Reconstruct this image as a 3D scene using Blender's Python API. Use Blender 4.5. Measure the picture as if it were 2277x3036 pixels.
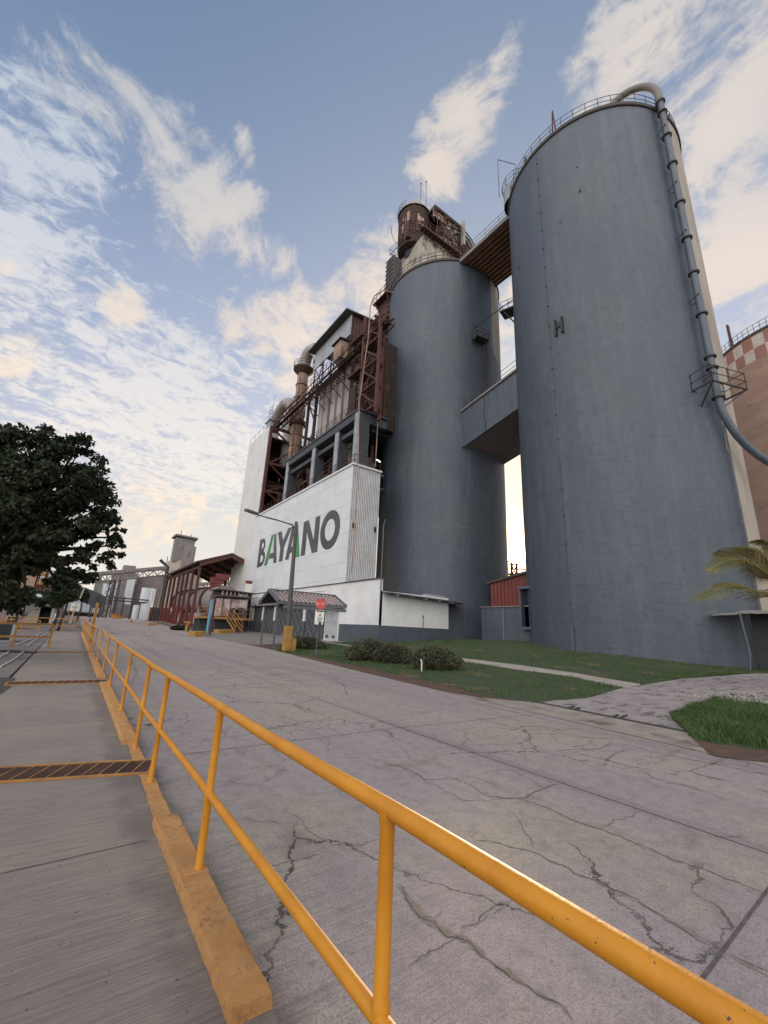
import bpy, bmesh, math, random
import numpy as np
from mathutils import Vector
for o in list(bpy.data.objects): bpy.data.objects.remove(o)
S = bpy.context.scene
COL = S.collection
# ------------------------------------------------------------------ camera (world: +Y along the road, +X to the silos, Z up, metres)
PP = (1138.5, 1518.0); FOC = 1240.0; EYE = 1.6
def _nrm(v): return v/np.linalg.norm(v)
_up = _nrm(np.array([1340-PP[0], 2850+PP[1], -FOC]))
_fw = np.array([215-PP[0], PP[1]-1831, -FOC]); _fw = _nrm(_fw-_up*np.dot(_fw, _up))
_rt = np.cross(_fw, _up)
ROT = np.array([_rt, _fw, _up])
camd = bpy.data.cameras.new('camera'); cam = bpy.data.objects.new('camera', camd); COL.objects.link(cam)
from mathutils import Matrix
m4 = Matrix([[*ROT[0], 0], [*ROT[1], 0], [*ROT[2], EYE], [0, 0, 0, 1]])
cam.matrix_world = m4
camd.sensor_fit = 'VERTICAL'; camd.sensor_height = 36; camd.sensor_width = 36; camd.lens = 36*FOC/3036
camd.clip_start = 0.05; camd.clip_end = 3000
S.camera = cam
S.view_settings.view_transform = 'Standard'; S.view_settings.look = 'None'
S.view_settings.exposure = 0.15; S.view_settings.gamma = 1.0
# survey helpers: a sighting of the place (S: photo pixels) intersected with a plane, the terrain or a distance
def ray(p): return _nrm(ROT@np.array([p[0]-PP[0], PP[1]-p[1], -FOC]))
C0 = np.array([0, 0, EYE])
def pX(p, X): d = ray(p); return C0+d*(X/d[0])
def pY(p, Y): d = ray(p); return C0+d*(Y/d[1])
def pG(p, z=0.0): d = ray(p); return C0+d*((z-EYE)/d[2])
def pD(p, D): d = ray(p); return C0+d*(D/math.hypot(d[0], d[1]))
def D2(x, y): return (x*1.3725, y*1.3725)
def Zm(x0, y0, k): return lambda x, y: (x0+k*x, y0+k*y)
SUN_AZ, SUN_EL = 53.2, 10.8
# ------------------------------------------------------------------ world
W = bpy.data.worlds.new('World'); S.world = W; W.use_nodes = True
wn = W.node_tree; wn.nodes.clear()
def N(t, **kw):
    n = wn.nodes.new(t)
    for k, v in kw.items(): setattr(n, k, v)
    return n
def setin(n, i, v):
    if hasattr(v, 'is_output') or isinstance(v, bpy.types.NodeSocket): wn.links.new(v, n.inputs[i])
    else: n.inputs[i].default_value = v
def mth(op, a, b=0.0, c=None, clamp=False):
    n = N('ShaderNodeMath', operation=op, use_clamp=clamp); setin(n, 0, a); setin(n, 1, b)
    if c is not None: setin(n, 2, c)
    return n.outputs[0]
def dotv(a, v):
    n = N('ShaderNodeVectorMath', operation='DOT_PRODUCT'); setin(n, 0, a); n.inputs[1].default_value = tuple(v); return n.outputs['Value']
def smst(x, lo, hi):
    n = N('ShaderNodeMapRange', interpolation_type='SMOOTHSTEP'); setin(n, 0, x); n.inputs[1].default_value = lo; n.inputs[2].default_value = hi
    return n.outputs[0]
def mixc(f, a, b):
    n = N('ShaderNodeMix', data_type='RGBA'); setin(n, 0, f)
    for i, v in ((6, a), (7, b)):
        if isinstance(v, (tuple, list)): n.inputs[i].default_value = (*v, 1)
        else: wn.links.new(v, n.inputs[i])
    return n.outputs[2]
geo = N('ShaderNodeTexCoord'); dirv = geo.outputs['Generated']
sky = N('ShaderNodeTexSky', sky_type='NISHITA'); sky.sun_disc = False
sky.sun_elevation = math.radians(SUN_EL); sky.sun_rotation = math.radians(SUN_AZ)
sky.air_density = 1.0; sky.dust_density = 1.2; sky.ozone_density = 2.0
sep = N('ShaderNodeSeparateXYZ'); wn.links.new(dirv, sep.inputs[0])
dz = sep.outputs[2]
SK = 10.0   # the sky is physically bright: background strength 0.1
def c10(r, g, b): return (r*SK, g*SK, b*SK)
nish = N('ShaderNodeVectorMath', operation='MULTIPLY'); wn.links.new(sky.outputs[0], nish.inputs[0]); nish.inputs[1].default_value = (1.75, 1.75, 1.75)
capn = N('ShaderNodeVectorMath', operation='MINIMUM'); wn.links.new(nish.outputs[0], capn.inputs[0]); capn.inputs[1].default_value = c10(1.02, .84, .60); nish = capn   # thin cloud veils the low sun
hz = mth('POWER', mth('SUBTRACT', 1.0, mth('ABSOLUTE', dz), clamp=True), 2.7)
skyc = mixc(0.55, nish.outputs[0], mixc(smst(dz, .45, .95), c10(.33, .42, .66), c10(.15, .25, .42)))               # thin high veil over the blue
skyc = mixc(mth('MULTIPLY', hz, 1.0, clamp=True), skyc, c10(.90, .80, .70))     # pale air near the horizon
# clouds: noise in a flat layer overhead, gathered where the photo has them
den = mth('ADD', dz, 0.12)
pl = N('ShaderNodeVectorMath', operation='DIVIDE'); wn.links.new(dirv, pl.inputs[0])
cmb = N('ShaderNodeCombineXYZ')
for i in range(3): wn.links.new(den, cmb.inputs[i])
wn.links.new(cmb.outputs[0], pl.inputs[1])
def noise(scale, detail=6, rough=.55, dist=0.0, vec=None, st=None):
    v = vec or pl.outputs[0]
    if st:
        mp = N('ShaderNodeMapping'); wn.links.new(v, mp.inputs[0]); mp.inputs['Scale'].default_value = st[0]; mp.inputs['Rotation'].default_value = (0, 0, math.radians(st[1])); v = mp.outputs[0]
    n = N('ShaderNodeTexNoise'); wn.links.new(v, n.inputs['Vector'])
    n.inputs['Scale'].default_value = scale; n.inputs['Detail'].default_value = detail; n.inputs['Roughness'].default_value = rough; n.inputs['Distortion'].default_value = dist
    return n.outputs[0]
def blob(x0, y0, x1, y1, w, amp=1.0, lx=1.25):
    a = ray(D2(x0, y0)); b = ray(D2(x1, y1)); c = _nrm(a+b); t = b-a; L = np.linalg.norm(t)/2*lx; t = _nrm(t-c*np.dot(c, t)); n = np.cross(c, t)
    u = mth('DIVIDE', dotv(dirv, t), L); v = mth('DIVIDE', dotv(dirv, n), w/900.0)
    r2 = mth('ADD', mth('MULTIPLY', u, u), mth('MULTIPLY', v, v))
    m = mth('SUBTRACT', 1.0, mth('MULTIPLY', r2, .42)); m = mth('MAXIMUM', m, -.9)
    return mth('MULTIPLY', m, amp) if amp != 1.0 else m
def group(bl):
    o = None
    for b in bl:
        v = blob(*b); o = v if o is None else mth('MAXIMUM', o, v)
    return o
puff = group([(60, 130, 260, 190, 45, .8), (215, 150, 260, 300, 60, .9), (290, 300, 420, 320, 40, .95), (345, 215, 420, 330, 38, .9), (390, 400, 520, 520, 70, .95), (470, 520, 640, 590, 42, 1.15),
    (620, 600, 690, 720, 42, 1.1), (560, 640, 690, 700, 75, 1.05), (470, 690, 520, 700, 34, 1.05), (230, 660, 300, 672, 28, .95), (900, 440, 960, 290, 44, 1.2, 1.3), (960, 300, 1055, 185, 40, 1.12), (1050, 210, 1120, 80, 24, 1.0, 1.15),
    (780, 560, 860, 620, 70, 1.1), (830, 500, 900, 640, 60, 1.0), (690, 560, 740, 680, 28, .75), (1390, -60, 1700, 100, 160, 1.4), (1470, 190, 1700, 180, 110, 1.35), (1540, 400, 1640, 340, 50, .95), (1560, 470, 1690, 640, 95, 1.1),
    (1090, 640, 1120, 760, 50, 1.0), (0, 560, 30, 590, 35, 1.0), (-20, 720, 20, 790, 50, 1.05), (600, 790, 660, 830, 60, .85), (520, 270, 545, 370, 16, .72), (740, 700, 880, 760, 60, .8), (430, 1100, 520, 1130, 40, .75), (260, 1080, 380, 1160, 60, .7)])
cirr = group([(30, 200, 130, 420, 95, 1.1), (0, 420, 60, 640, 110, 1.15), (60, 560, 330, 700, 60, .9), (120, 820, 520, 900, 130, 1.25), (250, 960, 560, 980, 110, 1.2), (330, 760, 560, 830, 60, .95), (0, 700, 140, 830, 60, .95), (0, 960, 200, 900, 70, .9), (620, 720, 700, 760, 70, .7)])
nz0 = noise(2.6, 4, .55, .4, vec=dirv, st=((1, 1, 1.2), 15))
nz1 = noise(7.5, 10, .66, .7, vec=dirv, st=((1, .75, 1.5), 20)); nz2 = noise(24.0, 8, .68, .5, vec=dirv)
nzr = noise(5.0, 8, .66, 1.0, st=((1.0, 2.1, 1.0), -35)); mot = noise(17, 6, .66, .9)
wis = mth('ADD', mth('ADD', mth('MULTIPLY', mth('SUBTRACT', nz1, .5), 3.6), mth('MULTIPLY', mth('SUBTRACT', nz0, .5), 1.6)), mth('MULTIPLY', mth('SUBTRACT', nz2, .5), 1.2))
d1 = smst(mth('ADD', puff, wis), .34, 1.18)
d2 = smst(mth('ADD', cirr, mth('ADD', mth('MULTIPLY', mth('SUBTRACT', nzr, .5), 2.4), mth('MULTIPLY', mth('SUBTRACT', mot, .5), 2.6))), .38, 1.25)
low = smst(dz, .78, .30)
ccol = mixc(low, c10(.53, .545, .57), c10(.98, .80, .62))
dens_in = smst(mth('ADD', puff, mth('MULTIPLY', mth('SUBTRACT', nz1, .5), 1.2)), .7, 1.5)
ccol = mixc(mth('MULTIPLY', dens_in, .35), ccol, c10(1.0, .84, .66))
cc2 = mixc(low, c10(.58, .63, .70), c10(.92, .84, .76))
skyc = mixc(mth('MULTIPLY', d2, .74), skyc, cc2)
warm = mth('POWER', mth('MAXIMUM', dotv(dirv, (math.sin(math.radians(48))*.86, math.cos(math.radians(48))*.86, .5)), 0.0), 5.0)
ccol = mixc(mth('MULTIPLY', warm, .7), ccol, c10(1.05, .83, .62))
skyc = mixc(mth('MULTIPLY', warm, .28), skyc, c10(.86, .76, .66))
skyc = mixc(mth('MULTIPLY', d1, .78), skyc, ccol)
# glow of the low sun in the thin cloud behind the plant
SUNV = sd = np.array([math.sin(math.radians(SUN_AZ))*math.cos(math.radians(SUN_EL)), math.cos(math.radians(SUN_AZ))*math.cos(math.radians(SUN_EL)), math.sin(math.radians(SUN_EL))])
sdot = dotv(dirv, sd)
g1 = mth('POWER', mth('MAXIMUM', sdot, 0.0), 26.0); g2 = mth('POWER', mth('MAXIMUM', sdot, 0.0), 900.0)
glow = N('ShaderNodeMix', data_type='RGBA', blend_type='ADD'); glow.inputs[0].default_value = 1.0
wn.links.new(skyc, glow.inputs[6]); wn.links.new(mixc(g1, (0, 0, 0), c10(.75, .50, .20)), glow.inputs[7])
glow2 = N('ShaderNodeMix', data_type='RGBA', blend_type='ADD'); glow2.inputs[0].default_value = 1.0
wn.links.new(glow.outputs[2], glow2.inputs[6]); wn.links.new(mixc(g2, (0, 0, 0), c10(9, 6, 3.2)), glow2.inputs[7])
# bright area added to the unseen sky behind the camera, lighting facade and ground
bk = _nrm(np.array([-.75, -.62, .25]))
fill_sky = smst(mth('ADD', dotv(dirv, bk), mth('MULTIPLY', mth('SUBTRACT', nz1, .5), .5)), .05, .75)
skyf = mixc(fill_sky, glow2.outputs[2], c10(1.86, 1.80, 1.78))
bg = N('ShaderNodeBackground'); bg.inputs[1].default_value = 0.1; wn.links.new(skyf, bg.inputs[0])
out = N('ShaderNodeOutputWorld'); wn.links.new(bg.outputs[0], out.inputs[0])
# ------------------------------------------------------------------ sun (low, behind the plant)
sl = bpy.data.lights.new('sun', 'SUN'); sl.energy = 2.8; sl.angle = math.radians(1.5); sl.color = (1, .80, .58)
so = bpy.data.objects.new('sun', sl); COL.objects.link(so); so.location = (60, 45, 60)
so.rotation_euler = Vector(sd).to_track_quat('Z', 'Y').to_euler()
# ------------------------------------------------------------------ mesh helpers
class MB:
    def __init__(s): s.v = []; s.f = []
    def add(s, vs, fs):
        n = len(s.v); s.v += [tuple(map(float, v)) for v in vs]; s.f += [tuple(i+n for i in f) for f in fs]; return s
    def box(s, x0, y0, z0, x1, y1, z1):
        return s.add([(x0,y0,z0),(x1,y0,z0),(x1,y1,z0),(x0,y1,z0),(x0,y0,z1),(x1,y0,z1),(x1,y1,z1),(x0,y1,z1)],
            [(0,3,2,1),(4,5,6,7),(0,1,5,4),(1,2,6,5),(2,3,7,6),(3,0,4,7)])
    def bar(s, p, q, w, h=None):
        h = h or w; p = np.array(p, float); q = np.array(q, float); d = _nrm(q-p)
        a = np.array([0, 0, 1.0]) if abs(d[2]) < .92 else np.array([0, 1.0, 0])
        r = _nrm(np.cross(d, a)); u = np.cross(r, d); r = r*w/2; u = u*h/2
        return s.add([p-r-u, p+r-u, p+r+u, p-r+u, q-r-u, q+r-u, q+r+u, q-r+u], [(0,3,2,1),(4,5,6,7),(0,1,5,4),(1,2,6,5),(2,3,7,6),(3,0,4,7)])
    def path(s, pts, r, n=8, caps=True, closed=False):
        pts = [np.array(p, float) for p in pts]; m = len(pts); rs = r if hasattr(r, '__len__') else [r]*m
        vs = []; pr = None
        for i, p in enumerate(pts):
            d = _nrm((pts[(i+1) % m] if (i < m-1 or closed) else p)-(pts[i-1] if (i > 0 or closed) else p))
            if pr is None:
                a = np.array([0, 0, 1.0]) if abs(d[2]) < .9 else np.array([1.0, 0, 0]); pr = _nrm(np.cross(d, a))
            pr = _nrm(pr-d*np.dot(pr, d)); u = np.cross(d, pr)
            for k in range(n):
                t = 2*math.pi*k/n; vs.append(p+rs[i]*(math.cos(t)*pr+math.sin(t)*u))
        fs = []
        for i in range(m if closed else m-1):
            for k in range(n):
                a = i*n+k; b = i*n+(k+1) % n; j = (i+1) % m; fs.append((a, b, j*n+(k+1) % n, j*n+k))
        if caps and not closed: fs.append(tuple(range(n))[::-1]); fs.append(tuple((m-1)*n+k for k in range(n)))
        return s.add(vs, fs)
    def tube(s, p, q, r, n=8): return s.path([p, q], r, n)
    def lathe(s, cx, cy, prof, n=32, a0=0, a1=360):
        full = abs(a1-a0) >= 360; m = n if full else n+1; vs = []; fs = []
        for r, z in prof:
            for k in range(m):
                t = math.radians(a0+(a1-a0)*k/n); vs.append((cx+r*math.cos(t), cy+r*math.sin(t), z))
        for i in range(len(prof)-1):
            for k in range(n):
                a = i*m+k; b = i*m+(k+1) % m; fs.append((a, b, b+m, a+m))
        return s.add(vs, fs)
    def cyl(s, cx, cy, r, z0, z1, n=24): s.lathe(cx, cy, [(0.001, z0), (r, z0), (r, z1), (0.001, z1)], n); return s
    def prism(s, poly, vec):
        n = len(poly); v = np.array(vec, float); a = [np.array(p, float) for p in poly]; vs = a+[p+v for p in a]
        return s.add(vs, [tuple(range(n))[::-1], tuple(range(n, 2*n))]+[(i, (i+1) % n, n+(i+1) % n, n+i) for i in range(n)])
    def quad(s, *p): return s.add(p, [tuple(range(len(p)))])
ORG = {}
def _setp(o, label=None, cat=None, group=None, kind=None):
    if label: o['label'] = label
    if cat: o['category'] = cat
    if group: o['group'] = group
    if kind: o['kind'] = kind
def T(name, label, cat, loc, group=None):
    o = bpy.data.objects.new(name, None); COL.objects.link(o); o.location = [float(c) for c in loc]; o.empty_display_size = .2
    ORG[o] = np.array(loc, float); _setp(o, label, cat, group); return o
def P(name, mb, mat, parent=None, smooth=0, label=None, cat=None, group=None, kind=None, loc=None, bevel=0):
    org = ORG[parent] if parent is not None else (np.array(loc, float) if loc is not None else np.zeros(3))
    me = bpy.data.meshes.new(name)
    v = np.array(mb.v)-org
    me.from_pydata(v.tolist(), [], mb.f); me.update()
    mats = mat if isinstance(mat, (list, tuple)) else [mat]
    for m in mats: me.materials.append(m)
    bm = bmesh.new(); bm.from_mesh(me); bmesh.ops.recalc_face_normals(bm, faces=bm.faces)
    if bevel: bmesh.ops.bevel(bm, geom=list(bm.edges), offset=bevel, segments=2, profile=.6, affect='EDGES')
    bm.to_mesh(me); bm.free()
    if smooth:
        me.shade_smooth()
        try: me.set_sharp_from_angle(angle=math.radians(smooth))
        except Exception: pass
    o = bpy.data.objects.new(name, me); COL.objects.link(o); ORG[o] = org
    if parent is not None: o.parent = parent
    else: o.location = org
    _setp(o, label, cat, group, kind); return o
def copy_tree(o, parent=None):
    c = o.copy(); COL.objects.link(c); ORG[c] = ORG[o]
    if parent is not None: c.parent = parent
    for ch in list(o.children): copy_tree(ch, c)
    return c
def railing(mb, pts, h=1.0, r=.025, mids=1, post=2.0, n=5, base=0.0):
    """posts and rails along a polyline of floor points"""
    pts = [np.array(p, float) for p in pts]; up = np.array([0, 0, 1.0])
    for k in range(mids+1):
        for a, b in zip(pts[:-1], pts[1:]): mb.tube(a+up*h*(k+1)/(mids+1), b+up*h*(k+1)/(mids+1), r, n)
    for a, b in zip(pts[:-1], pts[1:]):
        L = np.linalg.norm(b-a); m = max(1, int(round(L/post)))
        for i in range(m+1): p = a+(b-a)*i/m; mb.tube(p-up*base, p+up*h, r, n)
    return mb
def arcpts(cx, cy, r, z, a0, a1, n): return [(cx+r*math.cos(math.radians(a0+(a1-a0)*i/n)), cy+r*math.sin(math.radians(a0+(a1-a0)*i/n)), z) for i in range(n+1)]
def truss(mb, a, b, h, w, n, r=.06):
    """box truss walkway between floor points a and b: chords, verticals, diagonals; w is a horizontal vector"""
    a = np.array(a, float); b = np.array(b, float); w = np.array(w, float); up = np.array([0, 0, h])
    for s in (0, 1):
        A = a+w*s; B = b+w*s
        mb.bar(A, B, r*1.6); mb.bar(A+up, B+up, r*1.6)
        for i in range(n+1):
            p = A+(B-A)*i/n; mb.bar(p, p+up, r)
            if i < n: q = A+(B-A)*(i+1)/n; mb.bar(*((p, q+up) if i % 2 == 0 else (p+up, q)), r)
    for i in range(n+1): p = a+(b-a)*i/n; mb.bar(p, p+w, r)
    return mb
# ------------------------------------------------------------------ terrain
def lerp(x, xs, ys): return float(np.interp(x, xs, ys))
def rz(y): return lerp(y, [-50, 6, 45, 95, 130, 400], [0, 0, .21, 1.4, 1.75, 1.9])
def tz(x, y):
    b = rz(y)
    if x < .983 and y < 60: return b+.085      # raised walkway and yard
    if x <= 9.3: return b
    g = lerp(y, [0, 5, 9, 12.5, 17.7, 22, 28, 36, 60, 95, 130], [.25, .35, .45, .72, .95, 1.25, 1.1, .7, .95, 1.5, 1.75])
    t = min(1, (x-9.3)/18.5); return b+(g-b)*t
def pT(p, dz=0.0):
    d = ray(p); lo = None; t = 1.0; prev = 0.5
    while t < 400:
        q = C0+d*t
        if q[2] < tz(q[0], q[1])+dz:
            a, b = prev, t
            for _ in range(30):
                m = (a+b)/2; q = C0+d*m
                if q[2] < tz(q[0], q[1])+dz: b = m
                else: a = m
            return C0+d*b
        prev = t; t *= 1.02
    return C0+d*400
def pline(pts, n):
    pts = np.array([p[:2] for p in pts], float); L = np.r_[0, np.cumsum(np.linalg.norm(np.diff(pts, axis=0), axis=1))]
    s = np.linspace(0, L[-1], n+1); return np.c_[np.interp(s, L, pts[:, 0]), np.interp(s, L, pts[:, 1])]
def sheet(A, B, n, m, dz, jit=0, seed=1, thick=0, zf=None):
    rng = random.Random(seed); a = pline(A, n); b = pline(B, n); mb = MB(); vs = []; fs = []
    for i in range(n+1):
        ja = rng.uniform(-jit, jit); jb = rng.uniform(-jit, jit)
        d = b[i]-a[i]; L = np.linalg.norm(d)+1e-6
        for k in range(m+1):
            t = k/m; q = a[i]+d*t+d/L*((1-t)*ja+t*jb); vs.append((q[0], q[1], (zf or tz)(q[0], q[1])+dz))
    for i in range(n):
        for k in range(m):
            q = i*(m+1)+k; fs.append((q, q+1, q+m+2, q+m+1))
    mb.add(vs, fs)
    if thick:
        for k in (0, m):
            idx = [i*(m+1)+k for i in range(n+1)]
            mb.add([vs[i] for i in idx]+[(vs[i][0], vs[i][1], vs[i][2]-thick) for i in idx], [(i, i+1, n+2+i, n+1+i) for i in range(n)])
        for i in (0, n):
            idx = [i*(m+1)+k for k in range(m+1)]
            mb.add([vs[j] for j in idx]+[(vs[j][0], vs[j][1], vs[j][2]-thick) for j in idx], [(k, k+1, m+2+k, m+1+k) for k in range(m)])
    return mb
# ------------------------------------------------------------------ materials
class MT:
    """small node builder"""
    def __init__(s, name, rough=.7, metal=0.0, spec=.5):
        s.m = bpy.data.materials.new(name); s.m.use_nodes = True; s.t = s.m.node_tree; s.b = s.t.nodes['Principled BSDF']
        s.b.inputs['Roughness'].default_value = rough; s.b.inputs['Metallic'].default_value = metal; s.b.inputs['Specular IOR Level'].default_value = spec
        tc = s.t.nodes.new('ShaderNodeTexCoord'); s.o = tc.outputs['Object']
    def n(s, t, **kw):
        x = s.t.nodes.new(t)
        for k, v in kw.items(): setattr(x, k, v)
        return x
    def l(s, a, b): s.t.links.new(a, b)
    def mapped(s, sc=(1, 1, 1), rot=(0, 0, 0), loc=(0, 0, 0)):
        mp = s.n('ShaderNodeMapping'); s.l(s.o, mp.inputs[0]); mp.inputs['Scale'].default_value = sc; mp.inputs['Rotation'].default_value = rot; mp.inputs['Location'].default_value = loc; return mp.outputs[0]
    def noise(s, scale=1.0, detail=5, rough=.6, sc=(1, 1, 1), dist=0, rot=(0, 0, 0)):
        x = s.n('ShaderNodeTexNoise'); s.l(s.mapped(sc, rot), x.inputs['Vector']); x.inputs['Scale'].default_value = scale; x.inputs['Detail'].default_value = detail; x.inputs['Roughness'].default_value = rough; x.inputs['Distortion'].default_value = dist; return x.outputs[0]
    def ramp(s, f, lo, hi, a=0.0, b=1.0):
        x = s.n('ShaderNodeMapRange', interpolation_type='SMOOTHSTEP'); s.l(f, x.inputs[0]); x.inputs[1].default_value = lo; x.inputs[2].default_value = hi; x.inputs[3].default_value = a; x.inputs[4].default_value = b; return x.outputs[0]
    def math(s, op, a, b=0.0, clamp=False):
        x = s.n('ShaderNodeMath', operation=op, use_clamp=clamp)
        for i, v in ((0, a), (1, b)):
            if isinstance(v, (int, float)): x.inputs[i].default_value = v
            else: s.l(v, x.inputs[i])
        return x.outputs[0]
    def mix(s, f, a, b):
        x = s.n('ShaderNodeMix', data_type='RGBA')
        if isinstance(f, (int, float)): x.inputs[0].default_value = f
        else: s.l(f, x.inputs[0])
        for i, v in ((6, a), (7, b)):
            if isinstance(v, (tuple, list)): x.inputs[i].default_value = (*v[:3], 1)
            else: s.l(v, x.inputs[i])
        return x.outputs[2]
    def col(s, c):
        if isinstance(c, (tuple, list)): s.b.inputs['Base Color'].default_value = (*c[:3], 1)
        else: s.l(c, s.b.inputs['Base Color'])
    def bump(s, h, st=.3, d=.02):
        x = s.n('ShaderNodeBump'); x.inputs['Strength'].default_value = st; x.inputs['Distance'].default_value = d; s.l(h, x.inputs['Height']); s.l(x.outputs[0], s.b.inputs['Normal'])
def simple(name, c, c2=None, scale=2.0, rough=.7, metal=0.0, sc=(1, 1, 1), lo=.35, hi=.7, bump=.15, bd=.01, c3=None, s3=.6, lo3=.6, hi3=.72, sc3=(1, 1, 1)):
    t = MT(name, rough, metal); f = t.noise(scale, 6, .62, sc)
    col = t.mix(t.ramp(f, lo, hi), c, c2 or tuple(v*.75 for v in c))
    if c3: col = t.mix(t.ramp(t.noise(s3, 7, .68, sc3), lo3, hi3), col, c3)
    t.col(col)
    if bump: t.bump(t.noise(scale*6, 4, .6, sc), bump, bd)
    return t.m
M = {}
t = MT('yellow_paint', .50, 0, .4); f = t.noise(70, 3, .5); c = t.mix(t.ramp(t.noise(4, 4), .3, .75), (.54, .232, .014), (.44, .168, .010))
c = t.mix(t.ramp(f, .69, .72), c, (.06, .03, .02)); c = t.mix(t.ramp(t.noise(16, 6, .7), .69, .72), c, (.10, .045, .02)); c = t.mix(t.ramp(t.noise(2.2, 7, .75), .56, .70, 0, .55), c, (.34, .13, .015)); c = t.mix(t.ramp(t.noise(9, 5, .6, (1, 1, 4)), .66, .74), c, (.60, .30, .06)); t.col(c); t.bump(t.noise(22, 6, .7), .5, .005); M['yellow'] = t.m
M['yellow_far'] = simple('weathered_yellow_paint', (.40, .19, .035), (.25, .11, .03), 3, .5, c3=(.16, .07, .03))
t = MT('kerb_paint', .9, 0, .25); c = t.mix(t.ramp(t.noise(5, 6), .3, .7), (.54, .30, .125), (.47, .235, .08)); c = t.mix(t.ramp(t.noise(24, 8, .8), .50, .66, 0, .85), c, (.25, .13, .065)); c = t.mix(t.ramp(t.noise(6, 8, .8), .55, .68, 0, .75), c, (.36, .27, .20)); t.col(c); t.bump(t.noise(34, 8, .8), 1.0, .02); M['kerb'] = t.m
# brushed concrete walk: broom lines run across the walk (along X)
t = MT('brushed_concrete', .93, 0, .25); br = t.noise(1, 6, .72, (2.2, 95, 1), rot=(0, 0, .06)); br2 = t.noise(1, 4, .65, (.8, 26, 1), rot=(0, 0, .06))
c = t.mix(t.ramp(t.noise(.55, 6, .6), .35, .68), (.310, .272, .230), (.255, .220, .198)); c = t.mix(t.ramp(br, .34, .62), t.mix(.55, c, (.11, .10, .092)), c); c = t.mix(t.ramp(br2, .54, .74, 0, .45), c, (.14, .125, .118)); c = t.mix(t.ramp(t.noise(30, 4, .6), .66, .72), c, (.07, .063, .065))
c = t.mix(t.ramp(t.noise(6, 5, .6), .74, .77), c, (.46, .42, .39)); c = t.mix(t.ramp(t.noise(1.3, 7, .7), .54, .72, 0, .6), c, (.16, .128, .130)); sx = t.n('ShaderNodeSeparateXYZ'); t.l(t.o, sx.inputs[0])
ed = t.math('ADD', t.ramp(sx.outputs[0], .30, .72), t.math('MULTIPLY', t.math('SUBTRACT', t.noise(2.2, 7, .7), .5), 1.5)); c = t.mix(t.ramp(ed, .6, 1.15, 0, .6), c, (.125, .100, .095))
t.col(c); t.bump(t.math('ADD', br, t.math('MULTIPLY', br2, .7)), 1.0, .012); M['walk'] = t.m
# cracked concrete road slabs
t = MT('cracked_concrete', .82)
def vor(scale, dist, sc=(1, 1, 1), w=.02):
    wv = t.n('ShaderNodeVectorMath', operation='ADD'); t.l(t.mapped(sc), wv.inputs[0])
    nn = t.n('ShaderNodeTexNoise'); t.l(t.o, nn.inputs['Vector']); nn.inputs['Scale'].default_value = 2.2; nn.inputs['Detail'].default_value = 6; nn.inputs['Roughness'].default_value = .65
    ms = t.n('ShaderNodeVectorMath', operation='MULTIPLY_ADD'); t.l(nn.outputs['Color'], ms.inputs[0]); ms.inputs[1].default_value = (dist,)*3; ms.inputs[2].default_value = (-dist/2,)*3
    t.l(ms.outputs[0], wv.inputs[1])
    v = t.n('ShaderNodeTexVoronoi', feature='DISTANCE_TO_EDGE', voronoi_dimensions='2D'); t.l(wv.outputs[0], v.inputs['Vector']); v.inputs['Scale'].default_value = scale; return v.outputs['Distance']
v1 = vor(.5, .55, (1, .8, 1)); v2 = vor(1.6, .4); patch = t.ramp(t.noise(.16, 3, .5), .50, .56)
ck1 = t.math('MULTIPLY', t.ramp(v1, .002, .008, 1, 0), t.ramp(t.noise(.35, 3), .45, .55)); ck2 = t.math('MULTIPLY', t.ramp(v2, .004, .015, 1, 0), patch)
ck = t.math('MAXIMUM', ck1, t.math('MULTIPLY', ck2, .8))
halo = t.math('MULTIPLY', t.ramp(v1, .0, .06, 1, 0), t.ramp(t.noise(.9, 4), .5, .65))
base = t.mix(t.ramp(t.noise(.30, 6, .62), .47, .56), (.348, .290, .284), (.362, .316, .258))
st = t.noise(1, 5, .6, (1.3, .05, 1)); base = t.mix(t.ramp(st, .50, .66, 0, .6), base, (.40, .355, .30)); base = t.mix(t.ramp(st, .48, .32, 0, .55), base, (.205, .172, .178))
base = t.mix(t.ramp(t.noise(6, 8, .75), .42, .72, 0, .6), base, (.165, .145, .152)); base = t.mix(t.ramp(t.noise(75, 5, .75), .46, .64, 0, .75), base, (.135, .12, .118)); base = t.mix(t.ramp(t.noise(19, 6, .8), .50, .66, 0, .5), base, (.155, .135, .13)); base = t.mix(t.ramp(t.noise(95, 4, .7), .60, .68, 0, .8), base, (.42, .38, .35)); base = t.mix(t.ramp(t.noise(28, 4, .65), .68, .73, 0, .85), base, (.06, .054, .056))
base = t.mix(t.ramp(t.noise(3.5, 8, .75), .62, .76, 0, .55), base, (.39, .35, .315))
sx = t.n('ShaderNodeSeparateXYZ'); t.l(t.o, sx.inputs[0]); brm = t.math('MULTIPLY', t.ramp(t.noise(1, 5, .7, (2.0, 55, 1)), .46, .62), t.ramp(t.math('ADD', sx.outputs[0], t.math('MULTIPLY', t.noise(.5, 4), 3.0)), 4.6, 2.2)); base = t.mix(t.math('MULTIPLY', brm, .5), base, (.13, .118, .105))
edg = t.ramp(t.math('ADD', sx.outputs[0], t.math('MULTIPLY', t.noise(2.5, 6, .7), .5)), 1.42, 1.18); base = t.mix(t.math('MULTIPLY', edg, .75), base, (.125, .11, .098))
base = t.mix(t.math('MULTIPLY', halo, .5), base, (.17, .15, .12)); base = t.mix(t.math('MULTIPLY', ck, .9), base, (.05, .044, .038)); t.col(base)
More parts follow.
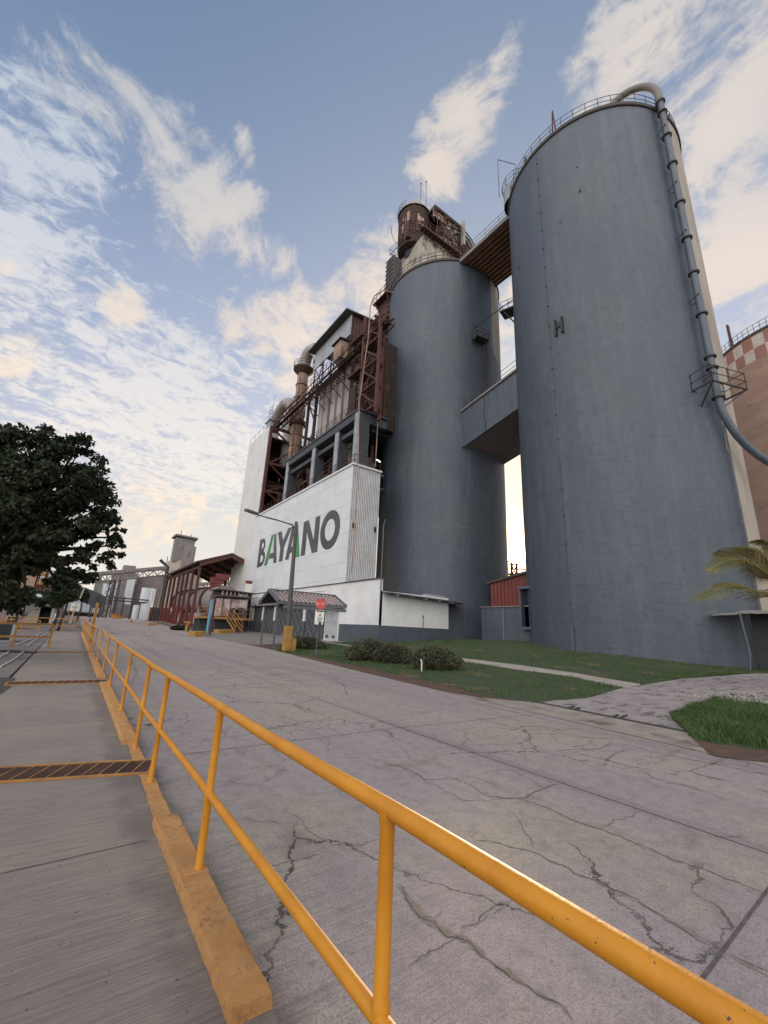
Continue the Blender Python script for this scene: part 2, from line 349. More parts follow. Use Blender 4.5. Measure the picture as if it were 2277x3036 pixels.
hgt = t.math('SUBTRACT', t.math('MULTIPLY', t.noise(42, 6, .75), .5), t.math('MULTIPLY', ck, .5)); t.bump(hgt, .7, .010); t.b.inputs['Specular IOR Level'].default_value = .22
t.l(t.ramp(t.noise(.12, 4, .6, (1, .35, 1)), .40, .62, .72, .95), t.b.inputs['Roughness']); M['road'] = t.m
wt = MT('wet_concrete', .12, 0, .5); wt.col((.10, .09, .085)); wt.bump(wt.noise(6, 4, .6), .06, .01); M['wet'] = wt.m
M['crackdirt'] = simple('crack_dirt', (.24, .20, .155), (.16, .135, .11), 22, .95, bump=.6)
M['joint'] = simple('joint_dirt', (.075, .065, .058), (.13, .115, .10), 9, .95)
M['pale_conc'] = simple('pale_path_concrete', (.34, .30, .26), (.25, .22, .19), 1.2, .9, c3=(.17, .14, .12), s3=2.5, lo3=.58, hi3=.7)
M['gutter'] = simple('gutter_concrete', (.29, .25, .21), (.20, .17, .145), 2.2, .9, c3=(.13, .085, .06), s3=1.3, lo3=.52, hi3=.68, bump=.4, bd=.02)
M['drive'] = simple('worn_driveway_concrete', (.30, .258, .245), (.205, .172, .165), 1.6, .9, c3=(.10, .083, .078), s3=2.2, lo3=.53, hi3=.64, sc3=(.6, 1.8, 1), bump=.5, bd=.02)
M['parking'] = simple('parking_concrete', (.19, .172, .155), (.135, .12, .11), .8, .85, c3=(.09, .08, .075), s3=.9, lo3=.58, hi3=.7, sc3=(.3, 2, 1), bump=.3)
M['soil'] = simple('red_soil', (.11, .058, .038), (.065, .04, .028), 3, .95, c3=(.17, .10, .07), s3=5, bump=.8, bd=.04)
M['ground'] = simple('ground_dirt', (.145, .125, .11), (.10, .085, .072), .3, .95, bump=.3)
M['asphalt'] = simple('old_asphalt', (.175, .152, .142), (.115, .10, .098), .7, .9, c3=(.17, .15, .145), s3=1.5, bump=.4)
M['lawn'] = simple('lawn_soil', (.028, .048, .018), (.045, .058, .024), 1.5, .95, c3=(.16, .088, .058), s3=.55, lo3=.57, hi3=.64, bump=.6, bd=.05)
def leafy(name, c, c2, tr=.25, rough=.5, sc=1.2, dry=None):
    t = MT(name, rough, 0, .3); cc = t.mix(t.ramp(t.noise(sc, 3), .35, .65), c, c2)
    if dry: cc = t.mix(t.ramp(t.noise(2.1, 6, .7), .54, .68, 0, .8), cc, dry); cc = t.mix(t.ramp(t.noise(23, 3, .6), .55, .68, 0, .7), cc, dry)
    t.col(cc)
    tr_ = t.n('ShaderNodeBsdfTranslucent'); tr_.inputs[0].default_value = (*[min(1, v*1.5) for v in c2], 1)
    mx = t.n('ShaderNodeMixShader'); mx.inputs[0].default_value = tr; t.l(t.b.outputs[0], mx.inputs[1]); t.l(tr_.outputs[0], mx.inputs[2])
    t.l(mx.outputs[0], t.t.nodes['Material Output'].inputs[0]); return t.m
M['grass'] = leafy('grass_blades', (.045, .095, .028), (.085, .135, .042), .3, .6, .9, dry=(.125, .105, .05))
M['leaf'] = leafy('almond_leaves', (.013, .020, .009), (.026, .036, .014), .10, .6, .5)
M['leaf2'] = leafy('background_leaves', (.022, .034, .016), (.040, .050, .022), .2, .6, .4)
M['hedge'] = leafy('hedge_leaves', (.050, .054, .030), (.105, .105, .058), .2, .6, 2, dry=(.12, .095, .07))
M['palm'] = leafy('palm_leaflets', (.13, .14, .05), (.24, .20, .07), .3, .5, 1.2)
M['bark'] = simple('bark', (.035, .028, .022), (.02, .016, .013), 6, .9, bump=.6, bd=.02)
# silo paint, slip formed concrete bands and streaks
t = MT('silo_blue_grey_paint', .50, 0, .5); c = t.mix(t.ramp(t.noise(.16, 5, .6), .35, .68), (.057, .072, .099), (.068, .083, .098))
c = t.mix(t.ramp(t.noise(1.0, 7, .75, (1, 1, .12)), .42, .72, 0, .6), c, (.105, .125, .15)); c = t.mix(t.ramp(t.noise(1, 5, .7, (.25, .25, 3)), .56, .70, 0, .4), c, (.05, .062, .08))
c = t.mix(t.ramp(t.noise(1.1, 9, .82, (1, 1, .8)), .50, .66, 0, .8), c, (.045, .055, .070)); c = t.mix(t.ramp(t.noise(4, 8, .8, (1, 1, .5)), .55, .68, 0, .6), c, (.11, .125, .145)); c = t.mix(t.ramp(t.noise(.5, 7, .75), .62, .72, 0, .6), c, (.105, .112, .118)); c = t.mix(t.ramp(t.noise(1, 7, .8, (1.6, 1.6, .035)), .55, .68, 0, .38), c, (.040, .048, .060)); c = t.mix(t.ramp(t.noise(1, 6, .8, (2.6, 2.6, .05)), .60, .70, 0, .28), c, (.115, .125, .135))
sz = t.n('ShaderNodeSeparateXYZ'); t.l(t.o, sz.inputs[0]); rg_ = t.ramp(t.math('ABSOLUTE', t.math('SUBTRACT', t.math('FRACT', t.math('DIVIDE', t.math('ADD', sz.outputs[2], t.math('MULTIPLY', t.noise(.7, 4), .25)), 1.22)), .5)), .46, .49); c = t.mix(t.math('MULTIPLY', rg_, t.ramp(t.noise(.5, 5), .42, .62, 0, .5)), c, (.042, .05, .064))
c = t.mix(t.ramp(t.noise(18, 4, .6), .70, .75), c, (.035, .04, .048)); t.col(c)
t.bump(t.math('ADD', t.noise(1.1, 9, .78, (1, 1, 1.3)), t.math('MULTIPLY', t.noise(1, 5, .7, (.3, .3, 2.0)), .35)), .5, .10); M['silo'] = t.m
M['bareconc'] = simple('bare_concrete', (.40, .35, .29), (.30, .26, .21), .5, .85, sc=(1, 1, .3), c3=(.22, .19, .16), s3=1.2, lo3=.62, hi3=.75)
M['conc'] = simple('grey_concrete', (.23, .215, .195), (.16, .15, .138), .4, .85, sc=(1, 1, .4), c3=(.10, .093, .085), s3=.8, lo3=.58, hi3=.74, sc3=(1, 1, .25))
M['darkgrey'] = simple('dark_grey_paint', (.072, .086, .108), (.058, .07, .088), 1.2, .6, c3=(.09, .10, .11), s3=3)
t = MT('white_wall_paint', .7); c = t.mix(t.ramp(t.noise(.7, 6, .6), .35, .7), (.70, .70, .69), (.62, .62, .61)); c = t.mix(t.ramp(t.noise(1.4, 7, .72, (1, 1, .35)), .6, .76, 0, .55), c, (.42, .40, .37)); t.col(c); t.bump(t.noise(5, 5), .15, .01); M['white'] = t.m
# white cladding with ribs (vertical) and sheet joints: facade lies in the YZ plane
def cladding(name, c1, c2, joints=True, rib=.28):
    t = MT(name, .55); sx = t.n('ShaderNodeSeparateXYZ'); t.l(t.o, sx.inputs[0])
    y = sx.outputs[1]; z = sx.outputs[2]
    c = t.mix(t.ramp(t.noise(.25, 5, .6), .35, .7), c1, c2); c = t.mix(t.ramp(t.noise(1.1, 6, .7, (1, 1, .15)), .58, .75, 0, .35), c, tuple(v*.6 for v in c1))
    fr = t.math('FRACT', t.math('DIVIDE', y, rib)); ribv = t.ramp(t.math('ABSOLUTE', t.math('SUBTRACT', fr, .5)), .30, .47)
    if joints:
        row = t.math('FLOOR', t.math('DIVIDE', z, 1.46)); wob = t.math('MULTIPLY', t.math('SUBTRACT', t.noise(1, 2, .5, (.3, .9, .3)), .5), .16)
        fz = t.math('FRACT', t.math('DIVIDE', t.math('ADD', z, wob), 1.46)); jz = t.ramp(t.math('ABSOLUTE', t.math('SUBTRACT', fz, .5)), .480, .492)
        hsh = t.math('FRACT', t.math('MULTIPLY', t.math('SINE', t.math('MULTIPLY', row, 12.9898)), 43758.5)); fy = t.math('FRACT', t.math('ADD', t.math('DIVIDE', y, 3.4), hsh)); jy = t.ramp(t.math('ABSOLUTE', t.math('SUBTRACT', fy, .5)), .4925, .4965)
        tone = t.math('FRACT', t.math('MULTIPLY', t.math('SINE', t.math('ADD', t.math('MULTIPLY', row, 7.31), t.math('MULTIPLY', t.math('FLOOR', t.math('ADD', t.math('DIVIDE', y, 3.4), hsh)), 3.77))), 917.3)); c = t.mix(t.math('MULTIPLY', tone, .28), c, tuple(v*.72 for v in c1)); c = t.mix(t.ramp(t.noise(1, 7, .8, (1, 2.2, .07)), .56, .70, 0, .5), c, (.36, .34, .31))
        jj = t.math('MAXIMUM', t.math('MULTIPLY', jz, .8), t.math('MULTIPLY', jy, .9)); c = t.mix(t.math('MULTIPLY', jj, t.ramp(t.noise(.5, 3), .3, .5, .25, .75)), c, (.24, .25, .27))
    c = t.mix(t.math('MULTIPLY', ribv, .16), c, tuple(v*.55 for v in c1)); t.col(c); t.bump(ribv, .5, .03); return t.m
M['clad'] = cladding('white_cladding', (.66, .68, .70), (.60, .62, .645)); M['clad_old'] = cladding('aged_white_cladding', (.66, .66, .63), (.56, .57, .54), False, .5)
M['rib_light'] = simple('ribbed_sheet_white', (.62, .63, .65), (.50, .49, .47), .7, .55, c3=(.34, .30, .27), s3=1.0, sc3=(1, 1, .2), lo3=.6, hi3=.75, bump=0)
M['letter'] = cladding('charcoal_letter_paint', (.048, .050, .054), (.085, .086, .09), False, .28); M['letter_green'] = cladding('green_letter_paint', (.030, .19, .045), (.045, .24, .06), False, .28)
M['rust'] = simple('rusty_steel', (.078, .036, .024), (.040, .022, .017), 2.2, .85, c3=(.19, .085, .045), s3=3, lo3=.60, hi3=.72, bump=.3)
M['rustpipe'] = simple('rust_streaked_pipe', (.33, .23, .175), (.22, .13, .09), .9, .7, sc=(1, 1, .5), c3=(.12, .055, .035), s3=1.5, lo3=.56, hi3=.7, sc3=(1, 1, .3))
M['redsteel'] = simple('faded_red_steel', (.105, .034, .025), (.060, .025, .019), 1.5, .8, c3=(.055, .03, .022), s3=2)
M['red'] = simple('bright_red_paint', (.175, .027, .024), (.12, .025, .021), 1.6, .5, c3=(.16, .05, .04), s3=2.5, lo3=.62)
M['rustdark'] = simple('dark_rusty_steel', (.045, .024, .018), (.022, .015, .013), 1.6, .85, c3=(.20, .085, .04), s3=1.1, lo3=.57, hi3=.66, sc3=(1, 1, .4), bump=.4)
M['brownsheet'] = simple('rusty_brown_sheet', (.085, .045, .030), (.050, .029, .022), 1.0, .85, c3=(.17, .085, .045), s3=.9, sc3=(1, 1, .25))
M['darkroof'] = simple('dark_roof_sheet', (.06, .05, .045), (.085, .07, .06), 1.0, .8, c3=(.13, .08, .055), s3=1.2)
M['greysheet'] = simple('grey_sheet_metal', (.36, .38, .41), (.28, .29, .31), .6, .5, sc=(1, 1, .3), bump=.05)
M['bag'] = simple('streaked_filter_panel', (.40, .38, .36), (.27, .24, .22), .9, .6, sc=(1, 1, .12), c3=(.16, .105, .08), s3=1.3, lo3=.53, hi3=.7, sc3=(1, 1, .10))
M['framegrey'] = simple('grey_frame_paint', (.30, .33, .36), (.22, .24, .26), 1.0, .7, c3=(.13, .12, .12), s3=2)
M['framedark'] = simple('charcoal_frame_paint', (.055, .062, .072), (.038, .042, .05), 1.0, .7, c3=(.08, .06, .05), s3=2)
M['steel'] = simple('dark_steel', (.05, .045, .045), (.035, .03, .03), 3, .6, c3=(.09, .05, .035), s3=5)
M['galv'] = simple('grey_pipe_paint', (.085, .105, .128), (.066, .082, .10), 1.5, .42, c3=(.16, .17, .18), s3=3)
M['duct'] = simple('weathered_duct', (.34, .32, .29), (.22, .19, .16), 1.0, .6, c3=(.13, .075, .05), s3=1.8)
M['dirtysheet'] = simple('stained_corrugated_sheet', (.42, .385, .33), (.27, .235, .195), .9, .8, sc=(1, 1, .5), c3=(.085, .07, .055), s3=1.2, lo3=.52, hi3=.70, sc3=(1, 1, .35))
M['woodsoffit'] = simple('rusty_deck_underside', (.52, .31, .17), (.36, .20, .105), .7, .8, c3=(.10, .05, .03), s3=1.5)
M['terracotta'] = simple('buff_silo_concrete', (.38, .255, .195), (.31, .20, .15), .35, .9, sc=(.5, .5, 2.2), c3=(.24, .14, .10), s3=.8, lo3=.57, hi3=.7, sc3=(.3, .3, 2.5))
M['checker_red'] = simple('faded_red_square', (.32, .16, .125), (.28, .13, .10), 1.5, .8, c3=(.42, .27, .2), s3=2); M['checker_white'] = simple('faded_white_square', (.54, .48, .43), (.44, .36, .31), 1.5, .8, c3=(.38, .23, .17), s3=2.2, lo3=.62)
M['lattice'] = simple('grey_lattice_wall', (.10, .102, .11), (.075, .078, .085), 2, .8)
M['tile'] = simple('pale_pink_roof_sheet', (.34, .25, .235), (.24, .175, .165), .9, .6, c3=(.40, .36, .34), s3=2.5, sc3=(.3, 1, 1)); M['tile_dark'] = simple('grey_roof_trim', (.13, .14, .15), (.09, .10, .11), 2, .6)
M['door'] = simple('grey_door_paint', (.42, .43, .44), (.36, .37, .375), 1.2, .5, bump=.03); M['black'] = simple('black_paint_and_shade', (.012, .012, .013), (.02, .02, .021), 4, .5, bump=.02)
M['signred'] = simple('faded_stop_red', (.52, .055, .042), (.44, .05, .04), 3, .45, bump=.02); M['signwhite'] = simple('sign_white', (.75, .73, .66), (.68, .66, .58), 4, .5, bump=.0); M['signpink'] = simple('faded_sign_letter', (.72, .50, .46), (.66, .42, .38), 6, .5, bump=0)
M['pole'] = simple('dark_lamp_pole', (.055, .05, .052), (.08, .072, .07), 3, .55, c3=(.11, .08, .065), s3=4); M['post'] = simple('grey_post_paint', (.12, .115, .13), (.085, .08, .095), 3, .6)
M['ochre'] = simple('ochre_block_paint', (.36, .20, .045), (.25, .13, .035), 3, .75, c3=(.22, .14, .07), s3=4); M['white_pvc'] = simple('white_pvc', (.60, .59, .56), (.50, .49, .46), 5, .5)
M['tank'] = simple('white_tank_paint', (.62, .65, .68), (.52, .55, .58), .5, .5, sc=(1, 1, .3)); M['blue'] = simple('light_blue_paint', (.10, .30, .44), (.08, .24, .36), 2, .5)
M['cream'] = simple('cream_wall', (.46, .42, .35), (.38, .34, .28), .8, .8); M['glass'] = simple('dark_glass', (.02, .025, .03), (.03, .035, .04), 2, .15, bump=0)
M['gravel'] = simple('pale_gravel', (.36, .34, .31), (.24, .22, .20), 5, .9, bump=.8)
M['roofgrey'] = simple('far_roof_sheet', (.26, .27, .28), (.20, .21, .22), .5, .6)
M['plum'] = simple('dusty_concrete', (.235, .20, .195), (.175, .145, .145), .35, .9, c3=(.12, .10, .10), s3=.6, sc3=(1, 1, .3))
# ------------------------------------------------------------------ the setting
z1 = Zm(700, 850, .339); z2 = Zm(1100, 500, .3014); z3 = Zm(650, 1350, .3617); z8 = Zm(1000, 1650, .4219); z4 = Zm(1300, 850, .4522); z6 = Zm(1500, 200, .3617)
zA = Zm(0, 1750, .4219); zt = Zm(0, 1700, .18083); z5 = Zm(1500, 1850, .46836); zs = Zm(1140, 560, .18083); zr = Zm(440, 1620, .20494); zq = Zm(2050, 1500, .2261)
zw = Zm(2050, 1050, .1582); z7 = Zm(1900, 900, .61); zf = Zm(240, 1560, .18083); zl = Zm(230, 1550, .36166); zp = Zm(750, 1750, .18083); zk = Zm(700, 1150, .27125); zh = Zm(900, 900, .1627)
mb = MB(); xs = sorted(set([-900, -500, -300, -200, -120, -80, -50, -30, -20, -12, -8, -4, 0, 4, 8]+list(range(9, 45, 2))+[50, 60, 80, 120, 200, 300, 500, 900])); ys = sorted(set([-300, -100, -50, -20, -10, -5, 0, 3, 6]+list(range(8, 50, 2))+list(range(50, 135, 5))+[150, 200, 300, 450, 700, 1200]))
mb.add([(x, y, tz(max(x, 1), y)-.06) for x in xs for y in ys], [(i*len(ys)+j, (i+1)*len(ys)+j, (i+1)*len(ys)+j+1, i*len(ys)+j+1) for i in range(len(xs)-1) for j in range(len(ys)-1)])
P('ground', mb, M['ground'], kind='structure')
def redge(y): return 8.15+.085*y if y < 30 else 10.7+.02*(y-30)
yy = [-6, -2, 2, 5, 8, 12, 16, 20, 25, 30, 38, 46, 56, 70, 90, 120, 170]
P('road', sheet([(.985 if y < 60 else .985-(y-60)*.13, y) for y in yy], [(redge(y), y) for y in yy], 90, 12, .0), M['road'], kind='structure')
jm = MB()
def joint(pts, w=.028, dz=.004):
    pts = [(p[0], p[1]) for p in pts]; q = pline(pts, 24)
    a = []; b = []
    for i in range(len(q)):
        d = q[min(i+1, len(q)-1)]-q[max(i-1, 0)]; n = np.array([-d[1], d[0]]); n = n/np.linalg.norm(n)*w/2; a.append(q[i]+n); b.append(q[i]-n)
    vs = [(*p, tz(*p)+dz) for p in a]+[(*p, tz(*p)+dz) for p in b]; m = len(q)
    jm.add(vs, [(i, i+1, m+i+1, m+i) for i in range(m-1)])
joint([(4.94, -3), (4.95, 12), (5.1, 60)], .014)                    # lengthwise slab joint
for y in (1.2, 6.2, 11.3, 16.2, 21.2, 26.2, 31, 36, 41, 47, 53): joint([(1.3 if y > 2 else 2.9, y-.03), (4.9, y+.06), (redge(y)-.02, y-.14)], .012 if y > 2 else .02)
joint([(redge(-2)-.02, -2), (redge(10)-.02, 10), (redge(28)-.02, 28)], .02)
P('road_joints', jm, M['joint'], kind='structure')
rw = random.Random(6); wm = MB()
for k in range(16):
    a = pG(zA(rw.uniform(690, 960), 270+k*4.3)); x0 = a[0]-rw.uniform(.2, 1.0); x1 = a[0]+rw.uniform(.4, 2.2); y = a[1]; n = 24; p = [(x0+(x1-x0)*i/n, y+.2*math.sin(i*.5+k)+rw.uniform(-.08, .08)) for i in range(n+1)]; hw = [max(.01, math.sin(math.pi*i/n)**.6*rw.uniform(.12, .5)) for i in range(n+1)]
    wm.add([(max(1.0, q[0]), q[1]-h, tz(1.5, q[1])+.004) for q, h in zip(p, hw)]+[(max(1.0, q[0]), q[1]+h, tz(1.5, q[1])+.004) for q, h in zip(p, hw)], [(i, i+1, n+2+i, n+1+i) for i in range(n)])
P('wet_patches', wm, M['wet'], kind='structure')
# the larger cracks of the slabs, each a wandering sliver on the road surface
zc = Zm(1140, 1900, .6854); zd = Zm(0, 1900, .687); rc_ = random.Random(12); cm = MB(); dm = MB()
def crack(zm, pts, w):
    q = [pG(zm(*p))[:2] for p in pts]; L = sum(np.linalg.norm(q[i+1]-q[i]) for i in range(len(q)-1)); n = int(L/.045)+4; p = pline(q, n); off = 0; a = []; b_ = []
    for i in range(n+1):
        d = p[min(i+1, n)]-p[max(i-1, 0)]; nn = np.array([-d[1], d[0]])/(np.linalg.norm(d)+1e-9); off = off*.7+rc_.uniform(-.022, .022); ww = w*.45*rc_.uniform(.25, 1.3)*min(1, i/3, (n-i)/3)/2+.0008; c = p[i]+nn*off; a.append(c+nn*ww); b_.append(c-nn*ww)
    cm.add([(*v, tz(*v)+.003) for v in a]+[(*v, tz(*v)+.003) for v in b_], [(i, i+1, n+2+i, n+1+i) for i in range(n)])
    if w > .011:
        dw = [max(0, rc_.uniform(-.5, 1)+.6*math.sin(i*.11+w*900))*w*1.15*min(1, i/4, (n-i)/4) for i in range(n+1)]; a2 = []; b2 = []
        for i in range(n+1): d = p[min(i+1, n)]-p[max(i-1, 0)]; nn = np.array([-d[1], d[0]])/(np.linalg.norm(d)+1e-9); s = rc_.uniform(-.5, .5)*w; a2.append(p[i]+nn*(dw[i]+s+.0005)); b2.append(p[i]-nn*(dw[i]-s+.0005))
        dm.add([(*v, tz(*v)+.0018) for v in a2]+[(*v, tz(*v)+.0018) for v in b2], [(i, i+1, n+2+i, n+1+i) for i in range(n)])
    for _ in range(int(L*2.4)):
        i = rc_.randrange(n); v = p[i]; an = rc_.uniform(0, 6.28); l = rc_.uniform(.08, .3); s = [v]
        for k in range(4): an += rc_.uniform(-.6, .6); s.append(s[-1]+np.array([math.cos(an), math.sin(an)])*l/4)
        m = len(s); cm.add([(u[0]+.0018*(1-k/m), u[1], tz(*u)+.0035) for k, u in enumerate(s)]+[(u[0]-.0018*(1-k/m), u[1]+.001, tz(*u)+.0035) for k, u in enumerate(s)], [(k, k+1, m+k+1, m+k) for k in range(m-1)])
for w, pts in ((.016, [(0, 530), (90, 550), (150, 580), (175, 600), (300, 595), (380, 625), (450, 665), (520, 680), (600, 680), (650, 655), (750, 615)]), (.010, [(175, 600), (260, 650), (350, 695), (440, 690), (520, 680)]), (.013, [(600, 685), (700, 720), (800, 770), (880, 800), (950, 820), (1050, 860), (1150, 900), (1250, 950), (1350, 980), (1500, 1035), (1600, 1075), (1659, 1110)]),
    (.010, [(935, 805), (1000, 775), (1060, 760), (1110, 740)]), (.018, [(380, 860), (450, 870), (540, 885), (620, 905), (700, 945), (780, 975), (830, 1005), (900, 1035), (970, 1075), (1050, 1110), (1120, 1145), (1200, 1200), (1300, 1250), (1400, 1300), (1480, 1335)]), (.022, [(50, 1060), (90, 1090), (120, 1140), (180, 1200), (240, 1240), (300, 1280), (350, 1290), (400, 1330), (460, 1390), (520, 1425), (600, 1480), (680, 1540), (760, 1580), (830, 1650)]),
    (.010, [(350, 1290), (300, 1300), (240, 1330), (180, 1380), (100, 1410)]), (.012, [(330, 1250), (400, 1225), (450, 1190), (500, 1160), (560, 1120)]), (.008, [(540, 735), (590, 790), (620, 860), (640, 900)]), (.014, [(740, 480), (800, 470), (870, 470), (930, 468), (990, 440)]), (.015, [(800, 480), (870, 495), (960, 515), (1050, 540), (1150, 560), (1250, 575), (1330, 560), (1420, 530), (1500, 500)]),
    (.014, [(940, 545), (960, 515), (990, 490), (1060, 470)]), (.018, [(1000, 440), (1150, 475), (1300, 510), (1450, 535), (1600, 570), (1659, 580), (1900, 640)]), (.014, [(540, 390), (600, 372), (680, 370), (750, 400), (850, 420), (1000, 425)]), (.016, [(1490, 1360), (1560, 1400), (1659, 1450)]), (.010, [(0, 420), (60, 450), (100, 490), (110, 520)]), (.035, [(1320, 565), (1400, 590), (1480, 605)]), (.03, [(1600, 640), (1659, 655), (1750, 680)]), (.010, [(700, 650), (640, 600), (560, 560), (500, 555), (400, 580)]), (.008, [(620, 760), (740, 780), (860, 805)])): crack(zc, pts, w)
for w, pts in ((.010, [(1215, 730), (1320, 800), (1360, 840), (1440, 880), (1500, 885), (1560, 870), (1659, 850)]), (.010, [(1150, 970), (1300, 945), (1420, 905)]), (.012, [(1200, 260), (1280, 290), (1340, 320)]), (.03, [(700, 150), (800, 170), (950, 172), (1100, 160), (1250, 150)]), (.025, [(900, 170), (1000, 150), (1150, 120), (1300, 130)]), (.025, [(1100, 160), (1250, 180), (1400, 170), (1500, 200), (1659, 215)]), (.02, [(1300, 130), (1400, 150), (1480, 190), (1500, 240)]), (.02, [(1250, 100), (1350, 120), (1500, 130), (1659, 150)]), (.02, [(1400, 170), (1560, 160), (1659, 175)]), (.02, [(860, 210), (1000, 200), (1200, 215), (1300, 240)]), (.018, [(800, 200), (860, 240)]), (.015, [(570, 100), (590, 150), (560, 200)])): crack(zd, pts, w)
P('road_cracks', cm, M['joint'], kind='structure'); P('crack_dirt', dm, M['crackdirt'], kind='structure')
P('sidewalk', sheet([(-.93, -4), (-.90, 12), (-1.02, 47)], [(.975, -4), (.975, 12), (.975, 47)], 60, 6, .004, thick=.12), M['walk'], kind='structure')
jm = MB()
for y in (-.4, 3.75, 8.1, 15.6, 18.2, 26, 31, 36): joint([(-.93, y-.02), (.73, y+.04)], .009, .0075)
joint([(-.92, -4), (-.89, 12), (-1.0, 47)], .02, .0075); pass
P('sidewalk_joints', jm, M['joint'], kind='structure')
P('yard', sheet([(-16, -6), (-16, 60)], [(-.93, -6), (-1.02, 60)], 60, 20, -.006), M['asphalt'], kind='structure')
P('road_apron', sheet([(-30, 60), (-30, 170)], [(.9, 60), (-13, 170)], 30, 10, .003), M['parking'], kind='structure')
# lawn outlines, surveyed on the terrain
lawnA = [pT(D2(600, 1407))]+[pT(z8(*p)) for p in [(0, 742), (250, 790), (500, 850), (750, 900), (1000, 972), (1250, 1008), (1370, 1025)]]+[pT(z5(*p)) for p in [(300, 487), (520, 467), (740, 402), (850, 388), (1100, 347), (1300, 328), (1560, 312)]]
lawnB = [(13.5, 31.5), (16, 30.6), (19.6, 30.4), (20.3, 27.6), (28.5, 28.2), (33, 27), (36, 22), (37, 15), (37, 8), (36, 4)]
P('lawn', sheet(lawnA, lawnB, 120, 30, .012, jit=.10, seed=4, thick=.10), M['lawn'], kind='structure')
soilA = [(redge(y)-.01, y) for y in (34, 26, 20, 16, 12, 10, 8.2, 7.0)]
soilB = [(14.2, 34)]+[(p[0]+.25, p[1]+.25) for p in lawnA[:8]]
P('soil_verge', sheet(soilA, soilB, 80, 6, .003, jit=.05, seed=3), M['soil'], kind='structure')
P('footpath', sheet([(17.2, 33.2)]+[pT(z8(*p)) for p in [(200, 640), (520, 682), (830, 714), (1000, 733), (1250, 764), (1450, 793), (1659, 822)]]+[pT(z5(*p)) for p in [(640, 352), (850, 386)]],
    [(16.6, 32.4)]+[pT(z8(*p)) for p in [(200, 652), (520, 697), (830, 736), (1000, 754), (1250, 796), (1450, 820), (1659, 848)]]+[pT(z5(*p)) for p in [(640, 386), (780, 408)]], 80, 4, .035, jit=.025, thick=.05), M['pale_conc'], kind='structure')
drvL = [pT(z5(*p)) for p in [(180, 494), (520, 469), (740, 404), (850, 390), (1100, 349), (1560, 314)]]+[np.array([46, 8.0, 0]), np.array([60, 4.0, 0])]
drvR = [pT(z5(*p)) for p in [(1170, 692), (1050, 602), (1180, 542), (1340, 489), (1500, 474), (1659, 448)]]+[np.array([38, -2.0, 0]), np.array([60, -8.0, 0])]
P('driveway', sheet(drvL, drvR, 90, 24, .006), M['drive'], kind='structure')
P('gutter_apron', sheet([(redge(y), y) for y in (9.4, 8, 6, 4.5, 3.2)], [pT(z5(*p)) for p in [(-160, 470), (180, 496), (700, 598), (1170, 694), (1285, 826)]], 50, 6, .004), M['gutter'], kind='structure')
P('verge_shoulder', sheet([(redge(y), y) for y in (4.6, 3, 1, -1, -3, -6)], [(redge(y)+4.2, y) for y in (3.2, 2, .2, -1.5, -3.5, -6)], 30, 8, .002), M['gutter'], kind='structure')
patA = [pT(z5(*p)) for p in [(1055, 600), (1150, 690), (1200, 742), (1370, 770), (1530, 792), (1659, 800), (2100, 860)]]
patB = [pT(z5(*p)) for p in [(1060, 594), (1180, 540), (1260, 512), (1340, 487), (1500, 505), (1659, 520), (2100, 560)]]
P('verge_soil', sheet([pT(z5(*p)) for p in [(1200, 745), (1300, 835), (1450, 856), (1659, 880), (2300, 990)]], [pT(z5(*p)) for p in [(1200, 720), (1370, 750), (1530, 770), (1659, 770), (2300, 850)]], 30, 4, .010, jit=.03), M['soil'], kind='structure')
P('grass_verge', sheet(patA, patB, 70, 14, .014, jit=.13, thick=.05), M['lawn'], kind='structure')
P('parking_pavement', sheet([(10.9, 31), (11.0, 40), (11.6, 58)], [(20.2, 31.8), (20.2, 40), (20.2, 62)], 40, 14, .012, thick=.05), M['parking'], kind='structure')
P('plant_yard', sheet([(12.2, 66), (13.2, 110)], [(60, 62), (60, 110)], 30, 14, .008), M['parking'], kind='structure')
lm = MB(); jm = lm
for y in (34.5, 37.5, 40.6, 43.8, 47, 50.4, 54): joint([(11.3, y-1.0), (19.5, y+.5)], .10, .018)
P('parking_lines', lm, M['pale_conc'], kind='structure')
# grass blades (uncountable)
def blades(A, B, n, h0, h1, seed, keep=None, w=.011, zoff=.01):
    rng = np.random.default_rng(seed); a = pline(A, 200); b = pline(B, 200)
    u = rng.random(n)*200; i = np.minimum(u.astype(int), 199); f = (u-i)[:, None]; pa = a[i]*(1-f)+a[i+1]*f; pb = b[i]*(1-f)+b[i+1]*f; v = rng.random(n)[:, None]; q = pa*(1-v)+pb*v
    vs = []; fs = []
    for k in range(n):
        x, y = q[k]
        if keep and not keep(x, y): continue
        h = rng.uniform(h0, h1)*(1.0+.8*max(0, math.sin(x*1.7+2*math.sin(y*1.1))*math.sin(y*1.3+.7*x))); t = rng.uniform(0, 6.283); d = np.array([math.cos(t), math.sin(t)]); ln = rng.uniform(.2, .9)*h; z = tz(x, y)+zoff; ww = w*rng.uniform(.7, 1.5); l = rng.uniform(0, 6.283)
        bx = math.cos(l)*ln; by = math.sin(l)*ln; m = len(vs)
        vs += [(x-d[0]*ww, y-d[1]*ww, z), (x+d[0]*ww, y+d[1]*ww, z), (x+bx*.35+d[0]*ww*.8, y+by*.35+d[1]*ww*.8, z+h*.65), (x+bx*.35-d[0]*ww*.8, y+by*.35-d[1]*ww*.8, z+h*.65), (x+bx, y+by, z+h)]
        fs += [(m, m+1, m+2, m+3), (m+3, m+2, m+4)]
    return MB().add(vs, fs)
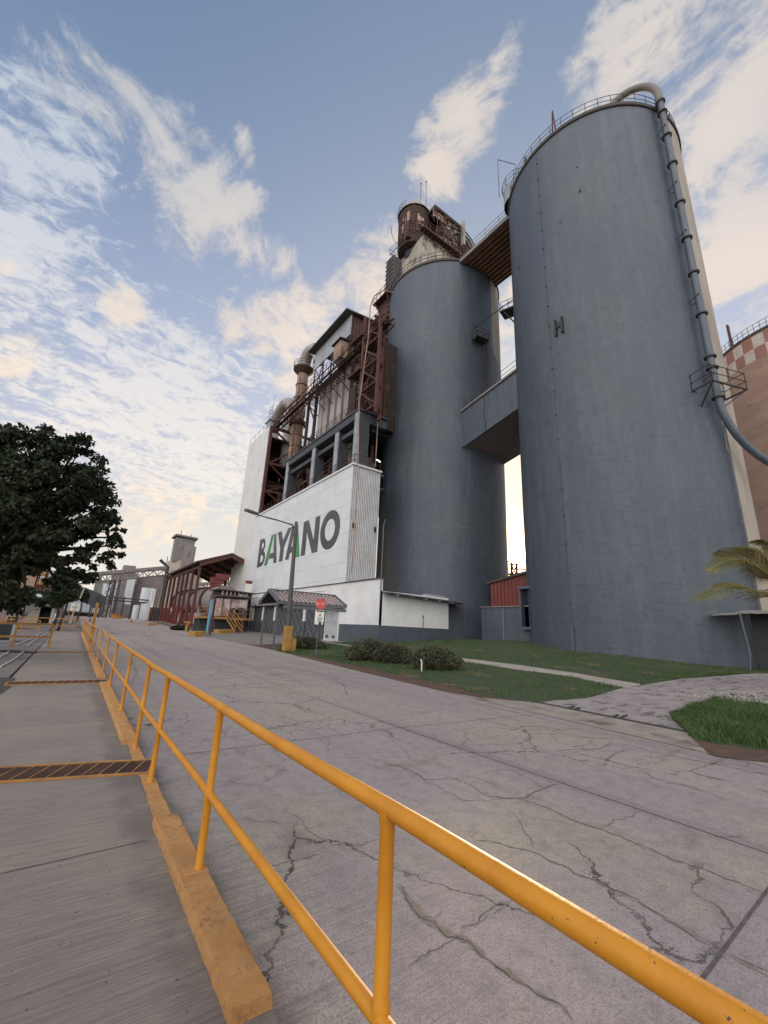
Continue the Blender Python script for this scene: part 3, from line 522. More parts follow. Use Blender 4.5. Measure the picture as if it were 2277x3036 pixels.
def inband(A, B):
    poly = [p[:2] for p in A]+[p[:2] for p in B][::-1]
    def f(x, y):
        c = False; j = len(poly)-1
        for i in range(len(poly)):
            xi, yi = poly[i]; xj, yj = poly[j]
            if (yi > y) != (yj > y) and x < (xj-xi)*(y-yi)/(yj-yi)+xi: c = not c
            j = i
        return c
    return f
pthA = [(17.2, 33.2)]+[pT(z8(*p)) for p in [(200, 640), (520, 682), (830, 714), (1000, 733), (1250, 764), (1450, 793), (1659, 822)]]+[pT(z5(*p)) for p in [(640, 352), (850, 386)]]
pthB = [(16.6, 32.4)]+[pT(z8(*p)) for p in [(200, 652), (520, 697), (830, 736), (1000, 754), (1250, 796), (1450, 820), (1659, 848)]]+[pT(z5(*p)) for p in [(640, 386), (780, 408)]]
inpath = inband(pthA, pthB); indrv = inband(drvL, drvR)
RL = np.array([35.41, 15.62]); LL = np.array([34.19, 36.34])
def kp(x, y):
    if inpath(x, y) or indrv(x, y) or math.hypot(x-RL[0], y-RL[1]) < 8.0: return False
    b = math.sin(x*.9+1.3*math.sin(y*.7))+math.sin(y*1.1+.9*math.sin(x*.8+1))
    if b < -1.15 and random.random() < .8: return False
    if x > 15 and y < 13 and random.random() < .45: return False
    return True
random.seed(7)
P('lawn_grass', blades(lawnA, lawnB, 52000, .035, .085, 1, kp), M['grass'], kind='stuff', label='short green grass growing on the lawn below the silos', cat='grass')
P('verge_grass', blades(patA, patB, 17000, .035, .14, 2, lambda x, y: math.sin(x*2.1+1.7*math.sin(y*1.9))+math.sin(y*2.7+x) > -1.2 or random.random() < .35, .009), M['grass'], kind='stuff', label='taller tufted grass growing beside the driveway at the right edge', cat='grass')
# ------------------------------------------------------------------ kerbs, grates and the long yellow railing
def kerb(y0, y1, label, seed, x0=.795, x1=.985, h=.15):
    rng = random.Random(seed); n = max(4, int((y1-y0)/.06)) if y1 < 5 else max(4, int((y1-y0)/.15)); mb = MB(); prof = [(x0, 0), (x0+.006, h*.5), (x0+.008, h-.016), (x0+.018, h-.002), (x0+.09, h), (x1-.09, h), (x1-.02, h-.002), (x1-.008, h-.016), (x1-.004, h*.5), (x1, 0)]; vs = []
    for i in range(n+1):
        y = y0+(y1-y0)*i/n
        e = .03 if i in (0, n) else 0
        vs += [(px+rng.uniform(-.004, .004), y+rng.uniform(-.004, .004)+(e if i == 0 else -e)*(pz/h), rz(y)+pz*(1-.06*(e > 0))+rng.uniform(-.003, .003)-(.03 if pz == 0 else 0)) for px, pz in prof]
    k = len(prof); fs = [(i*k+j, i*k+j+1, (i+1)*k+j+1, (i+1)*k+j) for i in range(n) for j in range(k-1)]+[tuple(range(k)), tuple(n*k+j for j in range(k))]
    mb.add(vs, fs); c = (x0+x1)/2
    return P('kerb_block', mb, M['kerb'], smooth=40, label=label, cat='kerb', group='yellow painted kerb blocks under the railing', loc=(c, (y0+y1)/2, rz((y0+y1)/2)))
kerb(2.0, 4.07, 'chipped yellow kerb block nearest the camera, between two drain grates', 1)
kerb(6.53, 12.3, 'long yellow kerb block between the wide grate and the second grate', 2)
kerb(13.3, 21.8, 'worn yellow kerb block beyond the second drain grate', 3)
kerb(23.0, 44.5, 'farthest low yellow kerb running to the end of the railing', 4)
P('painted_kerb_strip', sheet([(.82, 4.05), (.85, 5.0), (.86, 6.55)], [(.955, 4.05), (.972, 5.0), (.972, 6.55)], 20, 2, .009, jit=.006), M['kerb'], loc=(.9, 5.4, .085), label='flat yellow painted strip on the ground beside the widest grate', cat='kerb')
def grate(y0, y1, label, x0=-.90, x1=1.0, rot=0):
    z = rz((y0+y1)/2)+.085; t = T('drain_grate', label, 'drain grate', ((x0+x1)/2, (y0+y1)/2, z), 'yellow framed drain grates across the walkway')
    f = MB(); w = .035
    f.box(x0, y0, z+.006, x1, y0+w, z+.022); f.box(x0, y1-w, z+.006, x1, y1, z+.022); f.box(x0, y0+w, z+.006, x0+w, y1-w, z+.0215); f.box(x1-w, y0+w, z+.006, x1, y1-w, z+.0215)
    P('frame', f, M['yellow_far'], t)
    b = MB(); m = int((y1-y0-2*w)/.028)
    for i in range(1, m): yy_ = y0+w+(y1-y0-2*w)*i/m; b.box(x0+w, yy_-.005, z+.007, x1-w, yy_+.005, z+.0185)
    P('bars', b, M['rust'], t)
    c = MB(); k = int((x1-x0)/.14)
    for i in range(1, k): xx = x0+(x1-x0)*i/k; c.bar((xx-.035, y0+w, z+.0192), (xx+.035, y1-w, z+.0192), .010, .006)
    P('cross_rods', c, M['yellow_far'], t)
    d = MB(); d.box(x0+w, y0+w, z+.0048, x1-w, y1-w, z+.0056); P('channel', d, M['soil'], t); t.rotation_euler = (0, 0, rot)
grate(5.52, 6.02, 'widest yellow framed drain grate across the walkway in the foreground', -.97, 1.05, rot=-.26)
grate(12.4, 12.95, 'second yellow framed drain grate, beyond the long kerb block')
grate(21.9, 22.4, 'small far drain grate near the end of the walkway')
grate(1.45, 1.85, 'corner of a drain grate at the bottom of the photo, by the nearest kerb end', -.9, .78)
XR = .92
ry = [-2.5, -.66, 1.21, 3.09, 5.02, 6.32, 8.42, 11.2, 13.9, 17.2, 20.9, 24, 27, 30, 33, 35.7, 38.2, 40.8, 43.4]
t = T('yellow_railing', 'long yellow pipe railing running along the walkway kerb from the foreground', 'railing', (XR, 20, rz(20)))
def rzt(y): return lerp(y, [-3, 6, 14, 21, 43.4], [1.064, 1.062, 1.125, 1.19, 1.25])
ys2 = [-3.2+.2*i for i in range(70)]+[y for y in ry if y > 10.9]; rr_ = random.Random(2); mb = MB(); mb.path([(XR+.004*math.sin(y*1.9)+rr_.uniform(-.0012, .0012), y, rzt(y)-.004*math.sin(math.pi*((y-1.21) % 1.88)/1.88)**2+rr_.uniform(-.0010, .0010)) for y in ys2], [.0272+rr_.uniform(-.0004, .0004) for _ in ys2], 20); P('top_rail', mb, M['yellow'], t, smooth=50)
mb = MB(); mb.path([(XR-.004*math.sin(y*1.3), y, rzt(y)-.51) for y in ys2], .0235, 16); P('middle_rail', mb, M['yellow'], t, smooth=50)
for y in ry:
    k = .15 if (2 < y < 4.2 or y > 6.5) else .09
    zt_ = rzt(y); zm_ = zt_-.51; mb = MB(); mb.path([(XR, y, z) for z in (rz(y)+k-.03, rz(y)+k+.014, rz(y)+k+.03, zm_-.040, zm_-.031, zm_+.031, zm_+.040, zt_-.042, zt_-.032, zt_-.006)], [.030, .030, .0238, .0238, .0275, .0275, .0238, .0238, .0275, .029], 16); p = P('post', mb, M['yellow'], t, smooth=50)
    if k > .1:
        mb = MB(); mb.box(XR-.085, y-.06, rz(y)+k-.008, XR+.045, y+.06, rz(y)+k+.012); P('base_plate', mb, M['kerb'], p)
# ------------------------------------------------------------------ silos
def az2(a): return np.array([math.sin(math.radians(a)), math.cos(math.radians(a))])
RR, RLr = 8.0, 7.65
TOP = 46.9
def shell(cx, cy, r, z0, z1, a0, a1, nz=60, na=60, e0=None, e1=None):
    """arc of a silo wall between two (possibly ragged) edges given as angle functions of z"""
    vs = []; fs = []
    for i in range(nz+1):
        z = z0+(z1-z0)*i/nz; s = e0(z) if e0 else a0; e = e1(z) if e1 else a1
        for k in range(na+1):
            t = math.radians(s+(e-s)*k/na); vs.append((cx+r*math.cos(t), cy+r*math.sin(t), z))
    for i in range(nz):
        for k in range(na): a = i*(na+1)+k; fs.append((a, a+1, a+na+2, a+na+1))
    return MB().add(vs, fs)
rg = random.Random(5); ragR = [(.6*rg.uniform(-1, 1)+.25*math.sin(i*1.3)) for i in range(140)]
def edgeR(z): i = int(z*2.5) % 139; return -103.0+(ragR[i]*1.5 if z < 17 else .35*ragR[i])+(1.2 if z < 14 else 0)
t = T('grey_silo', 'taller looking blue grey painted silo on the right with a pipe down its side', 'silo', (RL[0], RL[1], .4)); siloR = t
P('wall', shell(RL[0], RL[1], RR, -.3, TOP-.35, -372, -110, 2, 110), M['silo'], t, smooth=40)
P('paint_edge', shell(RL[0], RL[1], RR+.002, -.3, TOP-.35, 0, 0, 140, 4, lambda z: -110.2, edgeR), M['silo'], t, smooth=40)
P('bare_wall_strip', shell(RL[0], RL[1], RR-.003, -.3, TOP-.35, -109.8, -10, 2, 50), M['bareconc'], t, smooth=40, label='unpainted pale concrete strip of the silo')
def rim(cx, cy, r):
    return MB().lathe(cx, cy, [(r-.02, TOP-.36), (r+.10, TOP-.36), (r+.14, TOP-.30), (r+.14, TOP-.02), (r+.05, TOP), (.01, TOP+.25)], 96)
P('roof', rim(RL[0], RL[1], RR), M['darkroof'], t, smooth=30)
mb = MB(); pts = arcpts(RL[0], RL[1], RR+.02, TOP, -240, -20, 30)
railing(mb, pts, 1.15, .028, 1, 99); mb2 = mb; P('roof_railing', mb, M['post'], t)
mb = MB(); mb.lathe(RL[0]-4.6, RL[1]+5.0, [(1.7, TOP), (1.7, TOP+2.2), (1.3, TOP+2.6), (.01, TOP+2.7)], 20); P('roof_filter_box', mb, M['framegrey'], t, smooth=40)
mb = MB(); railing(mb, arcpts(RL[0]-4.6, RL[1]+5.0, 1.85, TOP+1.9, 100, 330, 7), 1.1, .03, 1, 99); P('filter_railing', mb, M['post'], t)
mb = MB(); a = RL+az2(0)*0; pa = np.array([RL[0]+8*math.cos(math.radians(153)), RL[1]+8*math.sin(math.radians(153))]); pb = pa+np.array([-.9, .4])
mb.tube((*pa, TOP-1.0), (*pa, TOP+2.2), .04, 6); mb.tube((*pa, TOP+2.2), (*(pa+(pb-pa)*2), TOP+2.2), .04, 6); mb.tube((*(pa+(pb-pa)*2), TOP+2.2), (*(pa+(pb-pa)*2), TOP-3), .04, 6); P('davit_frame', mb, M['post'], t)
for an, h, w in ((-172, 3.3, .24), (-197, 1.5, .10)):
    mb = MB(); q = (RL[0]+7.7*math.cos(math.radians(an)), RL[1]+7.7*math.sin(math.radians(an)))
    for d in (-w, w): mb.bar((q[0]+d, q[1]-d*.3, TOP), (q[0], q[1], TOP+h), .09)
    P('roof_mast', mb, M['redsteel'], t)
# thin seam conduit with clips down the front of the silo
mb = MB(); q = lambda a, r: (RL[0]+r*math.cos(math.radians(a)), RL[1]+r*math.sin(math.radians(a)))
mb.tube((*q(175, RR+.02), 1.2), (*q(175, RR+.02), TOP-.5), .016, 5)
for z in np.arange(4, 46, 2.05): p = q(175, RR+.03); mb.box(p[0]-.06, p[1]-.06, z, p[0]+.06, p[1]+.06, z+.10)
mb.box(q(175, RR+.0)[0]-.1, q(175, RR)[1]-.14, .7, q(175, RR)[0]+.1, q(175, RR)[1]+.14, 2.6); P('conduit', mb, M['darkgrey'], t)
mb = MB(); p = q(-178.5, RR-.15); 
for dz_, dy in ((0, -.34), (.0, .22)): mb.box(p[0]-.35, p[1]+dy, 25.2+dz_, p[0]+.3, p[1]+dy+.16, 26.7+dz_)
mb.box(p[0]-.25, p[1]-.3, 25.9, p[0]+.3, p[1]+.32, 26.25); P('wall_bracket', mb, M['black'], t)
mb = MB(); rng = random.Random(3)
for a, z, s in ((150, 36, .12), (200, 38.2, .1), (-172, 36, .07), (-160, 41, .08), (152, 24.5, .10)): p = q(a, RR-.05); mb.box(p[0]-s, p[1]-s, z, p[0]+s, p[1]+s, z+s*2)
P('wall_plug', mb, M['black'], t)
# feed pipe up the right flank, over the rim
pr = RR+.55; pa = -109.2; px, py = q(pa, pr)
t = T('feed_pipe', 'thick grey pipe running down the right flank of the big silo and curving away', 'pipe', (px, py, 16))
zb = 18.0; out = np.array([1.0, -.55]); out /= np.linalg.norm(out)
pts = [(px, py, zb)]; R0 = 5.2
for i in range(1, 13): a = math.radians(82*i/12); pts.append((px+out[0]*R0*(1-math.cos(a)), py+out[1]*R0*(1-math.cos(a)), zb-R0*math.sin(a)))
l = np.array(pts[-1]); d = _nrm(l-np.array(pts[-2])); pts.append(tuple(l+d*14))
mb = MB(); mb.path([(px, py, 46.7)]+[(px, py, z) for z in (40, 34, 28, 22)]+pts, .24, 16); P('riser', mb, M['galv'], t, smooth=50)
inn = np.array([RL[0]-px, RL[1]-py]); inn /= np.linalg.norm(inn)
pts = [(px, py, 46.6)]
for i in range(1, 15): a = math.pi*.86*i/14; pts.append((px+(inn[0]*.5-.87*.55)*2.6*(1-math.cos(a)), py+(inn[1]*.5+.25)*2.6*(1-math.cos(a)), 47.5+2.4*math.sin(a)))
mb = MB(); mb.path(pts, .30, 16)
P('top_bend', mb, M['conc'], t, smooth=50)
for z in (17.8, 20.1, 21.0, 24.6, 28.3, 31.6, 35.2, 39.4, 42.6, 45.4, 46.7):
    mb = MB(); mb.lathe(px, py, [(.27, z-.05), (.37, z-.05), (.37, z+.07), (.27, z+.07)], 16)
    P('flange', mb, M['steel'], t, smooth=30)
for z in (19.6, 26.2, 32.2, 37.2, 43.6):
    mb = MB()
    for s in (-.25, .25): mb.bar((px+s, py, z), (px+s*1.2+inn[0]*.65, py+inn[1]*.65, z-.2), .05)
    mb.bar((px-.4, py-.1, z), (px+.4, py-.1, z), .07); P('wall_clamp', mb, M['steel'], t)
mb = MB(); qx, qy = q(pa+5, RR+.12)
for o in (0, .16): mb.tube((qx+o, qy-.05, 1.5), (qx+o, qy-.05, 45.8), .035, 6)
P('side_conduit', mb, M['galv'], t)
# small platform round the pipe
t = T('pipe_platform', 'small caged steel platform around the pipe on the big silo flank', 'platform', (px, py, 18.4))
f = MB(); ax = np.array([1.0, -.35]); ax /= np.linalg.norm(ax); ay = np.array([-ax[1], ax[0]])
cn = [np.array([px, py])+ax*u+ay*v for u, v in ((-1.35, -.75), (1.75, -.75), (1.75, .65), (-1.35, .65))]
fl = [(*c, 18.4) for c in cn]
for a, b in zip(fl, fl[1:]+fl[:1]): f.bar(a, b, .10)
f.bar(fl[0], (*q(pa-6, RR), 17.3), .09); f.bar(fl[1], (*(np.array([px, py])+ax*.4), 17.2), .08); P('floor_frame', f, M['steel'], t)
g = MB(); railing(g, fl+[fl[0]], 1.25, .03, 1, 1.6); P('railing', g, M['steel'], t)
# left silo
edgeL = lambda z: -79.0 if z > 35.0 else (-79+19*min(1, (35.0-z)/1.4)**.6 if z > 26.9 else -20.0)
t = T('grey_silo', 'blue grey painted silo beside the white cladding with a rusty walkway on its top', 'silo', (LL[0], LL[1], .5)); siloL = t
P('wall', shell(LL[0], LL[1], RLr, -.2, TOP-.35, -250, -80, 2, 84), M['silo'], t, smooth=40)
P('paint_edge', shell(LL[0], LL[1], RLr+.002, 26.9, 35.6, 0, 0, 60, 20, lambda z: -80.2, edgeL), M['silo'], t, smooth=40); P('lower_wall', shell(LL[0], LL[1], RLr+.001, -.2, 26.9, -80, -10, 2, 40), M['silo'], t, smooth=40)
P('bare_wall_strip', shell(LL[0], LL[1], RLr-.003, 26.9, TOP-.35, -80, -10, 2, 40), M['bareconc'], t, smooth=40, label='unpainted pale concrete strip of the silo')
P('roof', rim(LL[0], LL[1], RLr), M['darkroof'], t, smooth=30)
mb = MB(); railing(mb, arcpts(LL[0], LL[1], RLr+.02, TOP, -250, -60, 26), 1.15, .03, 1, 99); P('roof_railing', mb, M['rust'], t)
mb = MB(); p = (LL[0]+(RLr-.2)*math.cos(math.radians(179)), LL[1]+(RLr-.2)*math.sin(math.radians(179))); mb.box(p[0]-.35, p[1]-.12, 24.6, p[0]+.3, p[1]+.2, 26.1); mb.box(p[0]-.3, p[1]-.1, 25.9, p[0]+.2, p[1]+.8, 26.15); P('wall_bracket', mb, M['black'], t)
# caged ladder and platform between the silos
q2 = lambda a, r: (LL[0]+r*math.cos(math.radians(a)), LL[1]+r*math.sin(math.radians(a)))
def wallL(p):
    d = ray(p); a = d[0]**2+d[1]**2; b = -(d[0]*LL[0]+d[1]*LL[1]); c = LL@LL-RLr**2; tt = (-b-math.sqrt(max(0, b*b-a*c)))/a; return C0+d*tt
pl0 = wallL(z2(985, 1700)); pl1 = wallL(z2(1105, 1720)); lb = wallL(z2(1090, 1985))
t = T('ladder_platform', 'small railed platform with a caged ladder on the left silo above the lower bridge', 'platform', (pl0[0], pl0[1], pl0[2]))
zc = (pl0[2]+pl1[2])/2; ux = (pl1[:2]-pl0[:2])/np.linalg.norm(pl1[:2]-pl0[:2]); nx = np.array([ux[1], -ux[0]]); W0 = np.linalg.norm(pl1[:2]-pl0[:2])
cs = [pl0[:2]-nx*.1, pl1[:2]-nx*.1, pl1[:2]+nx*1.1, pl0[:2]+nx*1.1]
f = MB(); f.prism([(*c, zc-.08) for c in cs], (0, 0, .14)); f.bar((*cs[3], zc), (*cs[0], zc-.9), .07); f.bar((*cs[2], zc), (*cs[1], zc-.9), .07); P('floor', f, M['steel'], t)
g = MB(); railing(g, [(*cs[0], zc), (*cs[3], zc), (*cs[2], zc), (*cs[1], zc)], 1.15, .03, 1, 1.0); P('railing', g, M['rust'], t)
lx = pl1[:2]+nx*.25+ux*.05; g = MB(); zl0 = 26.9
for s in (-.22, .22): g.bar((*(lx+ux*s), zl0), (*(lx+ux*s), zc+1.3), .05)
for z in np.arange(zl0+.3, zc+1, .32): g.bar((*(lx-ux*.22), z), (*(lx+ux*.22), z), .03)
for z in np.arange(zl0+2.2, zc+1.2, .95): g.path([(*(lx+ux*.36*math.sin(a)+nx*(.32-.40*math.cos(a))), z) for a in np.linspace(.5, 2*math.pi-.5, 10)], .022, 4)
for a in (1.6, 3.14, 4.68): g.tube((*(lx+ux*.36*math.sin(a)+nx*(.32-.40*math.cos(a))), zl0+2.2), (*(lx+ux*.36*math.sin(a)+nx*(.32-.40*math.cos(a))), zc+1.1), .018, 4)
P('caged_ladder', g, M['rust'], t)
ca = wallL(z2(1015, 1560)); cbp = pD(z2(1395, 1290), math.hypot(31.2, 22.6))
mb = MB(); mb.tube(ca, cbp, .055, 6); P('cable_conduit', mb, M['steel'], smooth=40, loc=tuple(ca), label='thin dark pipe strung between the two silos above the ladder platform', cat='pipe')
# tiny platform on the flank of the right silo, seen in the gap
pc = pD(z2(1385, 1400), math.hypot(31.0, 22.7)); t = T('gap_platform', 'small black balcony on the big silo seen through the gap between silos', 'platform', tuple(pc))
f = MB(); f.prism([(pc[0]-.9, pc[1]+.9, pc[2]), (pc[0]+.5, pc[1]+1.3, pc[2]), (pc[0]+1.2, pc[1]-.6, pc[2]), (pc[0]-.3, pc[1]-.9, pc[2])], (0, 0, .14)); f.bar((pc[0]-.6, pc[1]+.6, pc[2]), (pc[0]+.4, pc[1]-.2, pc[2]-1.6), .1); P('floor', f, M['steel'], t)
g = MB(); railing(g, [(pc[0]+.5, pc[1]+1.3, pc[2]), (pc[0]-.9, pc[1]+.9, pc[2]), (pc[0]-.3, pc[1]-.9, pc[2])], 1.1, .03, 1, 1); g.tube((pc[0]+.1, pc[1]-.5, pc[2]), (pc[0]+.1, pc[1]-.5, pc[2]+2.6), .03, 5); P('railing', g, M['rust'], t)
# bridges between the silos
t = T('concrete_bridge', 'grey concrete box bridge joining the two silos halfway up', 'bridge', (30.7, 25.8, 23))
mb = MB(); mb.prism([(30.72, 21.0, 22.95), (30.72, 30.2, 20.7+.25), (30.72, 30.2, 25.3), (30.72, 21.0, 26.95)], (.22, 0, 0)); P('parapet', mb, M['silo'], t)
mb = MB(); mb.prism([(30.94, 21.0, 22.95), (30.94, 30.2, 20.95), (30.94, 30.2, 21.35), (30.94, 21.0, 23.35)], (6.8, 0, 0)); mb.box(37.5, 21, 22.9, 37.7, 30, 26); P('deck', mb, M['plum'], t)
mb = MB(); mb.prism([(30.55, 21.0, 26.97), (30.55, 30.0, 25.32), (30.55, 30.0, 25.55), (30.55, 21.0, 27.2)], (.65, 0, 0)); P('coping', mb, M['conc'], t)
mb = MB(); railing(mb, [(30.8, 29.6, 25.62), (30.8, 21.8, 27.05)], 1.15, .028, 1, 2.3); P('railing', mb, M['post'], t)
mb = MB(); mb.path([(30.70, 26.3, 26.0), (30.69, 26.2, 24.9), (30.70, 26.3, 23.9), (30.69, 26.1, 22.6), (30.70, 26.15, 21.9)], .035, 5); P('wall_cable', mb, M['black'], t)
t = T('top_bridge', 'rusty boarded walkway bridge joining the tops of the two silos', 'bridge', (30.8, 25, 46))
mb = MB(); mb.box(30.75, 21.2, TOP-.55, 37.1, 30.4, TOP-.25)
P('deck', mb, M['woodsoffit'], t)
mb = MB()
for i in range(11): x = 30.9+.6*i; mb.box(x, 21.2, TOP-.75, x+.10, 30.3, TOP-.551)
P('deck_joist', mb, M['rust'], t)
mb = MB(); mb.box(30.55, 21.0, TOP-.6, 30.75, 30.4, TOP-.1); P('edge_beam', mb, M['conc'], t)
mb = MB(); railing(mb, [(30.65, 29.4, TOP-.1), (30.65, 21.4, TOP-.1)], 1.15, .03, 1, 2.0); P('railing', mb, M['post'], t)
mb = MB(); mb.bar((31.2, 25.2, TOP+.1), (31.2, 21.4, TOP+.1), .7, .6); P('screw_conveyor', mb, M['rust'], t)
# third silo far right
c3 = np.array([78.0, 7.2]); r3 = 10.9; T3 = 42.6
t = T('buff_silo', 'buff terracotta silo with a faded red and white checkered band, behind the right silo', 'silo', (c3[0], c3[1], .5))
P('wall', MB().lathe(c3[0], c3[1], [(r3, -.2), (r3, T3)], 96), M['terracotta'], t, smooth=40)
a_ = MB(); b_ = MB()
for i in range(40):
    for row in (0, 1):
        (a_ if (i+row) % 2 else b_).lathe(c3[0], c3[1], [(r3+.02, T3-2.0-row*1.75), (r3+.02, T3-.25-row*1.75)], 3, 90+i*7, 97+i*7)
P('red_square', a_, M['checker_red'], t); P('white_square', b_, M['checker_white'], t)
P('roof', MB().lathe(c3[0], c3[1], [(r3, T3), (r3+.15, T3), (r3+.15, T3+.3), (.01, T3+.6)], 64), M['darkroof'], t, smooth=30)
mb = MB(); railing(mb, arcpts(c3[0], c3[1], r3, T3+.3, 110, 260, 40), 1.2, .035, 1, 99); P('roof_railing', mb, M['post'], t)
mb = MB(); mb.bar((c3[0]-8.6, c3[1]+6.2, T3), (c3[0]-8.6, c3[1]+6.2, T3+4.2), .6, .25); mb.tube((c3[0]-r3-.05, c3[1]-.2, T3-6), (c3[0]-r3-.05, c3[1]-.2, 12), .08, 5); P('mast', mb, M['redsteel'], t)
mb = MB(); rgr = random.Random(17)
for z in (9.5, 11.2, 12.6, 14.2): mb.bar((58.5, 11.0, z), (66, 2.0, z+.2), .35, .25)
for f in (0, .2, .4, .6, .8, 1): q_ = (58.5+7.5*f, 11-9*f); mb.bar((*q_, .4), (*q_, 14.8), .3)
for i in range(40): f = rgr.random(); q_ = (58.5+7.5*f, 11-9*f); z = rgr.uniform(4, 14); mb.bar((*q_, z), (q_[0]+rgr.uniform(-1.2, 1.2), q_[1]-rgr.uniform(-1.4, 1.4), z+rgr.uniform(-1, 1.6)), rgr.uniform(.08, .3))
P('pipe_rack', mb, M['rust'], loc=(62, 6.5, .4), label='low rusty pipe rack at the right edge below the buff silo', cat='pipe rack')
# ------------------------------------------------------------------ gap between the silos: wall, red shed, pipe bridge
t = T('block_wall', 'low grey painted block wall closing the gap between the silos', 'wall', (30, 24, .9))
mb = MB(); mb.box(30, 21.0, .6, 30.4, 26.5, 4.02); P('wall', mb, M['silo'], t); mb = MB(); mb.box(29.96, 24.05, .7, 29.998, 24.12, 4.0); mb.box(29.9, 21, 4.02, 30.5, 26.6, 4.1); P('capping', mb, M['conc'], t)
t = T('red_shed', 'dark red corrugated shed wall above the block wall in the silo gap', 'shed', (33, 25.5, 4.2))
def corr_yz(x, y0, y1, zlo, zhi, pitch=.24, amp=.045, mb=None):
    mb = mb or MB(); n = max(4, int((y1-y0)/pitch*4)); vs = []
    for i in range(n+1):
        y = y0+(y1-y0)*i/n; dx = amp*(0, 1, 1, 0)[i % 4]*-1; vs += [(x+dx, y, zlo(y) if callable(zlo) else zlo), (x+dx, y, zhi(y) if callable(zhi) else zhi)]
    return mb.add(vs, [(2*i, 2*i+2, 2*i+3, 2*i+1) for i in range(n)])
def corr_xz(y, x0, x1, zlo, zhi, pitch=.24, amp=.045, mb=None):
    mb = mb or MB(); n = max(4, int((x1-x0)/pitch*4)); vs = []
    for i in range(n+1):
        x = x0+(x1-x0)*i/n; dy = amp*(0, 1, 1, 0)[i % 4]*-1; vs += [(x, y+dy, zlo), (x, y+dy, zhi)]
    return mb.add(vs, [(2*i, 2*i+2, 2*i+3, 2*i+1) for i in range(n)])
P('wall', corr_yz(33, 22.5, 27.85, 4.2, lambda y: 6.55+(27.85-y)*.16, .42, .08), M['red'], t)
mb = MB(); mb.prism([(32.7, 22.3, 7.42), (32.7, 28.2, 6.5), (32.7, 28.2, 6.72), (32.7, 22.3, 7.64)], (5, 0, 0)); P('roof', mb, M['darkroof'], t)
mb = MB(); mb.prism([(33.0, 22.5, 4.2), (33.0, 27.85, 4.2), (32.2, 27.9, 4.0), (32.2, 22.5, 4.0)], (0, 0, .12)); P('lean_to_flap', mb, M['red'], t)
t = T('window_box', 'grey concrete window hood sticking out of the right silo base by the gap', 'window', (30.2, 21.5, 3))
mb = MB(); p0 = pX(z8(1320, 260), 29.8); p1 = pX(z8(1345, 500), 29.8); yb, yt = 20.6, 22.0
mb.box(29.5, yb, 2.2, 31.2, yb+.18, 5.4); mb.box(29.5, yt-.14, 2.2, 31.2, yt, 5.4); mb.box(29.5, yb+.18, 2.2, 31.2, yt-.14, 2.4); mb.box(29.4, yb-.05, 5.4, 31.3, yt+.05, 5.62); P('hood', mb, M['silo'], t)
mb = MB(); mb.box(30.0, yb+.18, 2.4, 30.06, yt-.14, 5.4); P('pane', mb, M['glass'], t)
t = T('pipe_rack', 'rusty pipe rack and lattice tower standing behind the silo gap against the glow', 'pipe rack', (70, 52, 1))
mb = MB()
for z, r in ((12.4, .3), (13.2, .2), (14.2, .12), (15.1, .1)): mb.tube((62, 56, z), (80, 44, z+.4), r, 8)
for f_ in (.1, .35, .6, .85):
    b = np.array([62+18*f_, 56-12*f_, 1.0])
    for s in (-.8, .8): mb.bar(b+[s, 0, 0], b+[s, 0, 14.6], .3)
    for k in range(6): mb.bar(b+[-.8, 0, 1+k*2.2], b+[.8, 0, 3.2+k*2.2], .14); mb.bar(b+[.8, 0, 1+k*2.2], b+[-.8, 0, 3.2+k*2.2], .14)
for k in range(7): b = np.array([62+18*k/7, 56-12*k/7, 0]); mb.bar(b+[0, 0, 15.8], b+[2.5, -1.7, 14.6], .12); mb.bar(b+[0, 0, 14.6], b+[2.5, -1.7, 15.8], .12)
mb.tube((62, 56, 15.9), (80, 44, 15.9), .1, 6); P('steelwork', mb, M['rust'], t)
mb = MB(); rng = random.Random(8)
for i in range(240):
    c = np.array([66+rng.gauss(0, 2.8), 54+rng.gauss(0, 2.2), 9.4+rng.gauss(0, 1.6)]); d = np.array([rng.gauss(0, 1) for _ in range(3)]); d = _nrm(d); e = _nrm(np.cross(d, [.3, .2, 1])); s = rng.uniform(.2, .45)
    mb.quad(c-d*s, c+e*s*.5, c+d*s, c-e*s*.5)
P('tree_crown', mb, M['leaf2'], loc=(66, 54, 6), label='dark leafy tree seen against the sun glow in the silo gap', cat='tree')
# ------------------------------------------------------------------ annex and ground floor
t = T('annex', 'white and dark grey annex with a lean-to roof before the left silo', 'building', (24, 28.5, .7))
mb = MB(); mb.box(20.05, 28.50, 2.0, 27.8, 28.75, 4.75); mb.box(27.55, 28.75, 2.0, 27.8, 30.5, 4.4); P('upper_wall', mb, M['white'], t)
mb = MB(); mb.box(20.05, 28.48, .3, 27.82, 28.73, 2.0); mb.box(27.6, 28.73, .3, 27.82, 30.5, 2.0); P('lower_wall', mb, M['darkgrey'], t)
mb = MB(); y0_ = 27.5
mb.prism([(20.3, y0_, 4.55), (30.0, y0_, 4.30), (30.0, y0_, 4.38), (20.3, y0_, 4.63)], (0, 3.2, .28)); P('lean_to_roof', mb, M['tile_dark'], t)
mb = MB()
for i in range(6): x = 21.2+i*1.55; mb.bar((x, 27.55, 4.48-.025*(x-20)), (x, 28.6, 4.56-.025*(x-20)), .10, .14)
mb.bar((20.3, 28.2, 4.50), (29.6, 28.2, 4.26), .09, .10); P('rafter', mb, M['framegrey'], t)
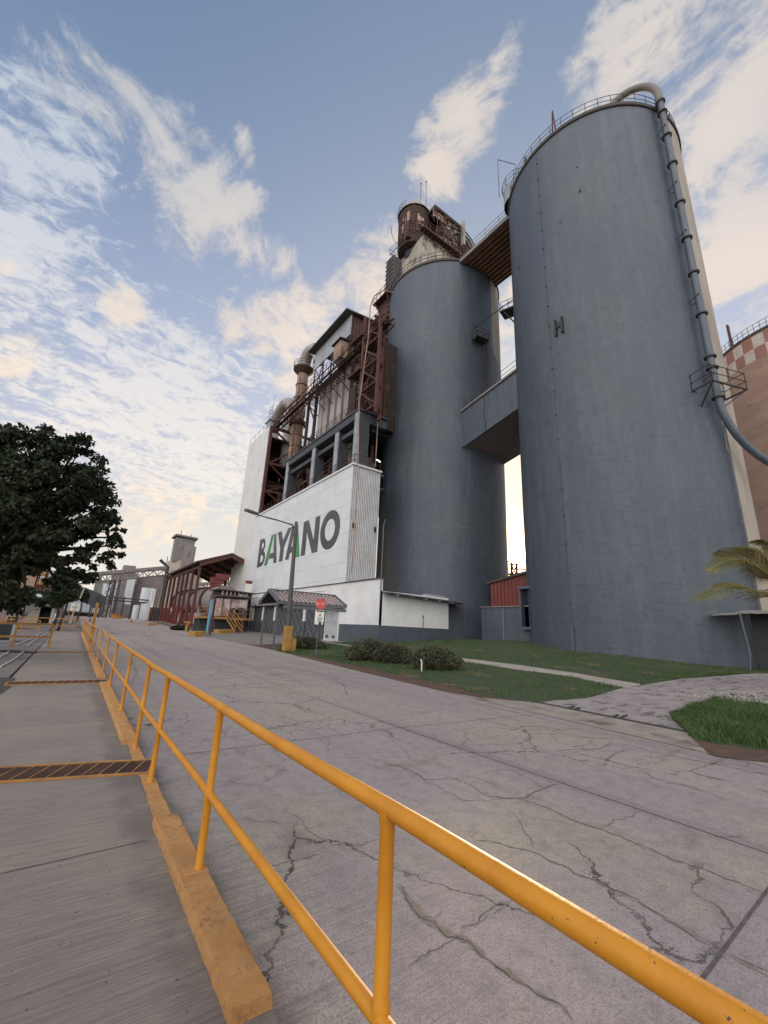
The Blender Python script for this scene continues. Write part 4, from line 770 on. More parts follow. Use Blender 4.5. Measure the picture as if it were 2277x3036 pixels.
mb = MB(); p = pY(z8(605, 425), 28.44); p2 = pY(z8(600, 600), 28.44); p3 = pY(z8(550, 602), 28.44); mb.path([p, (p[0], 28.44, p2[2]+.15), (p[0]-.15, 28.44, p2[2]), (p3[0], 28.44, p3[2])], .028, 6); mb.box(p[0]-.05, 28.4, p[2], p[0]+.05, 28.47, p[2]+.12); P('conduit', mb, M['galv'], t)
mb = MB(); mb.bar((25.8, 29.6, 4.9), (28.2, 29.6, 4.9), .5, .25); P('roof_duct', mb, M['greysheet'], t)
t = T('ground_floor', 'white painted ground floor wall with a dark grey base below the lettered cladding', 'building', (20, 45, .4))
mb = MB(); mb.box(20, 28.50, 2.02, 20.3, 60, 5.72); P('upper_wall', mb, M['white'], t)
mb = MB(); mb.box(19.985, 28.47, .2, 20.3, 34.75, 2.02); P('lower_wall', mb, M['darkgrey'], t)
mb = MB(); mb.box(19.9, 28.42, 5.72, 20.35, 34.3, 5.82); mb.box(19.9, 34.3, 5.72, 20.2, 60, 5.80); P('roof_edge', mb, M['darkroof'], t)
mb = MB()
for y in (41, 47.4, 53.8): mb.box(19.93, y, 4.4, 20.0, y+.25, 5.7)
mb.box(19.94, 38, 5.2, 20, 60, 5.3); P('pilaster', mb, M['white'], t)
mb = MB(); mb.tube((19.95, 28.3, 4.0), (19.95, 28.3, 10.3), .045, 6); mb.tube((19.95, 28.3, 10.3), (20.3, 28.5, 10.9), .04, 6); P('wall_pipe', mb, M['galv'], t)
# lattice wall with pilasters, doors
t = T('lattice_wall', 'dark grey lattice patterned wall with white capped pilasters under the porch roof', 'wall', (19.9, 46, .4))
mb = MB(); mb.box(19.80, 37.6, .1, 19.98, 57.8, 3.9); P('panel', mb, M['lattice'], t)
mb = MB()
for y0 in np.arange(37.8, 57.6, .62):
    for z0 in np.arange(.55, 3.7, .62):
        if (int(round((y0-37.8)/.62))+int(round((z0-.55)/.62))) % 2 == 0: a = [(19.77, y0, z0+.31), (19.77, y0+.31, z0), (19.77, y0+.62, z0+.31), (19.77, y0+.31, z0+.62)]; [mb.bar(a[i], a[(i+1) % 4], .05, .03) for i in range(4)]
P('lattice', mb, M['framedark'], t)
wh = MB(); dk = MB()
for y in (41.4, 45.7, 49.6, 53.6, 57.5): wh.box(19.62, y, 2.2, 19.80, y+.42, 3.92); dk.box(19.62, y, .1, 19.80, y+.42, 2.2)
P('pilaster_cap', wh, M['white'], t); P('pilaster_base', dk, M['darkgrey'], t)
mb = MB(); mb.box(19.7, 37.5, 1.9, 19.80, 39.2, 3.7); P('white_panel', mb, M['white'], t)
t = T('double_door', 'pair of pale grey metal doors with vents beside the porch', 'door', (19.95, 36, .4))
for k, (a, b) in enumerate(((34.85, 36.05), (36.09, 37.30))):
    mb = MB(); mb.box(19.91, a, .5, 19.98, b, 3.1); d = P('leaf', mb, M['door'], t)
    mb = MB(); mb.box(19.90, a+.45, .72, 19.913, b-.30, .98); P('vent', mb, M['black'], d)
    mb = MB(); rng = random.Random(k)
    for r in range(3):
        y = b-.30
        while y > a+.36: w = rng.uniform(.08, .2); mb.box(19.904, max(y-w, a+.3), 1.95+.13*(2-r), 19.911, y, 2.02+.13*(2-r)); y -= w+.05
    P('notice', mb, M['framegrey'], d)
mb = MB(); mb.box(19.92, 34.72, .4, 20.0, 34.85, 3.2); mb.box(19.92, 37.30, .4, 20.0, 37.42, 3.2); mb.box(19.92, 34.85, 3.1, 20.0, 37.30, 3.2); mb.box(19.7, 34.7, .3, 20.0, 37.42, .5); P('frame', mb, M['white'], t)
mb = MB(); mb.box(19.2, 34.6, 3.4, 20.0, 38.0, 3.8); P('canopy', mb, M['tile_dark'], t)
# porch roof: free standing gable shelter, its ridge running from the road towards the wall
t = T('porch', 'gable roofed shelter with pink and grey striped roof on thin grey posts', 'shelter', (13, 27.8, .2))
xa, xb = 10.4, 15.45; yl, ym, yr = 29.45, 27.8, 26.05; zE, zR = 3.12, 3.86
mb = MB(); m = 4*17
for (ya, za, yb_, zb_) in ((yr, zE, ym, zR), (ym, zR, yl, zE)):
    vs = []
    for i in range(m+1):
        x = xa+(xb-xa)*i/m; d_ = .06*(0, 1, 1, 0)[i % 4]; vs += [(x, ya, za+d_), (x, yb_, zb_+d_)]
    mb.add(vs, [(2*i, 2*i+2, 2*i+3, 2*i+1) for i in range(m)])
P('roof', mb, M['tile'], t)
mb = MB()
for i in range(18):
    x = xa+(xb-xa)*i/17
    for ya in (yr, yl): mb.bar((x+.005, ya, zE+.004), (x+.005, ym, zR+.004), .11, .02)
P('roof_rib_gap', mb, M['tile_dark'], t)
mb = MB(); mb.prism([(xa+.1, yr+.05, zE-.03), (xa+.1, ym, zR-.03), (xa+.1, yl-.05, zE-.03), (xa+.1, yl-.05, zE-.09), (xa+.1, ym, zR-.10), (xa+.1, yr+.05, zE-.09)], (xb-xa-.2, 0, 0)); P('roof_deck', mb, M['black'], t)
mb = MB()
for x in (xa, xb):
    mb.bar((x, yr-.05, zE), (x, ym, zR+.04), .09, .20); mb.bar((x, ym, zR+.04), (x, yl+.05, zE), .09, .20)
mb.bar((xa, ym, zR+.10), (xb, ym, zR+.10), .26, .08); mb.bar((xa, yr, zE-.08), (xb, yr, zE-.08), .08, .16); mb.bar((xa, yl, zE-.08), (xb, yl, zE-.08), .08, .16); P('trim', mb, M['tile_dark'], t)
mb = MB(); mb.bar((xa+.15, yr+.1, zE-.16), (xa+.15, yl-.1, zE-.16), .12, .14); mb.bar((xa+.4, yr, zE-.3), (xb, yr, zE-.3), .12, .2); mb.bar((xb-.2, yr, zE-.2), (xb-.2, yl, zE-.2), .12, .2); P('tie_beam', mb, M['tile_dark'], t)
for b in (zp(125, 925), zp(325, 965)):
    p = pT(b); mb = MB(); mb.box(p[0]-.05, p[1]-.05, p[2]-.05, p[0]+.05, p[1]+.05, zE-.1); P('post', mb, M['post'], t)
mb = MB(); mb.box(xb-.25, yl-.15, .3, xb-.15, yl-.05, zE-.1); P('post', mb, M['post'], t)
mb = MB(); mb.box(19.2, 37.45, 3.92, 20.0, 58.4, 4.02); P('wall_eave', mb, M['redsteel'], loc=(19.6, 48, 4), label='thin rusty eave strip running along the top of the lattice wall', cat='eave')
# ------------------------------------------------------------------ main plant building
t = T('lettered_building', 'white clad building front with large charcoal and green lettering', 'building', (20, 47, .4)); LB = t
mb = MB(); mb.box(20.0, 34.22, 5.80, 20.12, 62.8, 17.62); P('front_cladding', mb, M['clad'], t)
mb = MB(); mb.box(20.13, 34.30, 5.83, 23.45, 34.34, 17.6); mb.box(23.41, 34.34, 5.83, 23.45, 38, 17.6); P('side_backing', mb, M['framedark'], t)
mb = MB()
for i in range(17): x = 20.02+i*.202; mb.box(x, 34.2, 5.83, x+.135, 34.30, 17.62)
P('side_cladding', mb, M['rib_light'], t)
mb = MB()
for z in (7.6, 9.4, 11.2, 13.0, 14.8, 16.6): mb.box(20.14, 34.26, z, 23.4, 34.298, z+.04)
P('side_rail', mb, M['rust'], t)
mb = MB(); mb.box(19.86, 34.02, 17.62, 20.3, 62.9, 17.80); mb.box(20.3, 34.02, 17.62, 23.5, 34.3, 17.795); P('ledge', mb, M['white'], t)
for x, z, w, h in ((20.35, 11.1, .3, .5), (22.9, 11.1, .2, .55)):
    mb = MB(); mb.box(x, 34.08, z, x+w, 34.145, z+h); mb.box(x+.02, 34.02, z+.2, x+w-.1, 34.08, z+.4)
    P('wall_lamp', mb, M['black'], t)
# painted letters: outlines in (y, z) on the wall face, reading towards smaller y
def letter(polys, m, nm='letter'):
    mb = MB()
    for k, pl in enumerate(polys): mb.prism([(19.985-.0016*(k % 4 if len(polys) < 9 else k % 2), y, z) for y, z in pl], (.012, 0, 0))
    return P(nm, mb, m, LB)
ZB, ZT = 9.46, 13.55
def ring(outer, inner):
    """strip polygons between two closed outlines with equal counts"""
    n = len(outer); return [[outer[i], outer[(i+1) % n], inner[(i+1) % n], inner[i]] for i in range(n)]
h = ZT-ZB
def half_d(y0, y1, za, zb, st, si):
    """bowl of a B from stem edge y0 bulging to y1 (smaller y)"""
    zc = (za+zb)/2; r = (zb-za)/2; o = []; i_ = []
    for k in range(13):
        a = math.pi/2-math.pi*k/12; o.append((y0-(y0-y1)*max(0, math.cos(a))**.75, zc+r*math.sin(a))); i_.append((y0-(y0-y1-st)*max(0, math.cos(a))**.75, zc+(r-si)*math.sin(a)))
    return [[o[k], o[k+1], i_[k+1], i_[k]] for k in range(12)]
B = [[(59.45, ZB), (58.35, ZB), (58.35, ZT), (59.45, ZT)]]+half_d(58.35, 57.0, ZB+h*.50, ZT, .62, .60)+half_d(58.35, 56.55, ZB, ZB+h*.56, .68, .62)
letter(B, M['letter'])
letter([[(56.55, ZB), (55.35, ZB), (54.05, ZT), (55.0, ZT)]], M['letter_green'])
letter([[(53.85, ZT), (53.30, ZT), (52.0, ZB), (53.15, ZB)], [(53.95, ZT-.5), (53.85, ZT), (53.15, ZB), (53.75, ZT-1.7)], [(54.95, ZB+.75), (54.72, ZB+1.5), (53.0, ZB+1.5), (52.7, ZB+.75)]], M['letter'])
letter([[(52.75, ZT), (51.45, ZT), (50.05, ZB+1.75), (51.25, ZB+1.75)], [(51.25, ZB), (50.05, ZB), (50.05, ZB+1.75), (51.25, ZB+1.75)], [(49.35, ZT), (48.15, ZT), (50.05, ZB+1.75), (51.25, ZB+1.75), (50.72, ZB+2.6)]], M['letter'])
letter([[(49.30, ZB), (48.15, ZB), (47.15, ZT), (48.15, ZT)], [(48.1, ZB+.75), (47.95, ZB+1.5), (46.9, ZB+1.5), (46.9, ZB+.75)]], M['letter'])
letter([[(47.0, ZT), (46.35, ZT), (45.05, ZB), (46.25, ZB)]], M['letter_green'])
letter([[(44.75, ZB), (43.6, ZB), (43.6, ZT), (44.75, ZT)], [(41.7, ZB), (40.55, ZB), (40.55, ZT), (41.7, ZT)], [(44.55, ZT), (43.45, ZT), (40.75, ZB), (41.85, ZB)]], M['letter'])
nO = 48; oc = (38.08, (ZB+ZT)/2); O1 = [(oc[0]+2.12*math.cos(2*math.pi*k/nO), oc[1]+2.10*math.sin(2*math.pi*k/nO)) for k in range(nO)]; O2 = [(oc[0]+1.08*math.cos(2*math.pi*k/nO), oc[1]+1.16*math.sin(2*math.pi*k/nO)) for k in range(nO)]
letter(ring(O1, O2), M['letter'])
# tall white building behind it
t = T('white_building', 'tall plain white clad building at the left end of the plant', 'building', (20, 68, .8))
mb = MB(); mb.box(20.3, 62.9, 1, 20.5, 73.1, 33.45); P('front_cladding', mb, M['clad_old'], t)
mb = MB(); mb.box(20.5, 72.9, 1, 38, 73.1, 33.4); mb.box(37.8, 63.0, 1, 38, 72.9, 33.4); P('rear_cladding', mb, M['brownsheet'], t)
mb = MB(); mb.box(20.5, 66.5, 33.15, 37.8, 72.9, 33.4); P('roof', mb, M['darkroof'], t)
mb = MB(); mb.box(20.35, 62.5, 17.8, 20.8, 62.9, 33.4); mb.bar((20.8, 62.7, 33.2), (36, 62.7, 33.2), .3, .4); mb.box(35.6, 62.5, 17, 36.1, 62.9, 33.2)
for z in (22.2, 26.9): mb.bar((20.8, 62.7, z), (36, 62.7, z), .25, .35)
P('corner_post', mb, M['redsteel'], t)
mb = MB()
for z0, z1_ in ((17.8, 22.2), (22.2, 26.9)): mb.bar((20.8, 62.7, z1_), (25, 62.7, z0+1.8), .2); mb.bar((25, 62.7, z0+1.8), (21, 62.7, z0), .2)
mb.bar((21, 62.7, 33), (25.2, 62.7, 30.3), .25); mb.bar((25.2, 62.7, 30.3), (21, 62.7, 27), .25); mb.bar((25.2, 62.7, 30.3), (32, 62.7, 30.4), .25); P('brace', mb, M['redsteel'], t)
mb = MB(); mb.box(20.4, 63.2, 33.45, 22.2, 65.0, 34.7); mb.box(20.2, 62.9, 34.7, 22.6, 65.4, 34.85); P('roof_hut', mb, M['framegrey'], t)
mb = MB(); railing(mb, [(20.6, 63.4, 34.85), (20.6, 65.0, 34.85), (22, 65.0, 34.85)], 2.6, .03, 3, .8); railing(mb, [(20.4, 66, 33.45), (20.4, 73, 33.45)], 1.1, .03, 0, 2.2)
mb.path([(20.5, 63.0, 34.85), (20.5, 63.0, 38.6), (20.5, 62.5, 39.0), (20.5, 61.9, 38.6)], .03, 5); P('roof_railing', mb, M['post'], t)
for z in (17.75, 22.2, 26.9):
    mb = MB(); mb.box(21, 63.3, z, 36, 71, z+.2); P('floor', mb, M['rust'], t)
    mb = MB(); railing(mb, [(21.0, 63.2, z+.2), (30, 63.2, z+.2)], 1.15, .03, 1, 1.4); P('floor_railing', mb, M['redsteel'], t)
mb = MB(); rng = random.Random(14)
for i in range(12): x = rng.uniform(22, 32); z = rng.choice((18, 22.5, 27.2)); mb.cyl(x, rng.uniform(64, 69), rng.uniform(.35, .9), z, z+rng.uniform(1, 3.2), 12)
for i in range(8): z = rng.uniform(18, 32); mb.tube((21.5, rng.uniform(64, 67), z), (34, rng.uniform(64, 67), z+rng.uniform(-1, 1)), rng.uniform(.1, .3), 8)
P('machinery', mb, M['rust'], t)
# grey frame with two storeys of open bays on the lettered building
t = T('plant_frame', 'grey and charcoal concrete frame standing open above the lettered cladding', 'frame', (20.4, 44, 17.8)); PF = t
for y in (34.25, 38.45, 44.25, 52.5):
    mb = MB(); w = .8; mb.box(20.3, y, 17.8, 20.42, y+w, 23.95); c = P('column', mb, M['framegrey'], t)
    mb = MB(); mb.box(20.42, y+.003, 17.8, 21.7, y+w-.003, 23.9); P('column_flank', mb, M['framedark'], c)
mb = MB(); mb.box(20.25, 35.05, 23.1, 21.2, 52.5, 23.9); mb.box(20.7, 35.05, 22.0, 21.3, 52.5, 22.5); mb.box(21.7, 34.3, 22.9, 24.0, 35.0, 23.9); P('beam', mb, M['framedark'], t)
mb = MB(); mb.box(20.15, 34.1, 23.95, 24.0, 53.4, 24.15); mb.box(24.0, 37.5, 23.95, 33, 53.4, 24.15); P('deck', mb, M['framedark'], t)
mb = MB(); railing(mb, [(20.35, 53.2, 24.15), (20.35, 34.3, 24.15), (23.6, 34.3, 24.15)], 1.15, .03, 2, 1.25); P('deck_railing', mb, M['rust'], t)
mb = MB(); mb.box(20.3, 34.4, 17.35, 24, 62, 17.6); mb.box(24, 38, 17.35, 33, 62, 17.6); P('floor', mb, M['framedark'], t)
mb = MB(); railing(mb, [(20.15, 62.5, 17.8), (20.15, 34.25, 17.8), (23.4, 34.25, 17.8)], 1.1, .03, 1, 1.35); P('floor_railing', mb, M['redsteel'], t)
P('back_wall', corr_yz(29.5, 34.5, 62, 17.6, 33, .5, .08), M['brownsheet'], t)
P('end_wall', corr_xz(43.5, 22.5, 29.5, 17.6, 24, .5, .08), M['brownsheet'], t)
mb = MB(); rng = random.Random(21)
for i in range(9): y = 38.5+i*1.7+rng.uniform(-.5, .5); x = rng.uniform(22, 26); mb.lathe(x, y, [(.01, 17.6), (rng.uniform(.4, .8), 17.8), (.8, 19+rng.uniform(0, 1)), (.25, 20.2), (.2, 22.5)], 12)
for i in range(14): y = rng.uniform(45, 56); z = 17.7+rng.uniform(.2, 3.0); mb.tube((21.6, y, z), (21.8, y-rng.uniform(2, 6), z+rng.uniform(-.5, 1.4)), rng.uniform(.05, .14), 7)
for i in range(60):
    y = rng.uniform(36.5, 61); z = rng.uniform(17.7, 23.5); x = rng.uniform(21.6, 23.5); k = rng.random(); d = (rng.uniform(.5, 2.5), 0) if k < .5 else (0, rng.uniform(.5, 2.2)) if k < .75 else (rng.uniform(-1.5, 1.5), rng.uniform(.8, 2)); mb.bar((x, y, z), (x, y+d[0], min(23.9, z+d[1])), rng.uniform(.05, .16))
for i in range(10): y = rng.uniform(40, 60); x = rng.uniform(22, 26); mb.tube((x, y, 17.6), (x+rng.uniform(-1, 1), y+rng.uniform(-2, 2), 23.9), rng.uniform(.08, .28), 8)
P('machinery', mb, M['rust'], t)
mb = MB(); mb.lathe(23.6, 40.3, [(.9, 23), (.9, 21.4), (.25, 19.5), (.25, 18)], 14); mb.lathe(22.6, 36.9, [(.7, 23), (.7, 21.8), (.2, 20.2), (.2, 18)], 14); P('hopper', mb, M['duct'], t, smooth=40)
mb = MB(); mb.cyl(22.3, 35.2, .5, 17.6, 19.2, 16); mb.cyl(23.3, 35.8, .45, 17.6, 19.0, 16); P('tank', mb, M['framedark'], t, smooth=40)
mb = MB(); mb.bar((23.3, 34.9, 19.3), (23.9, 35.1, 19.3), .14, .08); pe = MT('lit_tube', .5); pe.b.inputs['Emission Color'].default_value = (1, .95, .8, 1); pe.b.inputs['Emission Strength'].default_value = 4.0; P('lamp_tube', mb, pe.m, t)
# bag filter with pleated silver panels
t = T('bag_filter', 'silver bag filter house with tall rust streaked panels above the grey frame', 'filter house', (23, 46, 24.2))
mb = MB(); vs = []
n = 5
for i in range(n):
    y0 = 50.3-9.4*i/n; y1 = 50.3-9.4*(i+1)/n
    mb.prism([(23.0, y0, 24.3), (23.0, y0-1.15, 24.3), (23.55, y0-1.25, 24.3), (23.55, y1, 24.3), (24.2, y1, 24.3), (24.2, y0, 24.3)], (0, 0, 10.6))
P('front_panel', mb, M['bag'], t)
mb = MB(); mb.box(24.2, 40.95, 24.3, 29, 50.3, 34.8); P('casing', mb, M['duct'], t)
mb = MB()
for y in (50.6, 40.6): mb.box(22.5, y-.15, 24.15, 22.9, y+.2, 36)
mb.box(22.5, 40.4, 34.9, 29, 50.9, 35.2); mb.bar((22.7, 53.2, 24.15), (22.7, 53.2, 36), .35); mb.bar((24, 56.4, 18), (24, 56.4, 36.5), .3); mb.bar((22.7, 53.2, 30), (24, 56.4, 30), .2); mb.bar((22.7, 53.2, 25), (22.7, 50.6, 29), .15); mb.bar((22.7, 53.2, 34), (22.7, 50.6, 30), .15); P('steel_frame', mb, M['rust'], t)
mb = MB(); mb.lathe(26.5, 54.5, [(2.4, 27.2), (2.4, 28.2), (1.2, 30.4), (.6, 31)], 20); mb.lathe(26.5, 54.5, [(.8, 18), (2.3, 23), (2.4, 27.2)], 20); P('cyclone', mb, M['rust'], t, smooth=40)
mb = MB(); railing(mb, arcpts(26.5, 54.5, 2.5, 28.3, 90, 300, 10), 1.1, .03, 1, 99); P('cyclone_railing', mb, M['rust'], t)
# roofed house at the top
t = T('roof_house', 'pale blue panelled roof house with an overhanging dark roof at the top of the plant', 'building', (23, 48, 36))
mb = MB(); mb.box(22.95, 42.55, 40.0, 23.1, 53.3, 43.25); P('front_panel', mb, M['greysheet'], t)
mb = MB(); mb.prism([(21.9, 42.1, 43.25), (35.5, 42.1, 44.5), (35.5, 42.1, 44.75), (21.9, 42.1, 43.45)], (0, 11.9, 0)); P('roof', mb, M['darkroof'], t)
P('side_wall', corr_xz(42.7, 23.1, 35, 35.5, 43.3, .5, .06), M['brownsheet'], t)
mb = MB(); mb.box(23.1, 42.9, 36, 34.5, 53.2, 36.2); mb.box(34.4, 42.9, 36, 34.6, 53.2, 43.8); P('floor', mb, M['brownsheet'], t)
mb = MB()
for y in (42.75, 45.2, 47.7, 50.3, 53.1): mb.bar((23.05, y, 35.2), (23.05, y, 40), .16)
for y in (45.2, 50.3): mb.bar((23.05, y, 36), (23.05, y+2.4, 39.9), .10); mb.bar((23.05, y+2.4, 36), (23.05, y, 39.9), .10)
P('leg', mb, M['rust'], t)
t = T('gantry_hut', 'small rusty hut with a black roof perched on the walkway of the plant', 'hut', (21.6, 44, 35.2))
mb = MB(); a0 = pX(z1(830, 640), 21.4); a1 = pX(z1(935, 560), 21.4); yA, yB = a0[1]-.3, a1[1]+.1
yB += .5; yA -= .5; mb.box(21.3, yB, 35.4, 22.4, yA, 37.9); P('wall', mb, M['rustpipe'], t); mb = MB(); mb.prism([(21.0, yB-.3, 37.9), (22.7, yB-.3, 38.1), (22.7, yB-.3, 38.22), (21.0, yB-.3, 38.02)], (0, yA-yB+.6, 0)); P('roof', mb, M['black'], t); mb = MB(); mb.lathe(22, (yA+yB)/2, [(1.0, 35.4), (.1, 34.2)], 4, 45, 405); P('hopper_base', mb, M['steel'], t)
# long walkway truss along the front
t = T('conveyor_walkway', 'long rusty truss walkway running level across the whole plant front', 'walkway', (21, 47, 33.6))
mb = MB(); truss(mb, (20.9, 31.2, 33.6), (20.9, 64.0, 33.6), 1.0, (1.3, 0, 0), 26, .065); P('truss', mb, M['rust'], t)
mb = MB(); mb.box(21.3, 31.2, 33.62, 21.8, 64, 33.66); mb.tube((21.3, 31, 34.0), (21.3, 64, 34.0), .07, 8); mb.tube((21.8, 31, 34.2), (21.8, 64, 34.2), .06, 8); P('deck', mb, M['rust'], t)
mb = MB(); railing(mb, [(20.9, 31.2, 34.6), (20.9, 64, 34.6)], 1.0, .03, 1, 1.5); P('railing', mb, M['redsteel'], t)
mb = MB(); 
for x in np.arange(20.8, 22.4, .22): mb.bar((x, 40.8, 32.5), (x, 50.5, 32.5), .05)
for y in np.arange(40.9, 50.5, .6): mb.bar((20.7, y, 32.42), (22.4, y, 32.42), .07)
for y in (41.5, 43.6, 45.8, 48.0, 50.1): mb.bar((20.8, y, 32.4), (22.9, y, 30.8), .10)
P('lower_gangway', mb, M['rust'], t)
mb = MB(); railing(mb, [(20.75, 50.5, 32.62), (20.75, 41, 32.62)], 1.0, .03, 1, 1.2); P('gangway_railing', mb, M['rust'], t)
# chimney duct and bends
ch = pX(z1(572, 900), 24.3); cy_ = ch[1]
t = T('duct_stack', 'rust streaked round duct stack with a ring platform and an elbow at its top', 'chimney', (24.3, cy_, 17.8))
mb = MB(); mb.lathe(24.3, cy_, [(1.02, 17.6), (1.02, 34.2)], 28); P('lower_pipe', mb, M['rustpipe'], t, smooth=40)
mb = MB(); mb.lathe(24.3, cy_, [(.98, 34.6), (1.1, 36.5), (.92, 37.6), (.92, 44.6)], 28); P('upper_pipe', mb, M['rustpipe'], t, smooth=40)
mb = MB(); mb.lathe(24.3, cy_, [(1.02, 34.0), (1.32, 34.0), (1.32, 34.7), (.98, 34.7)], 28)
for z in (20, 22.5, 25, 27.5, 30, 32, 36.4, 39, 41.5): mb.lathe(24.3, cy_, [(.98, z), (1.09, z), (1.09, z+.08), (.98, z+.08)], 28)
P('flange', mb, M['rust'], t, smooth=30)
mb = MB(); mb.lathe(24.3, cy_, [(.95, 43.7), (1.75, 44.6), (1.75, 44.9), (.95, 44.9)], 24); P('platform', mb, M['rust'], t, smooth=30)
mb = MB(); railing(mb, arcpts(24.3, cy_, 1.72, 44.9, 0, 360, 14), 1.05, .03, 1, 99); P('platform_railing', mb, M['rust'], t)
e = np.array([24.3, cy_, 44.7]); pts = [e, e+[0, 0, 1.2], e+[.1, -.5, 2.3], e+[.2, -1.6, 2.9], e+[.3, -3.0, 2.6], e+[.4, -4.4, 1.2], e+[.4, -5.2, -1.0]]
mb = MB(); mb.path(pts, [1.0, 1.05, 1.1, 1.1, 1.1, 1.05, .9], 20); P('top_elbow', mb, M['duct'], t, smooth=50)
mb = MB(); 
for s in (-.22, .22): mb.bar((23.4, cy_-1.1+s, 26), (23.4, cy_-1.1+s, 43), .05)
for z in np.arange(26, 43, .45): mb.bar((23.4, cy_-1.32, z), (23.4, cy_-.88, z), .035)
P('ladder', mb, M['rust'], t)
t = T('arched_duct', 'weathered grey arched duct rising over the walkway near the white building', 'duct', (25.5, 60, 33))
a0 = pX(z1(345, 1180), 25.5); a1 = pX(z1(480, 1090), 25.5); tp = pX(z1(440, 1010), 25.5)
pts = []
for i in range(15): a = math.pi*i/14; pts.append((25.5, (a0[1]+a1[1])/2-math.cos(math.pi-a)*(a0[1]-a1[1])/2*-1, tp[2]-3.4+3.2*math.sin(a)))
mb = MB(); mb.path([(25.5, pts[0][1], 28)]+pts+[(25.5, pts[-1][1], 28)], 1.0, 18); P('pipe', mb, M['duct'], t, smooth=50)
mb = MB(); truss(mb, (22.6, 57.0, 33.9), (22.6, 63.4, 33.9), 3.2, (1.2, 0, 0), 6, .07); P('support', mb, M['rust'], t)
# red stair tower
t = T('stair_tower', 'faded red steel stair tower with platforms beside the left silo', 'stair tower', (22, 33.6, 24))
ys_ = (32.1, 35.4)
for x, y in ((21.0, 32.1), (21.0, 35.4), (22.3, 33.4), (23.4, 35.4)):
    mb = MB(); mb.bar((x, y, 23.0), (x, y, 36.8 if y > 33 else 35.0), .30); P('post', mb, M['redsteel'], t)
mb = MB()
for z in (24, 26.8, 29.6, 32.4, 35.0):
    mb.bar((21.0, 32.1, z), (21.0, 35.4, z), .17); mb.bar((21.0, 35.4, z), (23.4, 35.4, z), .15); mb.bar((21, 32.1, z), (22.3, 33.4, z), .15)
    if z < 35: mb.bar((21.0, 32.1, z), (21.0, 35.4, z+2.8), .15); mb.bar((21.0, 35.4, z), (21.0, 33.7, z+1.4), .11); mb.bar((21.0, 35.4, z), (23.4, 35.4, z+2.8), .13)
P('bracing', mb, M['redsteel'], t)
for k, z in enumerate((29.6, 34.2)):
    mb = MB(); mb.box(20.5, 35.2, z, 24, 37.9, z+.18); mb.bar((20.6, 37.7, z), (23.5, 35.4, z-1.4), .14); pz = P('platform', mb, M['rust'], t)
    mb = MB(); railing(mb, [(20.55, 35.3, z+.18), (20.55, 37.85, z+.18), (24, 37.85, z+.18)], 1.15, .03, 1, .9); P('railing', mb, M['redsteel'], pz)
for k, z in enumerate((24.1, 26.9, 29.7, 32.5)):
    mb = MB(); a, b = ((21.3, 33.2), (21.3, 35.2)) if k % 2 == 0 else ((21.3, 35.2), (21.3, 33.2))
    for s in (0, .9): mb.bar((a[0]+s, a[1], z), (b[0]+s, b[1], z+2.7), .10, .22)
    for i in range(10): f = (i+.5)/10; y = a[1]+(b[1]-a[1])*f; mb.box(21.3, y-.12, z+2.7*f-.02, 22.2, y+.12, z+2.7*f+.02)
    P('stair_flight', mb, M['rust'], t)
mb = MB()
pass
for z in (26.9, 29.7, 32.5): mb = MB(); railing(mb, [(21.25, 32.1, z), (21.25, 35.2, z)], 1.1, .03, 1, .8); P('tower_railing', mb, M['redsteel'], t)
mb = MB(); mb.box(22.2, 38.6, 24.2, 22.4, 40.2, 30); mb.box(24.6, 36.4, 24.2, 29, 42, 36); P('rear_casing', mb, M['rustdark'], t)
mb = MB(); rng = random.Random(31)
for i in range(16): y = rng.uniform(36, 41); z = rng.uniform(24.5, 36); mb.tube((24.3, y, z), (24.5, y+rng.uniform(-1.5, 3), z+rng.uniform(-1, 1)), rng.uniform(.05, .14), 6)
for i in range(8): y = rng.uniform(35.5, 41); mb.tube((24.4, y, 24.3), (24.4, y, rng.uniform(30, 38)), rng.uniform(.05, .12), 6)
for i in range(70):
    y = rng.uniform(35.6, 41); z = rng.uniform(24.4, 36); x = rng.uniform(22.6, 24.5); k = rng.random()
    d = (0, rng.uniform(.6, 2.2), 0) if k < .4 else ((0, 0, rng.uniform(.8, 2.6)) if k < .7 else (0, rng.uniform(-1.5, 1.5), rng.uniform(1, 2.2)))
    mb.bar((x, y, z), (x, y+d[1], z+d[2]), rng.uniform(.06, .16))
for z in (27, 30, 33): railing(mb, [(23.0, 35.6, z), (23.0, 41, z)], 1.0, .03, 1, .9)
P('pipework', mb, M['rust'], t)
mb = MB(); p0 = pX(z1(1065, 1640), 19.9); p1 = pX(z1(1165, 180), 19.9)
mb.path([(19.9, p0[1], 6.5), (19.9, p0[1], 16), (19.9, 33.7, 24.5), (19.9, p1[1]-.2, p1[2]-4), (19.9, p1[1]-.2, p1[2]), (20.1, p1[1]-.6, p1[2]+1.2), (20.6, p1[1]-1.6, p1[2]+1.5), (21.4, p1[1]-2.6, p1[2]+.9)], .06, 7); P('air_pipe', mb, M['rustpipe'], smooth=50, loc=(19.9, 33.8, 17), label='thin pale pipe rising past the stair tower to a hooked top', cat='pipe')
mb = MB(); mb.path([(22.5, 33.9, 18), (22.5, 33.9, 24), (22.55, 33.95, 31)], .05, 6); P('drop_pipe', mb, M['rustpipe'], smooth=50, loc=(22.5, 33.9, 17), label='rusty drop pipe hanging in front of the open bay beside the left silo', cat='pipe')
